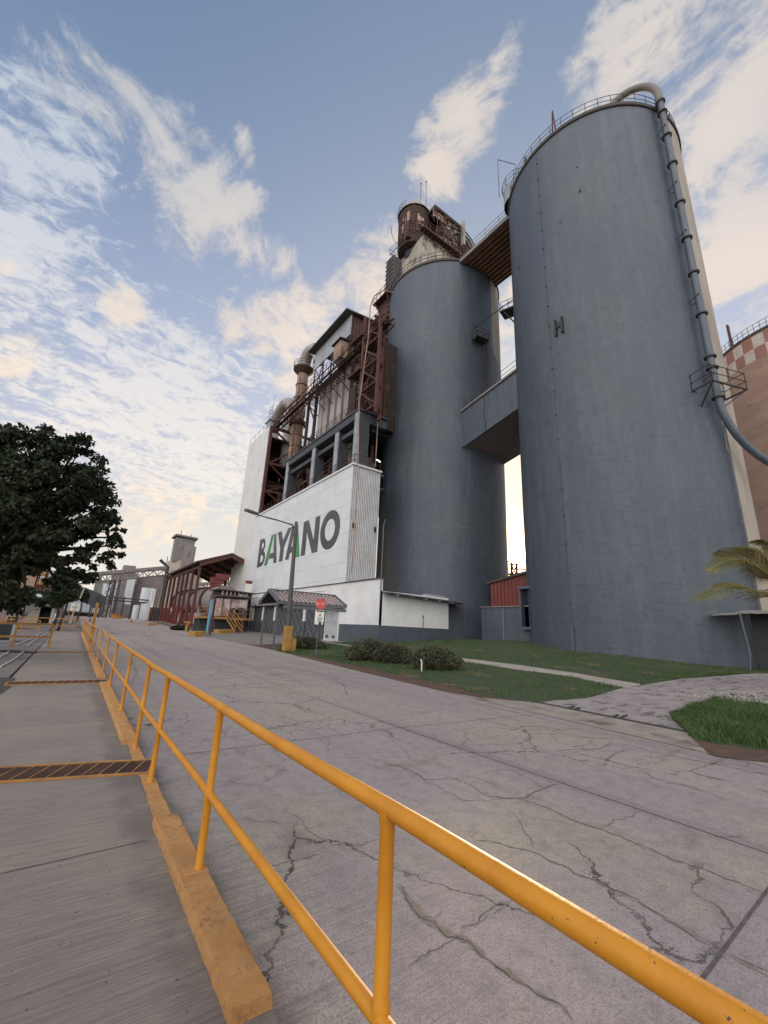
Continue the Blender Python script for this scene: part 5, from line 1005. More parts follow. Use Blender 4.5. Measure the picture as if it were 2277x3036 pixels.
# elevator head between the stair tower and the left silo
t = T('elevator_leg', 'dark ribbed bucket elevator leg rising beside the left silo', 'elevator', (28.2, 40.5, 34))
e0 = q2(178, RLr+1.2)
def towerP(p, X): return pX(p, X)
ea = pX(zs(75, 1250), 28.5); eb = pX(zs(200, 1250), 28.5)
yc_ = (ea[1]+eb[1])/2
mb = MB(); mb.box(27.9, yc_-.95, 24, 29.6, yc_+.95, ea[2]); P('casing', mb, M['steel'], t, bevel=.25)
mb = MB()
for z in np.arange(30, ea[2], .8): mb.box(27.84, yc_-1.0, z, 27.9, yc_+1.0, z+.1)
P('rib', mb, M['rust'], t)
zc0 = ea[2]-8.2
mb = MB(); mb.box(26.4, yc_-2.2, zc0, 29.8, yc_+1.6, zc0+.2); mb.bar((26.5, yc_+1.2, zc0), (28, yc_+.5, zc0-2.6), .2); mb.bar((26.5, yc_-1.8, zc0), (28, yc_-.5, zc0-2.6), .2); mb.box(27.2, yc_-1.8, zc0-2.4, 29.4, yc_+1.2, zc0); P('platform', mb, M['rust'], t)
mb = MB(); railing(mb, [(26.4, yc_-2.2, zc0+.2), (26.4, yc_+1.6, zc0+.2), (29.8, yc_+1.6, zc0+.2)], 1.2, .035, 1, 1.0); P('railing', mb, M['rust'], t)
mb = MB(); rng = random.Random(77)
for i in range(26): z = rng.uniform(34, zc0); y = rng.uniform(yc_-2.4, yc_+1.4); mb.bar((26.6+rng.uniform(0, 2), y, z), (26.6+rng.uniform(0, 2), y+rng.uniform(-1.6, 1.6), z+rng.uniform(-1.5, 1.5)), rng.uniform(.08, .3))
for z in (36, 39, 42): mb.lathe(27.6, yc_-.6, [(.6, z), (1.2, z+.6), (.6, z+1.2)], 10)
P('steelwork', mb, M['rust'], t)
# rusty head house above the left silo
t = T('head_house', 'rusty barrel roofed head house on a stained corrugated tower above the left silo', 'tower', (32, 43, TOP))
Xf = 31.5
TL = pX(zs(225, 800), Xf); TC = pX(zs(645, 790), Xf); zt0 = 58.6
mb = corr_yz(Xf, TC[1], TL[1], 40, 59.0, .42, .06); P('front_wall', mb, M['dirtysheet'], t)
mb = corr_xz(TC[1], Xf, Xf+11, 40, 59.0, .42, .06); P('side_wall', mb, M['dirtysheet'], t)
bc = pD(zs(490, 500), 52.6)[:2]; br = 2.48; bz0 = 59.0; bz1 = 66.3
zpk = pD(zs(490, 150), 52.6)[2]; yd = bc[1]; YW_ = TC[1]+.35
mb = MB(); mb.lathe(bc[0], bc[1], [(br*.62, bz0-.2), (br, bz0), (br, bz1)], 40); P('bin', mb, M['rustdark'], t, smooth=40)
mb = MB()
for k in range(26):
    a = math.radians(150+k*5.6); p = (bc[0]+br*1.01*math.cos(a), bc[1]+br*1.01*math.sin(a))
    mb.bar((*p, bz0+(k*7 % 5)*.5), (*p, bz1-.6-(k*5 % 4)*.5), .10)
for z in (61.2, 63.6): mb.lathe(bc[0], bc[1], [(br, z), (br+.08, z), (br+.08, z+.15), (br, z+.15)], 40)
P('bin_stiffener', mb, M['rust'], t)
rgb = random.Random(91); mb = MB(); mb2_ = MB()
for i in range(34):
    a = math.radians(rgb.uniform(175, 262)); z = rgb.uniform(59.2, 63.5); h_ = rgb.uniform(.5, 2.2); w_ = rgb.uniform(.15, .5); p = np.array([bc[0]+br*1.04*math.cos(a), bc[1]+br*1.04*math.sin(a)]); tg = np.array([-math.sin(a), math.cos(a)])*w_
    (mb if i % 3 else mb2_).prism([(*p, z), (*(p+tg), z+rgb.uniform(-.2, .2)), (*(p+tg), z+h_), (*p, z+h_*rgb.uniform(.7, 1.1))], (.05*math.cos(a), .05*math.sin(a), 0))
P('hanging_sheet', mb, M['rust'], t); P('pale_sheet', mb2_, M['rustpipe'], t)
mb = MB()
for i in range(26): x = rgb.uniform(33.4, 39.3); z = rgb.uniform(59.4, 65); mb.bar((x, YW_-.35, z), (x+rgb.uniform(-.8, .8), YW_-.3, z+rgb.uniform(-1.8, 1.8)), rgb.uniform(.07, .22))
for x in np.arange(33.5, 39.4, .55): mb.bar((x, YW_-.62, 66.1), (x+rgb.uniform(-.1, .1), YW_-.6, 66.0-rgb.uniform(.2, 1.3)), rgb.uniform(.1, .4), .05)
P('loose_steelwork', mb, M['rustdark'], t)
mb = MB(); mb.lathe(bc[0], bc[1], [(br+.22, bz1), (br+.2, bz1+.25), (.01, zpk)], 40); P('bin_roof', mb, M['duct'], t)
mb = MB(); mb.lathe(bc[0], bc[1], [(br*.60, bz0-.25), (br*.45, bz0-1.2), (.3, bz0-1.5)], 20); P('bin_mouth', mb, M['black'], t)  # black cone stands for the shaded hollow under the bin
YW = TC[1]+.35
mb = MB(); mb.box(33.4, YW+1.2, 59.2, 39.6, 44, 65.7); P('rear_casing', mb, M['black'], t)  # coloured black to stand for shade in the recess behind the gallery
mb = MB(); mb.box(34.9, YW+.1, 59.4, 38.7, YW+1.2, 62.0); mb.box(36.6, YW, 62.0, 38.9, YW+1.2, 65.0); P('casing_panel', mb, M['rustpipe'], t)
mb = MB(); mb.box(35.0, YW-.3, 62.2, 37.4, YW+1.1, 63.9); mb.box(38.2, YW-.2, 59.4, 39.2, YW+1.0, 61.6); P('duct_box', mb, M['rust'], t)
mb = MB(); mb.prism([(33.4, YW-.3, 64.2), (36.2, YW-.3, 64.5), (39.2, YW-.3, 65.6), (33.4, YW-.3, 65.74)], (0, .15, 0)); P('upper_panel', mb, M['rustpipe'], t)
mb = MB(); mb.box(33.4, YW-.55, 65.75, 39.4, 44, 66.0); mb.box(33.4, YW-.6, 66.0, 39.4, 44, 66.25); P('roof', mb, M['darkroof'], t)
mb = MB(); mb.box(39.35, YW-1.0, 62.2, 39.75, YW-.4, 67.2); P('roof_fin', mb, M['duct'], t)
rc = (39.7, 62.45); R1, R0_ = 3.9, 2.3
mb = MB(); n = 36
for k in range(n):
    a0, a1 = 2*math.pi*k/n, 2*math.pi*(k+1)/n
    mb.prism([(rc[0]+R0_*math.cos(a0), YW-.1, rc[1]+R0_*math.sin(a0)), (rc[0]+R1*math.cos(a0), YW-.1, rc[1]+R1*math.sin(a0)), (rc[0]+R1*math.cos(a1), YW-.1, rc[1]+R1*math.sin(a1)), (rc[0]+R0_*math.cos(a1), YW-.1, rc[1]+R0_*math.sin(a1))], (0, 2.2, 0))
P('wheel_housing', mb, M['duct'], t)
mb = MB()
for k in range(14): a = 2*math.pi*k/14+.1; mb.bar((rc[0]+R0_*.8*math.cos(a), YW-.18, rc[1]+R0_*.8*math.sin(a)), (rc[0]+R1*1.03*math.cos(a), YW-.18, rc[1]+R1*1.03*math.sin(a)), .16)
for r in (R0_, (R0_+R1)/2, R1*1.02): mb.path([(rc[0]+r*math.cos(a), YW-.2, rc[1]+r*math.sin(a)) for a in np.linspace(0, 6.2832, 33)], .09, 5)
P('housing_rib', mb, M['steel'], t)
mb = MB(); mb.box(30.6, TC[1]-1.05, 59.1, 39.4, TC[1]-.05, 59.25); mb.box(29.9, 39.6, 59.5, 30.6, 41.9, 59.62)
for x in np.arange(31, 39.4, .75): mb.bar((x, TC[1]-1.0, 59.0), (x, TC[1]-.05, 58.2), .08)
mb.box(30.6, TC[1]-1.09, 58.85, 39.4, TC[1]-1.0, 59.1); P('gallery', mb, M['rust'], t)
mb = MB(); railing(mb, [(39.4, TC[1]-1.05, 59.25), (30.6, TC[1]-1.05, 59.25)], 1.25, .04, 1, 1.3)
railing(mb, [(29.95, 39.6, 59.62), (29.95, 41.9, 59.62)], 1.2, .04, 1, .8)
for x in (33.2, 34.6): mb.bar((x, TC[1]-1.1, 59.2), (x, TC[1]-1.1, 63.2), .08)
mb.bar((33.2, TC[1]-1.1, 63.2), (34.6, TC[1]-1.1, 63.2), .08); P('gallery_railing', mb, M['redsteel'], t)
mb = MB(); yl_ = TL[1]
for z in (zt0-5.4, zt0-.9, zt0+3.6):
    railing(mb, [(Xf-.3, yl_+.1, z), (Xf-.3, yl_+1.9, z), (Xf+3, yl_+1.9, z)], 1.2, .03, 1, 1.2); mb.bar((Xf-.2, yl_+1.7, z), (Xf-.2, yl_+.05, z-1.6), .12); mb.bar((Xf-.2, yl_+.05, z), (Xf-.2, yl_+1.9, z), .10)
mb.bar((Xf-.3, yl_+1.6, zt0-3.8), (Xf-.3, yl_+.0, zt0-1.6), .45); mb.bar((Xf-.3, yl_+1.6, zt0-3.8), (Xf-.3, yl_, zt0-5.6), .45); P('side_gallery', mb, M['post'], t)
mb = MB(); railing(mb, arcpts(bc[0], bc[1], br+.25, bz1, 100, 200, 7), 1.1, .03, 1, 99); mb.path(arcpts(bc[0], bc[1], br+1.2, 64.0, 95, 150, 5), .04, 5)
P('roof_railing', mb, M['post'], t)
mb = MB()
for q_, tp_ in ((z2(487, 330), z2(487, 148)), (z2(540, 350), z2(540, 132))): b = pD(q_, 51.5); e_ = pD(tp_, 51.5); b[2] -= 3; mb.tube(b, (b[0], b[1], e_[2]), .045, 5); mb.lathe(b[0], b[1], [(.01, e_[2]-.2), (.15, e_[2]), (.01, e_[2]+.2)], 8)
P('lightning_rod', mb, M['post'], t)
# ------------------------------------------------------------------ street furniture near the lawn
b = pT(z3(548, 1608)); top = pD(z3(632, 545), math.hypot(b[0], b[1])); ae = pD(z3(300, 485), math.hypot(b[0], b[1])-2.2); aj = pD(z3(612, 596), math.hypot(b[0], b[1]))
t = T('street_lamp', 'tall dark street lamp with one long arm on a yellow painted foot', 'street lamp', tuple(b))
mb = MB(); mb.path([(b[0], b[1], b[2]), (b[0]+(top[0]-b[0])*.5, b[1]+(top[1]-b[1])*.5, (b[2]+top[2])/2), tuple(top)], [.16, .135, .105], 14); P('pole', mb, M['pole'], t, smooth=50)
mb = MB(); mb.path([tuple(aj), tuple(aj+(ae-aj)*.06+[0, 0, .16]), tuple(aj+(ae-aj)*.5+[0, 0, .12]), tuple(ae)], [.045, .042, .036, .03], 8); P('arm', mb, M['rust'], t, smooth=50)
d = _nrm(ae-aj); mb = MB(); mb.prism([tuple(ae+d*u+np.array([-d[1], d[0], 0])*v) for u, v in ((-.1, -.10), (.75, -.14), (.8, 0), (.75, .14), (-.1, .10))], (0, 0, .12)); P('lamp_head', mb, M['post'], t)
mb = MB(); mb.tube(top-[0, 0, .2], aj+(ae-aj)*.75, .008, 4); P('stay_wire', mb, M['steel'], t)
mb = MB(); mb.box(b[0]-.22, b[1]-.22, b[2]-.1, b[0]+.20, b[1]+.20, b[2]+1.45); mb.box(b[0]+.20, b[1]-.35, b[2]-.1, b[0]+.44, b[1]-.02, b[2]+.75); P('foot_block', mb, M['ochre'], t, bevel=.03)
# stop sign
b = pT(z3(793, 1635)); D_ = math.hypot(b[0], b[1]); c = pD(z3(832, 1217), D_); c2 = pD(z3(826, 1315), D_); rr = 15.6/1240*D_*1.03
vx = np.array([b[1], -b[0], 0])/D_; vy = np.array([0, 0, 1.0]); vn = -np.array([b[0], b[1], 0])/D_
def face(mb, cen, pts, off=0, th=.006): mb.prism([cen+vx*u+vy*v+vn*off for u, v in pts], tuple(vn*th)); return mb
t = T('stop_sign', 'faded red octagonal ALTO stop sign with a warning plate below on a thin post', 'road sign', tuple(b))
mb = MB(); mb.tube(b-[0, 0, .2], c+vn*-.03+[0, 0, rr*.5], .028, 8); P('post', mb, M['galv'], t)
octo = [(rr*math.cos(math.radians(22.5+45*i)), rr*math.sin(math.radians(22.5+45*i))) for i in range(8)]
mb = MB(); face(mb, c, octo); o = P('octagon_plate', mb, M['signred'], t)
S5 = {'A': [[(0, 0), (.35, 1)], [(.35, 1), (.7, 0)], [(.15, .38), (.55, .38)]], 'L': [[(0, 1), (0, 0)], [(0, 0), (.5, 0)]], 'T': [[(0, 1), (.6, 1)], [(.3, 1), (.3, 0)]], 'O': [[(.1, 0), (.5, 0)], [(.5, 0), (.6, .15)], [(.6, .15), (.6, .85)], [(.6, .85), (.5, 1)], [(.5, 1), (.1, 1)], [(.1, 1), (0, .85)], [(0, .85), (0, .15)], [(0, .15), (.1, 0)]]}
def word(mb, s, cen, h, w, th, off):
    x = -w/2; cw = w/len(s)
    for ch in s:
        for p, q in S5.get(ch, []):
            P0 = cen+vx*(x+p[0]*cw*1.15)+vy*(p[1]-.5)*h+vn*off; P1 = cen+vx*(x+q[0]*cw*1.15)+vy*(q[1]-.5)*h+vn*off; mb.bar(P0, P1, th, .004)
        x += cw
    return mb
mb = MB(); word(mb, 'ALTO', c, rr*.52, rr*1.42, rr*.10, .010); P('lettering', mb, M['signpink'], o)
w2, h2 = 11.6/1240*D_, 15.2/1240*D_
mb = MB(); face(mb, c2, [(-w2, -h2), (w2, -h2), (w2, h2), (-w2, h2)]); o = P('warning_plate', mb, M['signwhite'], t)
mb = MB(); face(mb, c2, [(-w2*.92, h2*.70), (w2*.92, h2*.70), (w2*.92, h2*.94), (-w2*.92, h2*.94)], .007, .004)
tri = [(-w2*.62, -h2*.20), (w2*.62, -h2*.20), (0, h2*.58)]; 
for i in range(3): p, q = tri[i], tri[(i+1) % 3]; mb.bar(c2+vx*p[0]+vy*p[1]+vn*.009, c2+vx*q[0]+vy*q[1]+vn*.009, w2*.16, .004)
face(mb, c2, [(-w2*.12, -h2*.08), (w2*.12, -h2*.08), (w2*.16, h2*.22), (-w2*.16, h2*.22)], .007, .004)
for k, ww in ((0, .50), (1, .68), (2, .40)):
    x = -ww
    while x < ww: face(mb, c2, [(x*w2, -h2*(.36+.2*k)), ((x+.17)*w2, -h2*(.36+.2*k)), ((x+.17)*w2, -h2*(.48+.2*k)), (x*w2, -h2*(.48+.2*k))], .007, .004); x += .23
P('warning_marks', mb, M['black'], o)
# small stakes
b = pT(z8(187, 590)); mb = MB(); mb.tube(b-[0, 0, .1], b+[0, 0, .75], .05, 8); mb.tube(b+[0, 0, .75], b+[0, 0, .92], .055, 8); P('marker_stake', mb, M['yellow'], loc=tuple(b), label='short orange marker stake standing behind the double hedge bush', cat='stake')
b = pT(z8(592, 810)); mb = MB(); mb.tube(b-[0, 0, .1], b+[0, 0, .40], .025, 8); mb.tube(b+[0, 0, .40], b+[-.05, .0, .44], .028, 8); P('pipe_stub', mb, M['signwhite'], loc=tuple(b), label='thin cream pipe stub standing in grass before the round bush', cat='pipe')
# ------------------------------------------------------------------ foliage
def leaves(mb, cen, n, rad, size, rng, shell_=.45, flat=0.0, drop=.15):
    cen = np.array(cen); rad = np.array(rad) if hasattr(rad, '__len__') else np.array([rad]*3)
    for _ in range(n):
        d = rng.standard_normal(3); d /= np.linalg.norm(d); r = shell_+(1-shell_)*rng.random()**.7; p = cen+d*rad*r
        a = d*.7+rng.standard_normal(3)*.6+np.array([0, 0, -drop]); a /= np.linalg.norm(a); b_ = np.cross(a, rng.standard_normal(3)); b_ /= np.linalg.norm(b_)
        s = size*rng.uniform(.6, 1.3); m = len(mb.v)
        for q in (p-a*s*.5, p+b_*s*.27-a*s*.05, p+a*s*.5, p-b_*s*.27-a*s*.05): mb.v.append(tuple(q))
        mb.f.append((m, m+1, m+2, m+3))
def bush(zm, x0, y0, x1, y1, name, label, seed, depth=None, lobes=7, size=.10, mat='hedge', n=5200):
    rng = np.random.default_rng(seed); a = pT(zm(x0, y1)); b = pT(zm(x1, y1)); c = (a+b)/2; c[2] = tz(c[0], c[1]); w = np.linalg.norm(b[:2]-a[:2]); D = math.hypot(*c[:2]); topz = pD(zm((x0+x1)/2, y0), D)[2]; h = (topz-c[2])*1.14; u = (b[:2]-a[:2])/w; vd = c[:2]/D; dp = depth or w*.55
    c[:2] += vd*dp*.35
    t = T(name, label, 'bush', (c[0], c[1], c[2]), 'clipped bushes on the lawn'); mb = MB()
    for i in range(lobes):
        f = (i+.5)/lobes-.5+rng.uniform(-.05, .05); q = c[:2]+u*w*f*.86+vd*rng.uniform(-.25, .25)*dp; hh = h*rng.uniform(.84, 1.0)*(1-.42*abs(f*2)**2.2)
        leaves(mb, (q[0], q[1], c[2]+hh*.52), n//lobes, (w/lobes*.95+.18, dp*.42, hh*.50), size, rng, .62)
    P('foliage', mb, M[mat], t)
    mb = MB()
    for i in range(lobes*2): f = rng.uniform(-.4, .4); q = c[:2]+u*w*f; mb.path([c-np.array([0, 0, .1]), (q[0], q[1], c[2]+h*.4), (q[0]+rng.uniform(-.15, .15), q[1]+rng.uniform(-.15, .15), c[2]+h*.75)], .018, 5)
    P('stems', mb, M['bark'], t)
bush(z8, 85, 585, 345, 742, 'clipped_bush', 'larger leafy clipped bush left of the paired bush on the lawn', 11, 1.5, 6)
bush(z8, 270, 618, 505, 760, 'clipped_bush', 'clipped bush joined to the larger bush, in the middle of the lawn', 12, 1.4, 5)
bush(z8, 535, 640, 840, 808, 'clipped_bush', 'round dark clipped bush standing alone at the right on the lawn', 13, 1.4, 6)
bush(z3, 575, 1482, 850, 1592, 'clipped_bush', 'low squared hedge bush behind the stop sign post', 14, 1.3, 6)
bush(zr, 340, 1140, 560, 1215, 'clipped_bush', 'small dark hedge beside the yellow hydrant post far along the road', 15, 1.6, 4, .2, 'leaf2', 1500)
# ------------------------------------------------------------------ big almond tree on the left
rng = np.random.default_rng(42); DT = 19.0
t = T('almond_tree', 'big dark leaved almond tree overhanging the walkway at the left', 'tree', (*(pG((-60, 1990))[:2]*0+np.array([-11.8, 16.5])), .0)); 
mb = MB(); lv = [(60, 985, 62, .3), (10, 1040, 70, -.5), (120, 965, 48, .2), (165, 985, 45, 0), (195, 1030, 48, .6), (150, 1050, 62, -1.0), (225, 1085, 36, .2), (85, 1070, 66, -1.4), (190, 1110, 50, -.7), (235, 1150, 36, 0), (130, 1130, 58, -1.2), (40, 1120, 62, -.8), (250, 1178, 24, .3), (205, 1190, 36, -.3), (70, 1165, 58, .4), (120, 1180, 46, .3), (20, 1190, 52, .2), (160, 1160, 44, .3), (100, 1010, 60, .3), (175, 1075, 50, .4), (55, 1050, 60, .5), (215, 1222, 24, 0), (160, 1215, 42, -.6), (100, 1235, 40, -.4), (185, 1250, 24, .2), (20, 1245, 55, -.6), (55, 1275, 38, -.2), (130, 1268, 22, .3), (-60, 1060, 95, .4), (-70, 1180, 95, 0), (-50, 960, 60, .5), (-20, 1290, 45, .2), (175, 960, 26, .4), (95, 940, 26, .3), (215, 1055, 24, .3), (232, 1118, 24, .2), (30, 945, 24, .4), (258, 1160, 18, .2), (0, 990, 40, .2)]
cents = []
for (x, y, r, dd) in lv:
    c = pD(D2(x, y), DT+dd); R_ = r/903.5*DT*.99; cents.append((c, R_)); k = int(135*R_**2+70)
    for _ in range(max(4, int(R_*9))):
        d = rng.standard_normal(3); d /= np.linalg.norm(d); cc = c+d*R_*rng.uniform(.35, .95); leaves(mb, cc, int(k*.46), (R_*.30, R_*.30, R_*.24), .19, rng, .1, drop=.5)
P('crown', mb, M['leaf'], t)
tb = np.array([-11.8, 16.5, 0.0]); fork = pD(D2(-6, 1190), DT+.3)
mb = MB(); mb.path([tb-[0, 0, .2], tb+(fork-tb)*.5+[.2, 0, .1], fork], [.42, .34, .28], 10)
for c, R_ in cents:
    md = fork+(c-fork)*.5+rng.standard_normal(3)*.25; mb.path([fork, md, c], [.13, .075, .02], 6)
P('trunk', mb, M['bark'], t, smooth=50)
def tree(x, y, r, D, name, label, seed, n=2500, size=.35, mat='leaf2', group=None, sub=5, trunk=True):
    rng = np.random.default_rng(seed); c = pD(D2(x, y), D); R_ = r/903.5*D; g = np.array([c[0], c[1], tz(c[0], c[1])]); t = T(name, label, 'tree', tuple(g), group); mb = MB()
    for _ in range(sub*2): d = rng.standard_normal(3); d /= np.linalg.norm(d); leaves(mb, c+d*R_*rng.uniform(.2, .7), n//(sub*2), R_*.42, size, rng, .3)
    P('crown', mb, M[mat], t)
    if trunk: mb = MB(); mb.path([g-[0, 0, .3], (g+c)/2+[.2, 0, 0], c], [R_*.11, R_*.08, .05], 8); P('trunk', mb, M['bark'], t)
tree(128, 1290, 26, 46, 'shade_tree', 'dense dark green tree standing right of the gate hut', 51, 3600, .34, sub=6)
tree(150, 1262, 22, 50, 'shade_tree', 'upper dark tree crown directly under the big tree branches', 52, 2600, .34)
tree(178, 1288, 15, 78, 'shade_tree', 'feathery tree with brownish tint right of the dark green tree', 53, 1800, .42)
tree(95, 1300, 22, 62, 'shade_tree', 'low dark tree mass behind the small white hut', 54, 2200, .4)
tree(40, 1285, 22, 30, 'shade_tree', 'low leafy branch mass hanging over the beige wall', 55, 2600, .26, sub=6)
# ------------------------------------------------------------------ palm at the right edge
pc = pD(zq(1330, 960), 22.5); g = np.array([pc[0], pc[1], tz(pc[0], pc[1])])
t = T('palm_tree', 'coconut palm whose drooping yellow green fronds enter at the right edge', 'palm tree', tuple(g))
mb = MB(); mb.path([g-[0, 0, .3], (g+pc)/2+[.12, 0, 0], pc], [.17, .13, .10], 10); P('trunk', mb, M['bark'], t, smooth=50)
def frond(pts, wid, seed, m=125, lab=None):
    rng = np.random.default_rng(seed); pts = [np.array(p) for p in pts]; mb = MB()
    def at(f):
        f = f*(len(pts)-1); i = min(int(f), len(pts)-2); f -= i
        p0 = pts[max(i-1, 0)]; p1 = pts[i]; p2 = pts[i+1]; p3 = pts[min(i+2, len(pts)-1)]
        return .5*((2*p1)+(-p0+p2)*f+(2*p0-5*p1+4*p2-p3)*f*f+(-p0+3*p1-3*p2+p3)*f**3)
    mb.path([at(k/16) for k in range(17)], [.035*(1-.85*k/16)+.006 for k in range(17)], 6)
    for k in range(m):
        f = .08+.91*k/m; p = at(f); d = _nrm(at(min(1, f+.02))-at(f-.02)); sd = _nrm(np.cross(d, [0, 0, 1.0])); L = wid*(math.sin(math.pi*min(1, .25+f*.72))**.8)*rng.uniform(.85, 1.1)
        for s in (-1, 1):
            a = _nrm(d*.75+sd*s*.85+np.array([0, 0, .30*s*(1 if seed % 2 else -1)+rng.uniform(-.15, .15)])); q1 = p+a*L*.55; q2 = p+a*L+np.array([0, 0, -.22*L]); w = np.cross(a, [0, 0, 1.0]); w = _nrm(w)*.018
            w = w*.6+np.array([0, 0, .010]); n0 = len(mb.v)
            mb.add([p-w*.6, p+w*.6, q1+w, q1-w, q2], [(0, 1, 2, 3), (3, 2, 4)])
    P('frond', mb, M['palm'], t, label=lab)
def fp(lst): return [pD(zq(*p), D) for p, D in lst]
frond(fp([((1330, 960), 22.5), ((1100, 960), 22.0), ((820, 790), 21.4), ((560, 700), 20.8), ((230, 850), 20.2)]), 1.3, 1)
frond(fp([((1330, 960), 22.5), ((1050, 880), 22.2), ((800, 700), 21.8), ((550, 610), 21.3), ((330, 600), 21)]), 1.2, 2)
frond(fp([((1330, 960), 22.5), ((1080, 1190), 21.9), ((850, 1110), 21.2), ((520, 1060), 20.4), ((60, 1215), 19.7)]), 1.2, 3, 125, 'yellowing lowest frond')
frond(fp([((1330, 960), 22.5), ((1180, 640), 22.3), ((1000, 520), 22.0), ((880, 470), 21.8), ((770, 468), 21.6)]), .4, 4, 90)
frond(fp([((1330, 960), 22.5), ((1400, 500), 22.8), ((1500, 300), 23.2), ((1650, 350), 23.6)]), .6, 5)
frond(fp([((1330, 960), 22.5), ((1600, 900), 22.8), ((1800, 1050), 23.2)]), .6, 6)
# ------------------------------------------------------------------ lean-to shed at the right edge
b = pT(zq(770, 2165)); Db = math.hypot(b[0], b[1])
t = T('lean_to_shed', 'dark open lean-to shed with a ragged thin sheet roof at the right edge', 'shed', tuple(b))
r0 = pD(zq(262, 1425), Db+1.0); r1 = pD(zq(640, 1395), Db-.2); up_ = _nrm(np.array([b[1], -b[0], 0]))
zr_ = r0[2]; ext = up_*9; vd = np.array([b[0], b[1], 0])/Db
mb = MB(); rg2 = random.Random(4); n = 40; fr = [r0+(ext)*i/n+np.array([0, 0, .11*i/n*3+rg2.uniform(-.03, .03)])-vd*(.9*min(1, i/8)) for i in range(n+1)]; bk_ = [p+vd*(3.4+rg2.uniform(-.1, .1))+np.array([0, 0, .35]) for p in fr]
vs = fr+bk_; mb.add(vs, [(i, i+1, n+2+i, n+1+i) for i in range(n)]); vs2 = [p-np.array([0, 0, .05]) for p in vs]; mb.add(vs2, [(i, i+1, n+2+i, n+1+i) for i in range(n)]); mb.add(fr+[p-np.array([0, 0, .05]) for p in fr], [(i, i+1, n+2+i, n+1+i) for i in range(n)])
P('roof', mb, M['conc'], t)
mb = MB(); mb.path([tuple(b-[0, 0, .1]), tuple(pD(zq(768, 1935), Db)), tuple(pD(zq(630, 1400), Db))], .045, 8); P('post', mb, M['galv'], t)
mb = MB(); a = b+vd*2.6+up_*.45; mb.prism([tuple(a-[0, 0, .5]), tuple(a+up_*9-[0, 0, .5]), tuple(a+up_*9+[0, 0, 3.4]), tuple(a+[0, 0, 3.1])], tuple(vd*.2)); P('back_wall', mb, M['black'], t)  # black wall colour stands for the deep shade under the roof
# gravel heap on the driveway
rng = np.random.default_rng(9); mb = MB(); gc = pT(z5(1520, 478))
for _ in range(2200):
    u, v = rng.normal(0, .9), rng.normal(0, .5); x = gc[0]+u; y = gc[1]+v; s = rng.uniform(.010, .034); hgt = .10*math.exp(-(u*u/.7+v*v/.25)); z = tz(x, y)+.006+rng.uniform(0, max(.01, hgt)); vv = [np.array([x, y, z])+rng.normal(0, s*.6, 3)+s*np.array(q) for q in ((1, 0, 0), (-.5, .8, 0), (-.5, -.8, 0), (0, 0, .9))]
    mb.add(vv, [(0, 1, 2), (0, 1, 3), (1, 2, 3), (2, 0, 3)])
P('gravel_heap', mb, M['gravel'], kind='stuff', label='pale gravel scattered on the driveway behind the right grass verge', cat='gravel')
a = pT(z5(1420, 462)); b_ = pT(z5(1580, 476)); mb = MB(); mb.bar(a+[0, 0, .08], b_+[0, 0, .08], .07, .04); P('plank', mb, M['steel'], loc=tuple(a), label='dark thin plank lying on the gravel beside the verge', cat='plank')
a = pT(z5(185, 496)); b_ = pT(z5(1168, 690)); mb = MB(); mb.bar(a+[0, 0, .012], b_+[0, 0, .012], .05, .03)
for f, l in ((.27, .35), (.32, .3), (.62, .5), (.58, .3)): p = a+(b_-a)*f; mb.bar(p+[0, 0, .02], p+np.array([l, .18*l, .03]), .035, .03)
P('edge_angle', mb, M['steel'], loc=tuple(a), label='rusty steel edge bar set across the driveway mouth', cat='steel bar')
# twig by the walkway joint
b = pG(zA(1030, 955), .01); mb = MB(); mb.path([b, b+[.06, .03, .01], b+[.1, .12, .0]], .008, 5); mb.path([b+[.06, .03, .01], b+[-.02, .1, 0]], .006, 5); P('dead_twig', mb, M['bark'], loc=tuple(b), label='small dry twig lying on the road by the wide grate', cat='twig')
# ------------------------------------------------------------------ left side: rails, grille box, hoses
def side_rail(xa, xb, y, label, h=1.1, mat='yellow_far', mid=.5, posts=None, r=.045, yb=None):
    yb = yb if yb is not None else y
    t = T('side_railing', label, 'railing', (xb, y, rz(y)), 'yellow barrier railings at the left of the walkway')
    mb = MB(); mb.bar((xa, yb, rz(yb)+h), (xb, y, rz(y)+h), r*2.1); P('top_bar', mb, M[mat], t); mb = MB(); mb.bar((xa, yb, rz(yb)+h*mid), (xb, y, rz(y)+h*mid), r*1.9); P('lower_bar', mb, M[mat], t)
    for x in posts or np.linspace(xb, xa, 4): f = (x-xb)/(xa-xb); yy2 = y+(yb-y)*f; mb = MB(); mb.box(x-r, yy2-r, rz(yy2)-.05, x+r, yy2+r, rz(yy2)+h-.02); P('post', mb, M[mat], t)
e = pT(zt(785, 1220)); pass
side_rail(-9, e[0], e[1], 'nearest rusty yellow barrier railing at the left edge of the walkway', posts=[e[0], e[0]-1.25, e[0]-3.4, -8], yb=e[1]-1.5)
e2 = pT(zt(610, 985)); side_rail(-8, e2[0], e2[1], 'second thinner yellow barrier railing just behind the nearest one', 1.0, posts=[e2[0], e2[0]-2.2, -7], r=.035)
side_rail(-9.5, .95, 45.5, 'long farthest barrier railing closing the end of the walkway', 1.15, posts=[.95, .2, -.6, -3.2, -6, -9], r=.03)
e = pT(zt(110, 1125)); t = T('cooling_unit', 'black grilled cooling unit in a pale frame behind the nearest left railing', 'cooling unit', (e[0]-1.2, e[1], rz(e[1])))
tp = pD(zt(140, 815), math.hypot(e[0], e[1]))[2]; xr = pD(zt(225, 1000), math.hypot(e[0], e[1]))[0]; z0_ = e[2]
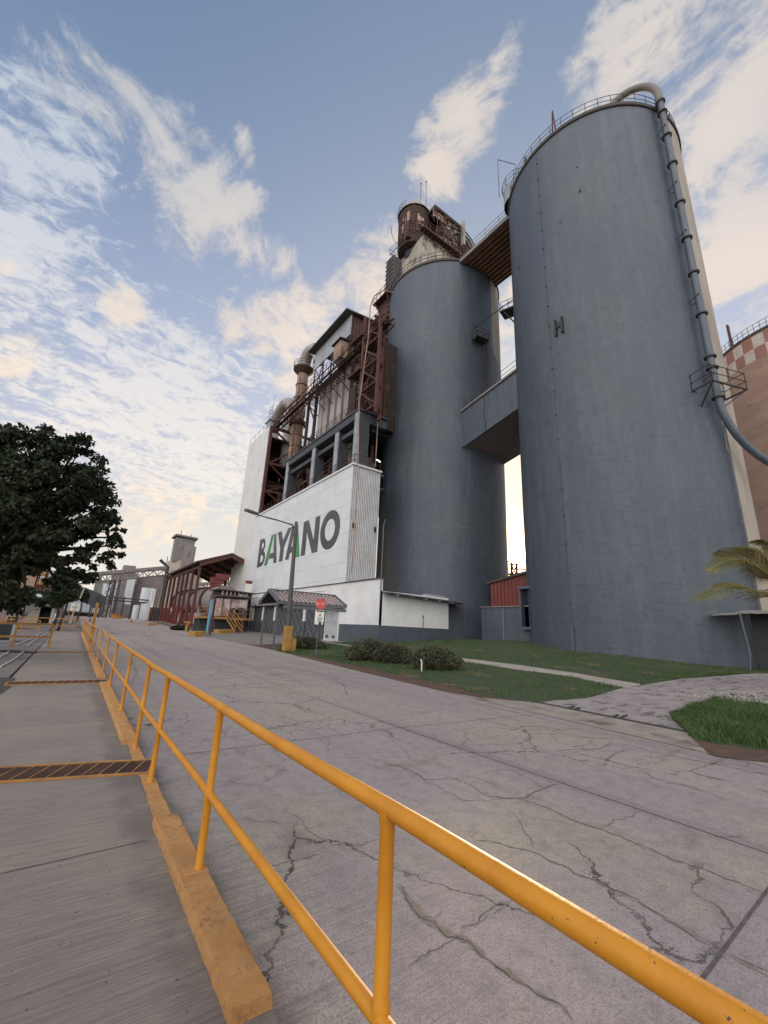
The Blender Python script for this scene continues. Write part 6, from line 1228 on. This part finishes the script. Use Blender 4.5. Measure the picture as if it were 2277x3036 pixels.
mb = MB(); mb.box(xr-3.2, e[1], z0_+.08, xr-.12, e[1]+1.2, tp-.06); P('grille', mb, M['black'], t)
mb = MB(); mb.box(xr-3.3, e[1]-.04, z0_, xr, e[1]+1.25, z0_+.08); mb.box(xr-3.3, e[1]-.04, tp-.06, xr, e[1]+1.25, tp); mb.box(xr-.12, e[1]-.04, z0_+.08, xr, e[1]+1.25, tp-.06); P('frame', mb, M['framegrey'], t)
mb = MB()
for i in range(12): z = z0_+.15+(tp-z0_-.3)*i/11; mb.box(xr-3.2, e[1]-.02, z-.008, xr-.13, e[1]-.001, z+.008)
P('grille_slat', mb, M['framedark'], t)
for k, (a, b_, c_) in enumerate((((680, 965), (540, 1065), (270, 1180)), ((795, 975), (620, 1060), (440, 1205)))):
    pts = [pT(zt(*p)) for p in (a, b_, c_)]; pts = [p+np.array([0, 0, .03]) for p in pts]; mb = MB(); mb.path(pts, .022, 6); P('white_hose', mb, M['white_pvc'], loc=tuple(pts[0]), label=('inner' if k else 'outer')+' white hose lying on the yard left of the walkway'+(' edge' if k else ''), cat='hose', group='white hoses on the yard')
for k, (a, b_) in enumerate((((0, 545), (165, 435)), ((0, 470), (60, 435)))):
    pa_ = pT(zA(*a)); pb_ = pT(zA(*b_)); mb = MB(); mb.path([pa_+[0, 0, .025], (pa_+pb_)/2+[.05, 0, .025], pb_+[0, 0, .025]], .022, 6); P('white_hose', mb, M['white_pvc'], loc=tuple(pa_), label=('short far' if k else 'long near')+' white hose at the left photo edge'+(' above the other' if k else ' by the dark patch'), cat='hose', group='white hoses on the yard')
pa_ = pT(zA(0, 432)); pb_ = pT(zA(250, 443)); mb = MB(); mb.path([pa_+[0, 0, .03], (pa_+pb_)/2+[0, .25, .04], pb_+[0, 0, .03]], .05, 6); mb.path([(pa_+pb_)/2+[-.2, .1, .03], pb_+[-.5, .35, .03]], .04, 6); P('black_cable', mb, M['black'], loc=tuple(pa_), label='thick black cable lying across the left end of the walkway', cat='cable')
q4_ = [pT(zA(*p)) for p in ((0, 615), (112, 618), (70, 690), (0, 735))]; mb = MB(); mb.prism([p+np.array([0, 0, -.02]) for p in q4_], (0, 0, .028)); P('dark_mat', mb, M['steel'], loc=tuple(q4_[0]), label='dark brown mat lying by the left end of the second grate', cat='mat')
# octagonal sign back on a yellow post beside the railing
b = pT(zt(1475, 1125)); D_ = math.hypot(b[0], b[1]); c = pD(zf(262, 1225), D_); t = T('sign_post', 'grey back of an octagonal sign on a thick yellow post by the railing', 'road sign', tuple(b)); vx = np.array([b[1], -b[0], 0])/D_; vn = -np.array([b[0], b[1], 0])/D_
tpz = pD(zt(1600, 480), D_); mb = MB(); mb.bar(b-[0, 0, .1], tpz, .16); P('post', mb, M['yellow_far'], t); mb = MB(); mb.bar(pD(zt(1610, 375), D_), tpz-[0, 0, .3]-vn*.06, .07); P('pole', mb, M['rust'], t)
rr = 18.2/1240*D_; octo = [(rr*math.cos(math.radians(22.5+45*i)), rr*math.sin(math.radians(22.5+45*i))) for i in range(8)]; mb = MB(); face(mb, c-vn*.12, octo, 0, -.01); P('octagon_plate', mb, M['framedark'], t)
b2 = pT(zt(1470, 800)); D2_ = math.hypot(b2[0], b2[1]); mb = MB(); mb.bar(b2, pD(zt(1520, 540), D2_), .12); P('rusty_post', mb, M['rust'], loc=tuple(b2), label='thin rusty post standing left of the thick yellow sign post', cat='post')
b = pT(zt(1130, 800)); D_ = math.hypot(b[0], b[1]); c = pD(zt(1232, 553), D_); vx = np.array([b[1], -b[0], 0])/D_; vn = -np.array([b[0], b[1], 0])/D_; hs = 7.8/1240*D_
t = T('traffic_sign', 'small white square sign with a black round symbol on a yellow forked post', 'road sign', tuple(b)); mb = MB(); mb.bar(b, pD(zt(1205, 640), D_), .12); mb.bar(pD(zt(1105, 610), D_), pD(zt(1160, 740), D_), .1); mb.bar(pD(zt(1105, 610), D_), pD(zt(1210, 630), D_), .1); P('post', mb, M['yellow_far'], t)
mb = MB(); face(mb, c, [(-hs, -hs), (hs, -hs), (hs, hs), (-hs, hs)], .05, .02); o = P('plate', mb, M['signwhite'], t); mb = MB(); k_ = 20
for i in range(k_): a0, a1 = 2*math.pi*i/k_, 2*math.pi*(i+1)/k_; mb.bar(c+vx*hs*.66*math.cos(a0)+vy*hs*.66*math.sin(a0)+vn*.08, c+vx*hs*.66*math.cos(a1)+vy*hs*.66*math.sin(a1)+vn*.08, hs*.16, .01)
mb.bar(c+vx*-hs*.4+vy*-hs*.3+vn*.08, c+vx*hs*.35+vy*hs*.3+vn*.08, hs*.18, .01); face(mb, c, [(-hs*.35, -hs*.2), (hs*.4, -hs*.2), (hs*.4, .02), (-hs*.35, .02)], .075, .01); P('symbol', mb, M['black'], o)
pa_ = pD(zt(1170, 720), 62); pb_ = pD(zt(1385, 235), 62); mb = MB(); mb.bar((pa_[0], pa_[1], rz(62)+.2), pa_, .3); mb.bar(pa_, pb_, .14); P('barrier_boom', mb, M['cream'], loc=tuple(pa_), label='raised tan barrier boom leaning beside the small white sign', cat='barrier')
for k, (x, y0, y1, w) in enumerate(((848, 660, 800, 30), (908, 655, 785, 26), (938, 660, 795, 26))):
    b = pT(zt(x-20, y1)); D_ = math.hypot(b[0], b[1]); tp = pD(zt(x+4, y0), D_); r_ = w*.18083/2/1240*D_; mb = MB(); mb.tube((b[0], b[1], b[2]-.1), (b[0], b[1], tp[2]), r_, 10); P('bollard', mb, M['white_pvc'], loc=tuple(b), smooth=50, label=['leftmost white bollard on the grass by the gate hut', 'middle white bollard, close beside the right one', 'rightmost white bollard of the close pair'][k], cat='bollard', group='white bollards by the gate hut')
gA = [pT(zt(p, 825)) for p in (780, 1240)]; gB = [pT(zt(p, 775)) for p in (800, 1240)]; P('grass_island', sheet(gA, gB, 10, 4, .02), M['lawn'], kind='structure')
# gate hut and buildings behind the tree
D_ = 60.0
def wall_at(mb, zm, x0, y0, x1, y1, D, th, ground=True):
    a = pD(zm(x0, y1), D); b = pD(zm(x1, y1), D); tp = pD(zm((x0+x1)/2, y0), D)[2]; bt = tz(a[0], a[1])-.2 if ground else min(a[2], b[2]); d = b[:2]-a[:2]; n = np.array([-d[1], d[0]]); n = n/np.linalg.norm(n)*th
    mb.prism([(*a[:2], bt), (*b[:2], bt), (*(b[:2]+n), bt), (*(a[:2]+n), bt)], (0, 0, tp-bt)); return mb
g = pD(zt(700, 720), D_); t = T('gate_hut', 'small cream gate hut with a white fascia and a dark open doorway', 'building', (g[0], g[1], tz(g[0], g[1])))
mb = MB(); wall_at(mb, zt, 590, 460, 630, 715, D_, 4); wall_at(mb, zt, 820, 460, 870, 715, D_, 4); wall_at(mb, zt, 630, 460, 820, 535, D_, .3, False); P('wall', mb, M['cream'], t)
mb = MB(); wall_at(mb, zt, 560, 345, 905, 460, D_-1, 5, False); P('fascia', mb, M['tank'], t); mb = MB(); wall_at(mb, zt, 620, 530, 825, 715, D_+2, .2); P('doorway', mb, M['black'], t)
mb = MB(); wall_at(mb, zt, 455, 590, 590, 715, D_+1, 3); P('side_wall', mb, M['cream'], t)
g = pD(zt(615, 340), D_+3); mb = MB(); a = pD(zt(540, 330), D_+2); b_ = pD(zt(680, 330), D_+2); railing(mb, [a, b_, b_+[0, 2.5, 0], a+[0, 2.5, 0], a], 3.4, .09, 2, 1.2); P('roof_cage', mb, M['yellow_far'], loc=tuple(a), label='yellow railed cage standing on the roof of the gate hut', cat='cage')
g = pD(zt(150, 720), 48); t = T('side_building', 'low beige building with a small barred window beside the big tree', 'building', (g[0], g[1], tz(g[0], g[1]))); mb = MB(); wall_at(mb, zt, -300, 585, 310, 850, 48, 4); P('wall', mb, M['plum'], t); mb = MB(); wall_at(mb, zt, 90, 705, 235, 830, 47.9, .08, False); P('window', mb, M['glass'], t); mb = MB(); 
for x in (90, 160, 235): wall_at(mb, zt, x-5, 700, x+5, 832, 47.8, .06, False)
P('window_bar', mb, M['cream'], t)
a = pD(zt(290, 480), 52); b_ = pD(zt(480, 660), 52); mb = MB(); mb.path([a, b_], .9, 12); P('sloping_duct', mb, M['conc'], loc=tuple(b_), smooth=50, label='fat grey duct sloping down beside the gate hut', cat='duct')
a = [pD(zt(*p), 55) for p in ((220, 400), (360, 375), (575, 590), (440, 590))]; mb = MB(); mb.prism(a, (0, 6, .2)); P('sloping_roof', mb, M['roofgrey'], loc=tuple(a[0]), label='dark grey sloping roof sheet beside the fat duct', cat='roof')
g = pD(zt(850, 50), 95); t = T('far_hall', 'long pale roofed hall seen through gaps of the big tree', 'building', (g[0], g[1], 1.5)); mb = MB(); wall_at(mb, zt, -500, 95, 1020, 700, 95, 12); P('wall', mb, M['black'] if False else M['plum'], t); mb = MB(); wall_at(mb, zt, -500, -120, 1020, 98, 94, 14, False); P('roof', mb, M['tank'], t)
g = pD((40, 1620), 80); t = T('tan_building', 'tall tan building partly hidden behind the big tree branches', 'building', (g[0], g[1], 1.4)); mb = MB(); wall_at(mb, lambda x, y: (x, y), -260, 1560, 84, 1800, 80, 10); P('wall', mb, M['terracotta'], t)
# ------------------------------------------------------------------ far plant along the road
t = T('column_shed', 'open shed with a row of tall red steel columns and a rusty sloped roof', 'shed', (16, 80, 1.2)); RS = t
for p in ((165, 1070), (215, 1080), (268, 1090), (330, 1100), (387, 1105), (447, 1115), (530, 1070), (612, 1100)):
    c = pX(zr(*p), 14); mb = MB(); mb.box(13.85, c[1]-.18, tz(14, c[1])-.3, 14.2, c[1]+.18, 10.0); P('column', mb, M['redsteel'], t)
    mb = MB(); mb.box(13.83, c[1]-.2, tz(14, c[1])-.3, 14.22, c[1]+.2, 4.4); P('column_sleeve', mb, M['red'], t)
mb = MB(); mb.prism([(13.2, 66.6, 10.05), (18.3, 66.6, 12.0), (23, 66.6, 10.2), (23, 66.6, 10.45), (18.3, 66.6, 12.25), (13.2, 66.6, 10.3)], (0, 29, 0)); P('roof', mb, M['brownsheet'], t)
mb = MB()
for y in (66.8, 72, 78, 84, 90, 95): mb.bar((13.9, y, 9.9), (18.3, y, 11.75), .3, .5); mb.bar((18.3, y, 11.75), (22.8, y, 9.9), .3, .5)
for x, z in ((15, 10.3), (16.2, 10.8), (17.3, 11.3), (19.5, 11.2)): mb.bar((x, 66.8, z), (x, 95, z), .15, .2)
mb.bar((14, 67, 9.6), (14, 95, 9.6), .25, .4); P('roof_truss', mb, M['redsteel'], t)
mb = MB()
for x in (22.8,): 
    for y in (67.5, 76, 85, 94): mb.box(x-.2, y-.2, 1, x+.2, y+.2, 10)
P('rear_column', mb, M['redsteel'], t)
for k, px_ in enumerate((925, 1005)):
    mb = MB(); c = pD(zr(px_, 480-50*k), 66); mb.box(c[0]-.2, c[1]-.2, tz(c[0], c[1])-.3, c[0]+.2, c[1]+.2, c[2]+.2); mb.box(c[0]-.3, c[1]-.4, c[2]-.5, c[0]+1.6, c[1]+.1, c[2]+.35); P('red_stanchion', mb, M['red'], t)
t = T('rotary_kiln', 'big rusty horizontal kiln cylinder under the red columned shed', 'kiln', (17, 72, 1.4))
mb = MB(); a = np.array([16.4, 60, 4.6]); b_ = np.array([17.5, 96, 5.4]); mb.path([a, b_], 2.0, 26); P('shell', mb, M['plum'], t, smooth=50); mb = MB()
for f in (.15, .4, .68, .9): p = a+(b_-a)*f; q_ = p+(b_-a)*.012; mb.path([p, q_], 2.3, 26)
P('tyre', mb, M['rust'], t, smooth=40); mb = MB()
for f in (.15, .4, .68, .9): p = a+(b_-a)*f; mb.box(p[0]-2, p[1]-.8, .8, p[0]+2, p[1]+1.2, p[2]-1.9)
P('pier', mb, M['conc'], t)
for k in range(7):
    y = 64+k*4.4; mb = MB(); mb.tube((15.0, y, 1.4), (15.6, y+1.6, 3.4+.5*(k % 3)), .3, 8); mb.cyl(15.2, y+1.2, .55, 1.3, 2.6+.4*(k % 2), 10); P('blower', mb, M[('rust', 'framegrey', 'redsteel')[k % 3]], loc=(15.2, y+1, 1.3), label='rusty pump set standing between the red columns below the kiln', cat='pump', group='pump sets among the red columns')
t = T('kiln_hood', 'mottled pinkish white kiln hood with a dark roofed cooling rack over it', 'kiln hood', (16.3, 57.5, .8))
hm = MT('mottled_hood', .9); hm.col(hm.mix(hm.ramp(hm.noise(.9, 4, .6), .48, .56), (.50, .42, .40), (.30, .23, .22))); mb = MB(); mb.box(14.6, 56.5, 2.4, 18.4, 59.6, 4.75); P('shell', mb, hm.m, t, bevel=.25)
mb = MB(); mb.box(14.4, 56.2, 4.85, 18.8, 59.8, 5.1); mb.prism([(14.2, 55.9, 5.7), (18.9, 55.9, 5.55), (18.9, 55.9, 5.65), (14.2, 55.9, 5.85)], (0, 4, 0)); P('roof', mb, M['darkroof'], t)
mb = MB()
for i in range(7): x = 15+i*.52; mb.cyl(x, 56.4, .13, 5.1, 5.6, 8)
P('cooling_pipe', mb, M['duct'], t); mb = MB()
for x in (15.2, 16.2): mb.tube((x, 56.3, 1), (x, 56.3, 5.7), .06, 6)
P('hanger_rod', mb, M['rust'], t)
mb = MB(); mb.path([(16.6, 55.9, 3.0), (16.6, 56.5, 3.0)], .55, 16); mb.path([(17.5, 55.9, 3.0), (17.5, 56.5, 3.0)], .7, 16); P('burner_port', mb, M['steel'], t)
t = T('yellow_platform', 'orange edged work platform with yellow rails and two stairs before the kiln hood', 'platform', (15, 54.5, .7))
mb = MB(); mb.box(11.9, 54.2, 2.1, 18.4, 56.0, 2.32); P('deck', mb, M['yellow_far'], t); mb = MB(); railing(mb, [(11.9, 54.25, 2.3), (15.2, 54.25, 2.3)], 1.1, .04, 2, 1.1); railing(mb, [(16.2, 54.25, 2.3), (18.4, 54.25, 2.3)], 1.1, .03, 1, 1.1); P('railing', mb, M['yellow_far'], t)
mb = MB()
for s in (0, .8): mb.bar((15.25+s, 54.2, 2.25), (15.7+s, 51.4, .7), .08, .2); railing(mb, [(15.25+s, 54.2, 2.25), (15.7+s, 51.4, .7)], 1.0, .035, 1, 3)
P('stair_rail', mb, M['yellow_far'], t); mb = MB()
for i in range(7): f = (i+.5)/7; x = 15.25+.45*f; y = 54.2-2.8*f; z = 2.25-1.55*f; mb.box(x, y-.12, z, x+.8, y+.12, z+.04)
P('tread', mb, M['rust'], t); mb = MB()
for x in (12.2, 14, 16.4, 18.2): mb.box(x-.06, 54.4, .5, x+.06, 54.52, 2.1)
mb.box(12, 55.6, .5, 18.3, 56, 2.05); P('leg', mb, M['framedark'], t)
for k, (px0, px1, y0, lab) in enumerate(((500, 600, 1110, 'short yellow guard rail left of the blue pipe, near the hydrant post'), (600, 850, 1150, 'longer yellow guard rail directly before the work platform'), (930, 1180, 1200, 'yellow guard rail right of the blue and red pipes'))):
    a = pT(zr(px0, y0)); b_ = pT(zr(px1, y0+(18 if k < 2 else 5))); t = T('guard_rail', lab, 'railing', tuple(a), 'yellow guard rails before the kiln'); mb = MB(); railing(mb, [a, b_], 1.05, .045, 1, 1.6); P('rail', mb, M['yellow_far'], t)
for c0, c1, nm, lab, m in (((905, 770), (840, 1290), 'blue_pipe', 'upright light blue pipe beside a red brown post at the kiln', 'blue'), ((945, 740), (888, 1280), 'red_post', 'red brown upright pipe just right of the light blue pipe', 'redsteel')):
    b = pT(zr(*c1)); tp = pD(zr(*c0), math.hypot(b[0], b[1])); mb = MB(); mb.path([b-[0, 0, .1], (b[0], b[1], tp[2])], .13, 10)
    P(nm, mb, M[m], loc=tuple(b), smooth=50, label=lab, cat='pipe')
    if m == 'blue': mb = MB(); mb.path([(b[0], b[1], tp[2]), (b[0]+.1, b[1], tp[2]+.3), (b[0]+.5, b[1]+.1, tp[2]+.42), pD(zr(1490, 745), 56)], .10, 8); P('overhead_pipe', mb, M['steel'], loc=(b[0], b[1], tp[2]), smooth=50, label='dark overhead pipe leading from the blue pipe to the white wall', cat='pipe')
b = pT(zr(545, 1228)); mb = MB(); hh = pD(zr(545, 1085), math.hypot(b[0], b[1]))[2]; mb.tube(b-[0, 0, .1], (b[0], b[1], hh), .17, 10); mb.box(b[0]-.34, b[1]-.2, hh-.2, b[0]+.34, b[1]+.2, hh+.02); P('hydrant_post', mb, M['ochre'], loc=tuple(b), label='thick yellow hydrant post with a cross head beside the far hedge', cat='hydrant')
for k, (x0, x1, y0, y1) in enumerate(((668, 835, 1230, 1308), (1020, 1255, 1205, 1262))):
    a = pT(zr(x0, y1)); b_ = pT(zr(x1, y1-6)); D_ = math.hypot(a[0], a[1]); tp = pD(zr(x0, y0), D_)[2]; d = b_[:2]-a[:2]; n = np.array([-d[1], d[0]]); n = n/np.linalg.norm(n)*.9; mb = MB(); mb.prism([(*a[:2], a[2]-.1), (*b_[:2], b_[2]-.1), (*(b_[:2]+n), b_[2]-.1), (*(a[:2]+n), a[2]-.1)], (0, 0, tp-a[2]+.1)); P('concrete_barrier', mb, M['ochre'], loc=tuple(a), bevel=.04, label=['ochre painted block at the foot of the light blue pipe', 'longer ochre block on the pavement below the yellow stairs'][k], cat='barrier', group='ochre painted blocks')
t = T('safety_board', 'white notice board with a red top standing by the white building', 'sign', (19.0, 60.3, .7)); a = pD(zr(1410, 490), 61); b_ = pD(zr(1515, 520), 61); zt2 = a[2]; mb = MB(); mb.box(a[0], a[1]-.03, zt2-1.6, b_[0], a[1]+.03, zt2-.42); P('panel', mb, M['signwhite'], t); mb = MB(); mb.box(a[0], a[1]-.05, zt2-.42, b_[0], a[1]+.04, zt2); P('header', mb, M['red'], t); mb = MB()
for x in (a[0]+.05, b_[0]-.05): mb.box(x-.04, a[1]+.03, .6, x+.04, a[1]+.12, zt2)
P('post', mb, M['redsteel'], t)
# tower and silos far down the road
def azp(a, D): return np.array([D*math.sin(math.radians(a)), D*math.cos(math.radians(a))])
def elz(e, D): return EYE+D*math.tan(math.radians(e))
D_ = 150; c = azp(10.15, D_+6); t = T('preheater_tower', 'grey concrete cylinder tower with a flared boxy head far down the road', 'tower', (c[0], c[1], 1.8))
mb = MB(); mb.lathe(c[0], c[1], [(6.3, 1), (5.6, elz(7.2, D_)), (.01, elz(7.25, D_))], 32); P('shaft', mb, M['bareconc'], t, smooth=40)
h0, h1 = elz(7.1, D_), elz(10.0, D_); a = azp(8.55, D_+1); b_ = azp(10.75, D_+1); mb = MB(); mb.prism([(a[0], a[1], h0), (b_[0], b_[1], h0), (b_[0]+.2, b_[1]+6, h0), (a[0]+.3, a[1]+6, h0)], (0, 0, h1-h0)); P('head', mb, M['conc'], t)
mb = MB(); a = azp(8.45, D_); b_ = azp(11.05, D_); mb.prism([(a[0], a[1], h1+.5), (b_[0], b_[1], h1), (b_[0]+.6, b_[1]+8, h1), (a[0], a[1]+8, h1+.5)], (0, 0, .5)); P('head_roof', mb, M['plum'], t)
a = azp(9.7, D_-1); b_ = azp(11.0, D_-1); mb = MB(); mb.prism([(a[0], a[1], elz(3, D_)), (b_[0], b_[1], elz(3, D_)), (b_[0], b_[1]+6, elz(3, D_)), (a[0], a[1]+6, elz(3, D_))], (0, 0, elz(9.0, D_)-elz(3, D_))); P('annex_shaft', mb, M['plum'], t)
mb = MB()
for aa, e0, e1 in ((9.0, 10.1, 11.0), (10.2, 10.1, 10.6), (8.0, 6.6, 7.6)): q_ = azp(aa, D_+2); mb.tube((q_[0], q_[1], elz(e0, D_)), (q_[0], q_[1], elz(e1, D_)), .12, 5)
q_ = azp(8.2, D_-2); mb.path([(q_[0], q_[1], elz(1, D_)), (q_[0], q_[1], elz(6.2, D_)), (q_[0]-2.5, q_[1], elz(6.9, D_))], .5, 8); P('mast', mb, M['steel'], t)
t = T('conveyor_bridge', 'long inclined conveyor truss bridge climbing to the far grey tower', 'conveyor', (0, 148, 9)); a = np.array([*azp(-9, 148), elz(1.5, 148)]); b_ = np.array([*azp(8.3, 148), elz(5.35, 148)]); mb = MB(); truss(mb, a, b_, 1.9, (.3, 2.4, 0), 34, .16); P('truss', mb, M['conc'], t); mb = MB(); mb.prism([tuple(a+[0, -.2, 1.9]), tuple(b_+[0, -.2, 1.9]), tuple(b_+[0, 2.8, 1.9]), tuple(a+[0, 2.8, 1.9])], (0, 0, .9)); P('gallery', mb, M['plum'], t); mb = MB()
for aa in (-6, 2.95, 3.4): q_ = azp(aa, 148.6); zz = elz(1.5+(aa+9)*.2225, 148); [mb.bar((q_[0]+s, q_[1], 1), (q_[0]+s*.6, q_[1], zz), .3) for s in (-1, 1)]; [mb.bar((q_[0]-1, q_[1], 1+k*2), (q_[0]+1, q_[1], 3+k*2), .15) for k in range(int(zz/2))]; P('trestle', mb, M['steel'], t); mb = MB()
t = T('conveyor_bridge', 'short conveyor bridge passing right behind the red columned shed', 'conveyor', (30, 150, 8)); a = np.array([*azp(12, 140), elz(3.9, 140)]); b_ = np.array([*azp(16, 140), elz(4.5, 140)]); mb = MB(); truss(mb, a, b_, 1.5, (.3, 2, 0), 8, .2); mb.prism([tuple(a+[0, -.2, 1.2]), tuple(b_+[0, -.2, 1.2]), tuple(b_+[0, 2.8, 1.2]), tuple(a+[0, 2.8, 1.2])], (0, 0, .8)); P('truss', mb, M['plum'], t)
D_ = 168
def far_block(name, lab, a0, a1, e1, m, D=D_, dep=10, extra=None, e1b=None):
    p, q_ = azp(a0, D), azp(a1, D); c = (p+q_)/2; t = T(name, lab, 'building', (c[0], c[1], 1.8), 'grey silo blocks far down the road'); mb = MB(); mb.add([(*p, 1), (*q_, 1), (*q_, elz(e1b or e1, D)), (*p, elz(e1, D)), (p[0], p[1]+dep, 1), (q_[0], q_[1]+dep, 1), (q_[0], q_[1]+dep, elz(e1b or e1, D)), (p[0], p[1]+dep, elz(e1, D))], [(0, 1, 2, 3), (4, 5, 6, 7), (3, 2, 6, 7), (0, 3, 7, 4), (1, 2, 6, 5)]); P('wall', mb, M[m], t)
    if extra: mb = MB(); [mb.box(min(azp(x0, D)[0], azp(x1, D)[0]), p[1]-.5, elz(y0, D), max(azp(x0, D)[0], azp(x1, D)[0]), p[1]-.02, elz(y1, D)) for x0, x1, y0, y1 in extra]; P('panel', mb, M['tank'], t)
    return t
far_block('silo_block', 'leftmost grey silo block with a pale panel and dark recess, far down the road', 1.35, 3.05, 4.1, 'conc', extra=[(2.1, 2.85, .6, 3.7)])
far_block('silo_block', 'taller grey silo block with a flat capped roof under the conveyor', 3.25, 5.3, 5.2, 'plum', extra=[(3.3, 3.42, .5, 4.6), (4.3, 5.1, 1.6, 4.6)])
far_block('silo_block', 'dark grey block with a sloped top joining the far tower', 5.3, 8.1, 4.7, 'plum', D=172, e1b=5.2)
far_block('silo_block', 'narrow square cap house standing on the taller silo block', 3.7, 4.9, 6.0, 'conc', D=170, dep=6); far_block('silo_block', 'small square cap left of the narrow cap house', 2.8, 3.55, 5.35, 'plum', D=170, dep=6)
t = T('white_tank', 'tall white cylindrical tank on a wider white base tank, far down the road', 'tank', (*azp(6.7, 112), 1.6)); c = azp(6.75, 113); mb = MB(); mb.lathe(c[0], c[1], [(1.15, 1), (1.15, elz(1.9, 112)), (.01, elz(1.95, 112))], 24); P('base', mb, M['tank'], t, smooth=40); c2_ = azp(6.55, 114); mb = MB(); mb.lathe(c2_[0], c2_[1], [(1.25, elz(1.9, 112)), (1.25, elz(3.65, 112)), (.01, elz(3.7, 112))], 24); P('upper_tank', mb, M['tank'], t, smooth=40); c = azp(7.05, 113); mb = MB(); mb.bar((c[0], c[1]-1, 3), (c[0], c[1]-1, 8), .12); mb.lathe(c[0]+.2, c[1], [(.5, 1), (.5, elz(3.6, 112))], 12); P('pipe', mb, M['tank'], t)
c = azp(5.75, 111); mb = MB(); mb.lathe(c[0], c[1], [(.62, 1), (.62, elz(1.55, 111)), (.01, elz(1.6, 111))], 20); P('small_tank', mb, M['tank'], loc=(c[0], c[1], 1.5), smooth=40, label='small white tank at the foot of the tall white tank', cat='tank')
t = T('pipe_trestle', 'dark steel pipe trestle crossing before the far silo blocks', 'pipe rack', (8, 112, 1.6)); mb = MB()
for e in (2.0, 2.3): q0, q1 = azp(1.0, 112), azp(6.9, 112); mb.tube((*q0, elz(e, 112)), (*q1, elz(e-.1, 112)), .16, 6)
for aa in (1.4, 2.3, 3.0, 3.6, 4.4, 5.25): q0 = azp(aa, 112); mb.bar((*q0, 1), (*q0, elz(2.4 if aa < 5 else 3.9, 112)), .3)
for k in range(6): q0, q1 = azp(2.45, 112), azp(3.0, 112); mb.bar((*q0, 1+k*1.5), (*q1, 2.5+k*1.5), .12); mb.bar((*q1, 1+k*1.5), (*q0, 2.5+k*1.5), .12)
P('steelwork', mb, M['steel'], t)
t = T('low_roof_shed', 'low grey roofed shed at the far end of the road', 'shed', (-2, 125, 1.7)); q0, q1 = azp(-4.5, 125), azp(2.4, 125); mb = MB(); mb.prism([(*q0, elz(.7, 125)), (*q1, elz(.4, 125)), (q1[0], q1[1]+10, elz(1.7, 125)), (q0[0], q0[1]+10, elz(1.9, 125))], (0, 0, .2)); P('roof', mb, M['roofgrey'], t); mb = MB(); mb.box(q0[0]+1, q0[1]+2, 1, q1[0]-1, q0[1]+9, elz(.45, 125)); P('wall', mb, M['steel'], t)
q0 = azp(.3, 160); mb = MB(); mb.lathe(q0[0], q0[1], [(9, 1), (8.5, 5), (4.5, 9), (.01, 10.5)], 24); P('dark_dome', mb, M['framedark'], loc=(q0[0], q0[1], 1.8), smooth=40, label='dark domed store behind the octagonal sign, far down the road', cat='storage dome')
a = pT(zl(268, 785)); b_ = pT(zl(365, 790)); mb = MB(); mb.prism([tuple(a), tuple(b_), tuple(b_+[-.5, 0, 1.0]), tuple(a+[.3, 0, 1.0])], (0, .8, 0)); P('road_barrier', mb, M['yellow_far'], loc=tuple(a), label='yellow road barrier block far along the road before the silo blocks', cat='barrier')
for k, (x, y) in enumerate(((438, 815), (580, 848))):
    b = pT(zl(x, y)); h = .75; mb = MB(); mb.lathe(b[0], b[1], [(.26, b[2]), (.26, b[2]+.05), (.17, b[2]+.06), (.04, b[2]+h), (.01, b[2]+h)], 14); P('traffic_cone', mb, M['ochre'], loc=tuple(b), smooth=40, label=['farther orange cone, before the white tanks', 'nearer orange cone beside a concrete slab on the road edge'][k], cat='cone', group='orange cones along the road')
a = pT(zl(590, 838)); mb = MB(); mb.box(a[0], a[1], a[2], a[0]+1.2, a[1]+.5, a[2]+.3); P('kerb_stone', mb, M['ochre'], loc=tuple(a), label='low ochre kerb stone lying right of the nearer cone', cat='kerb stone')
for k in range(6):
    a = azp(7.4+k*.32, 100); mb = MB(); mb.lathe(a[0], a[1], [(.42, tz(a[0], a[1])), (.42, tz(a[0], a[1])+2.6), (.01, tz(a[0], a[1])+2.7)], 12); P('drum', mb, M['steel' if k % 3 else 'redsteel'], loc=(a[0], a[1], tz(a[0], a[1])), smooth=40, label='dark upright drum standing in the row right of the white tanks', cat='drum', group='row of dark drums by the white tanks')
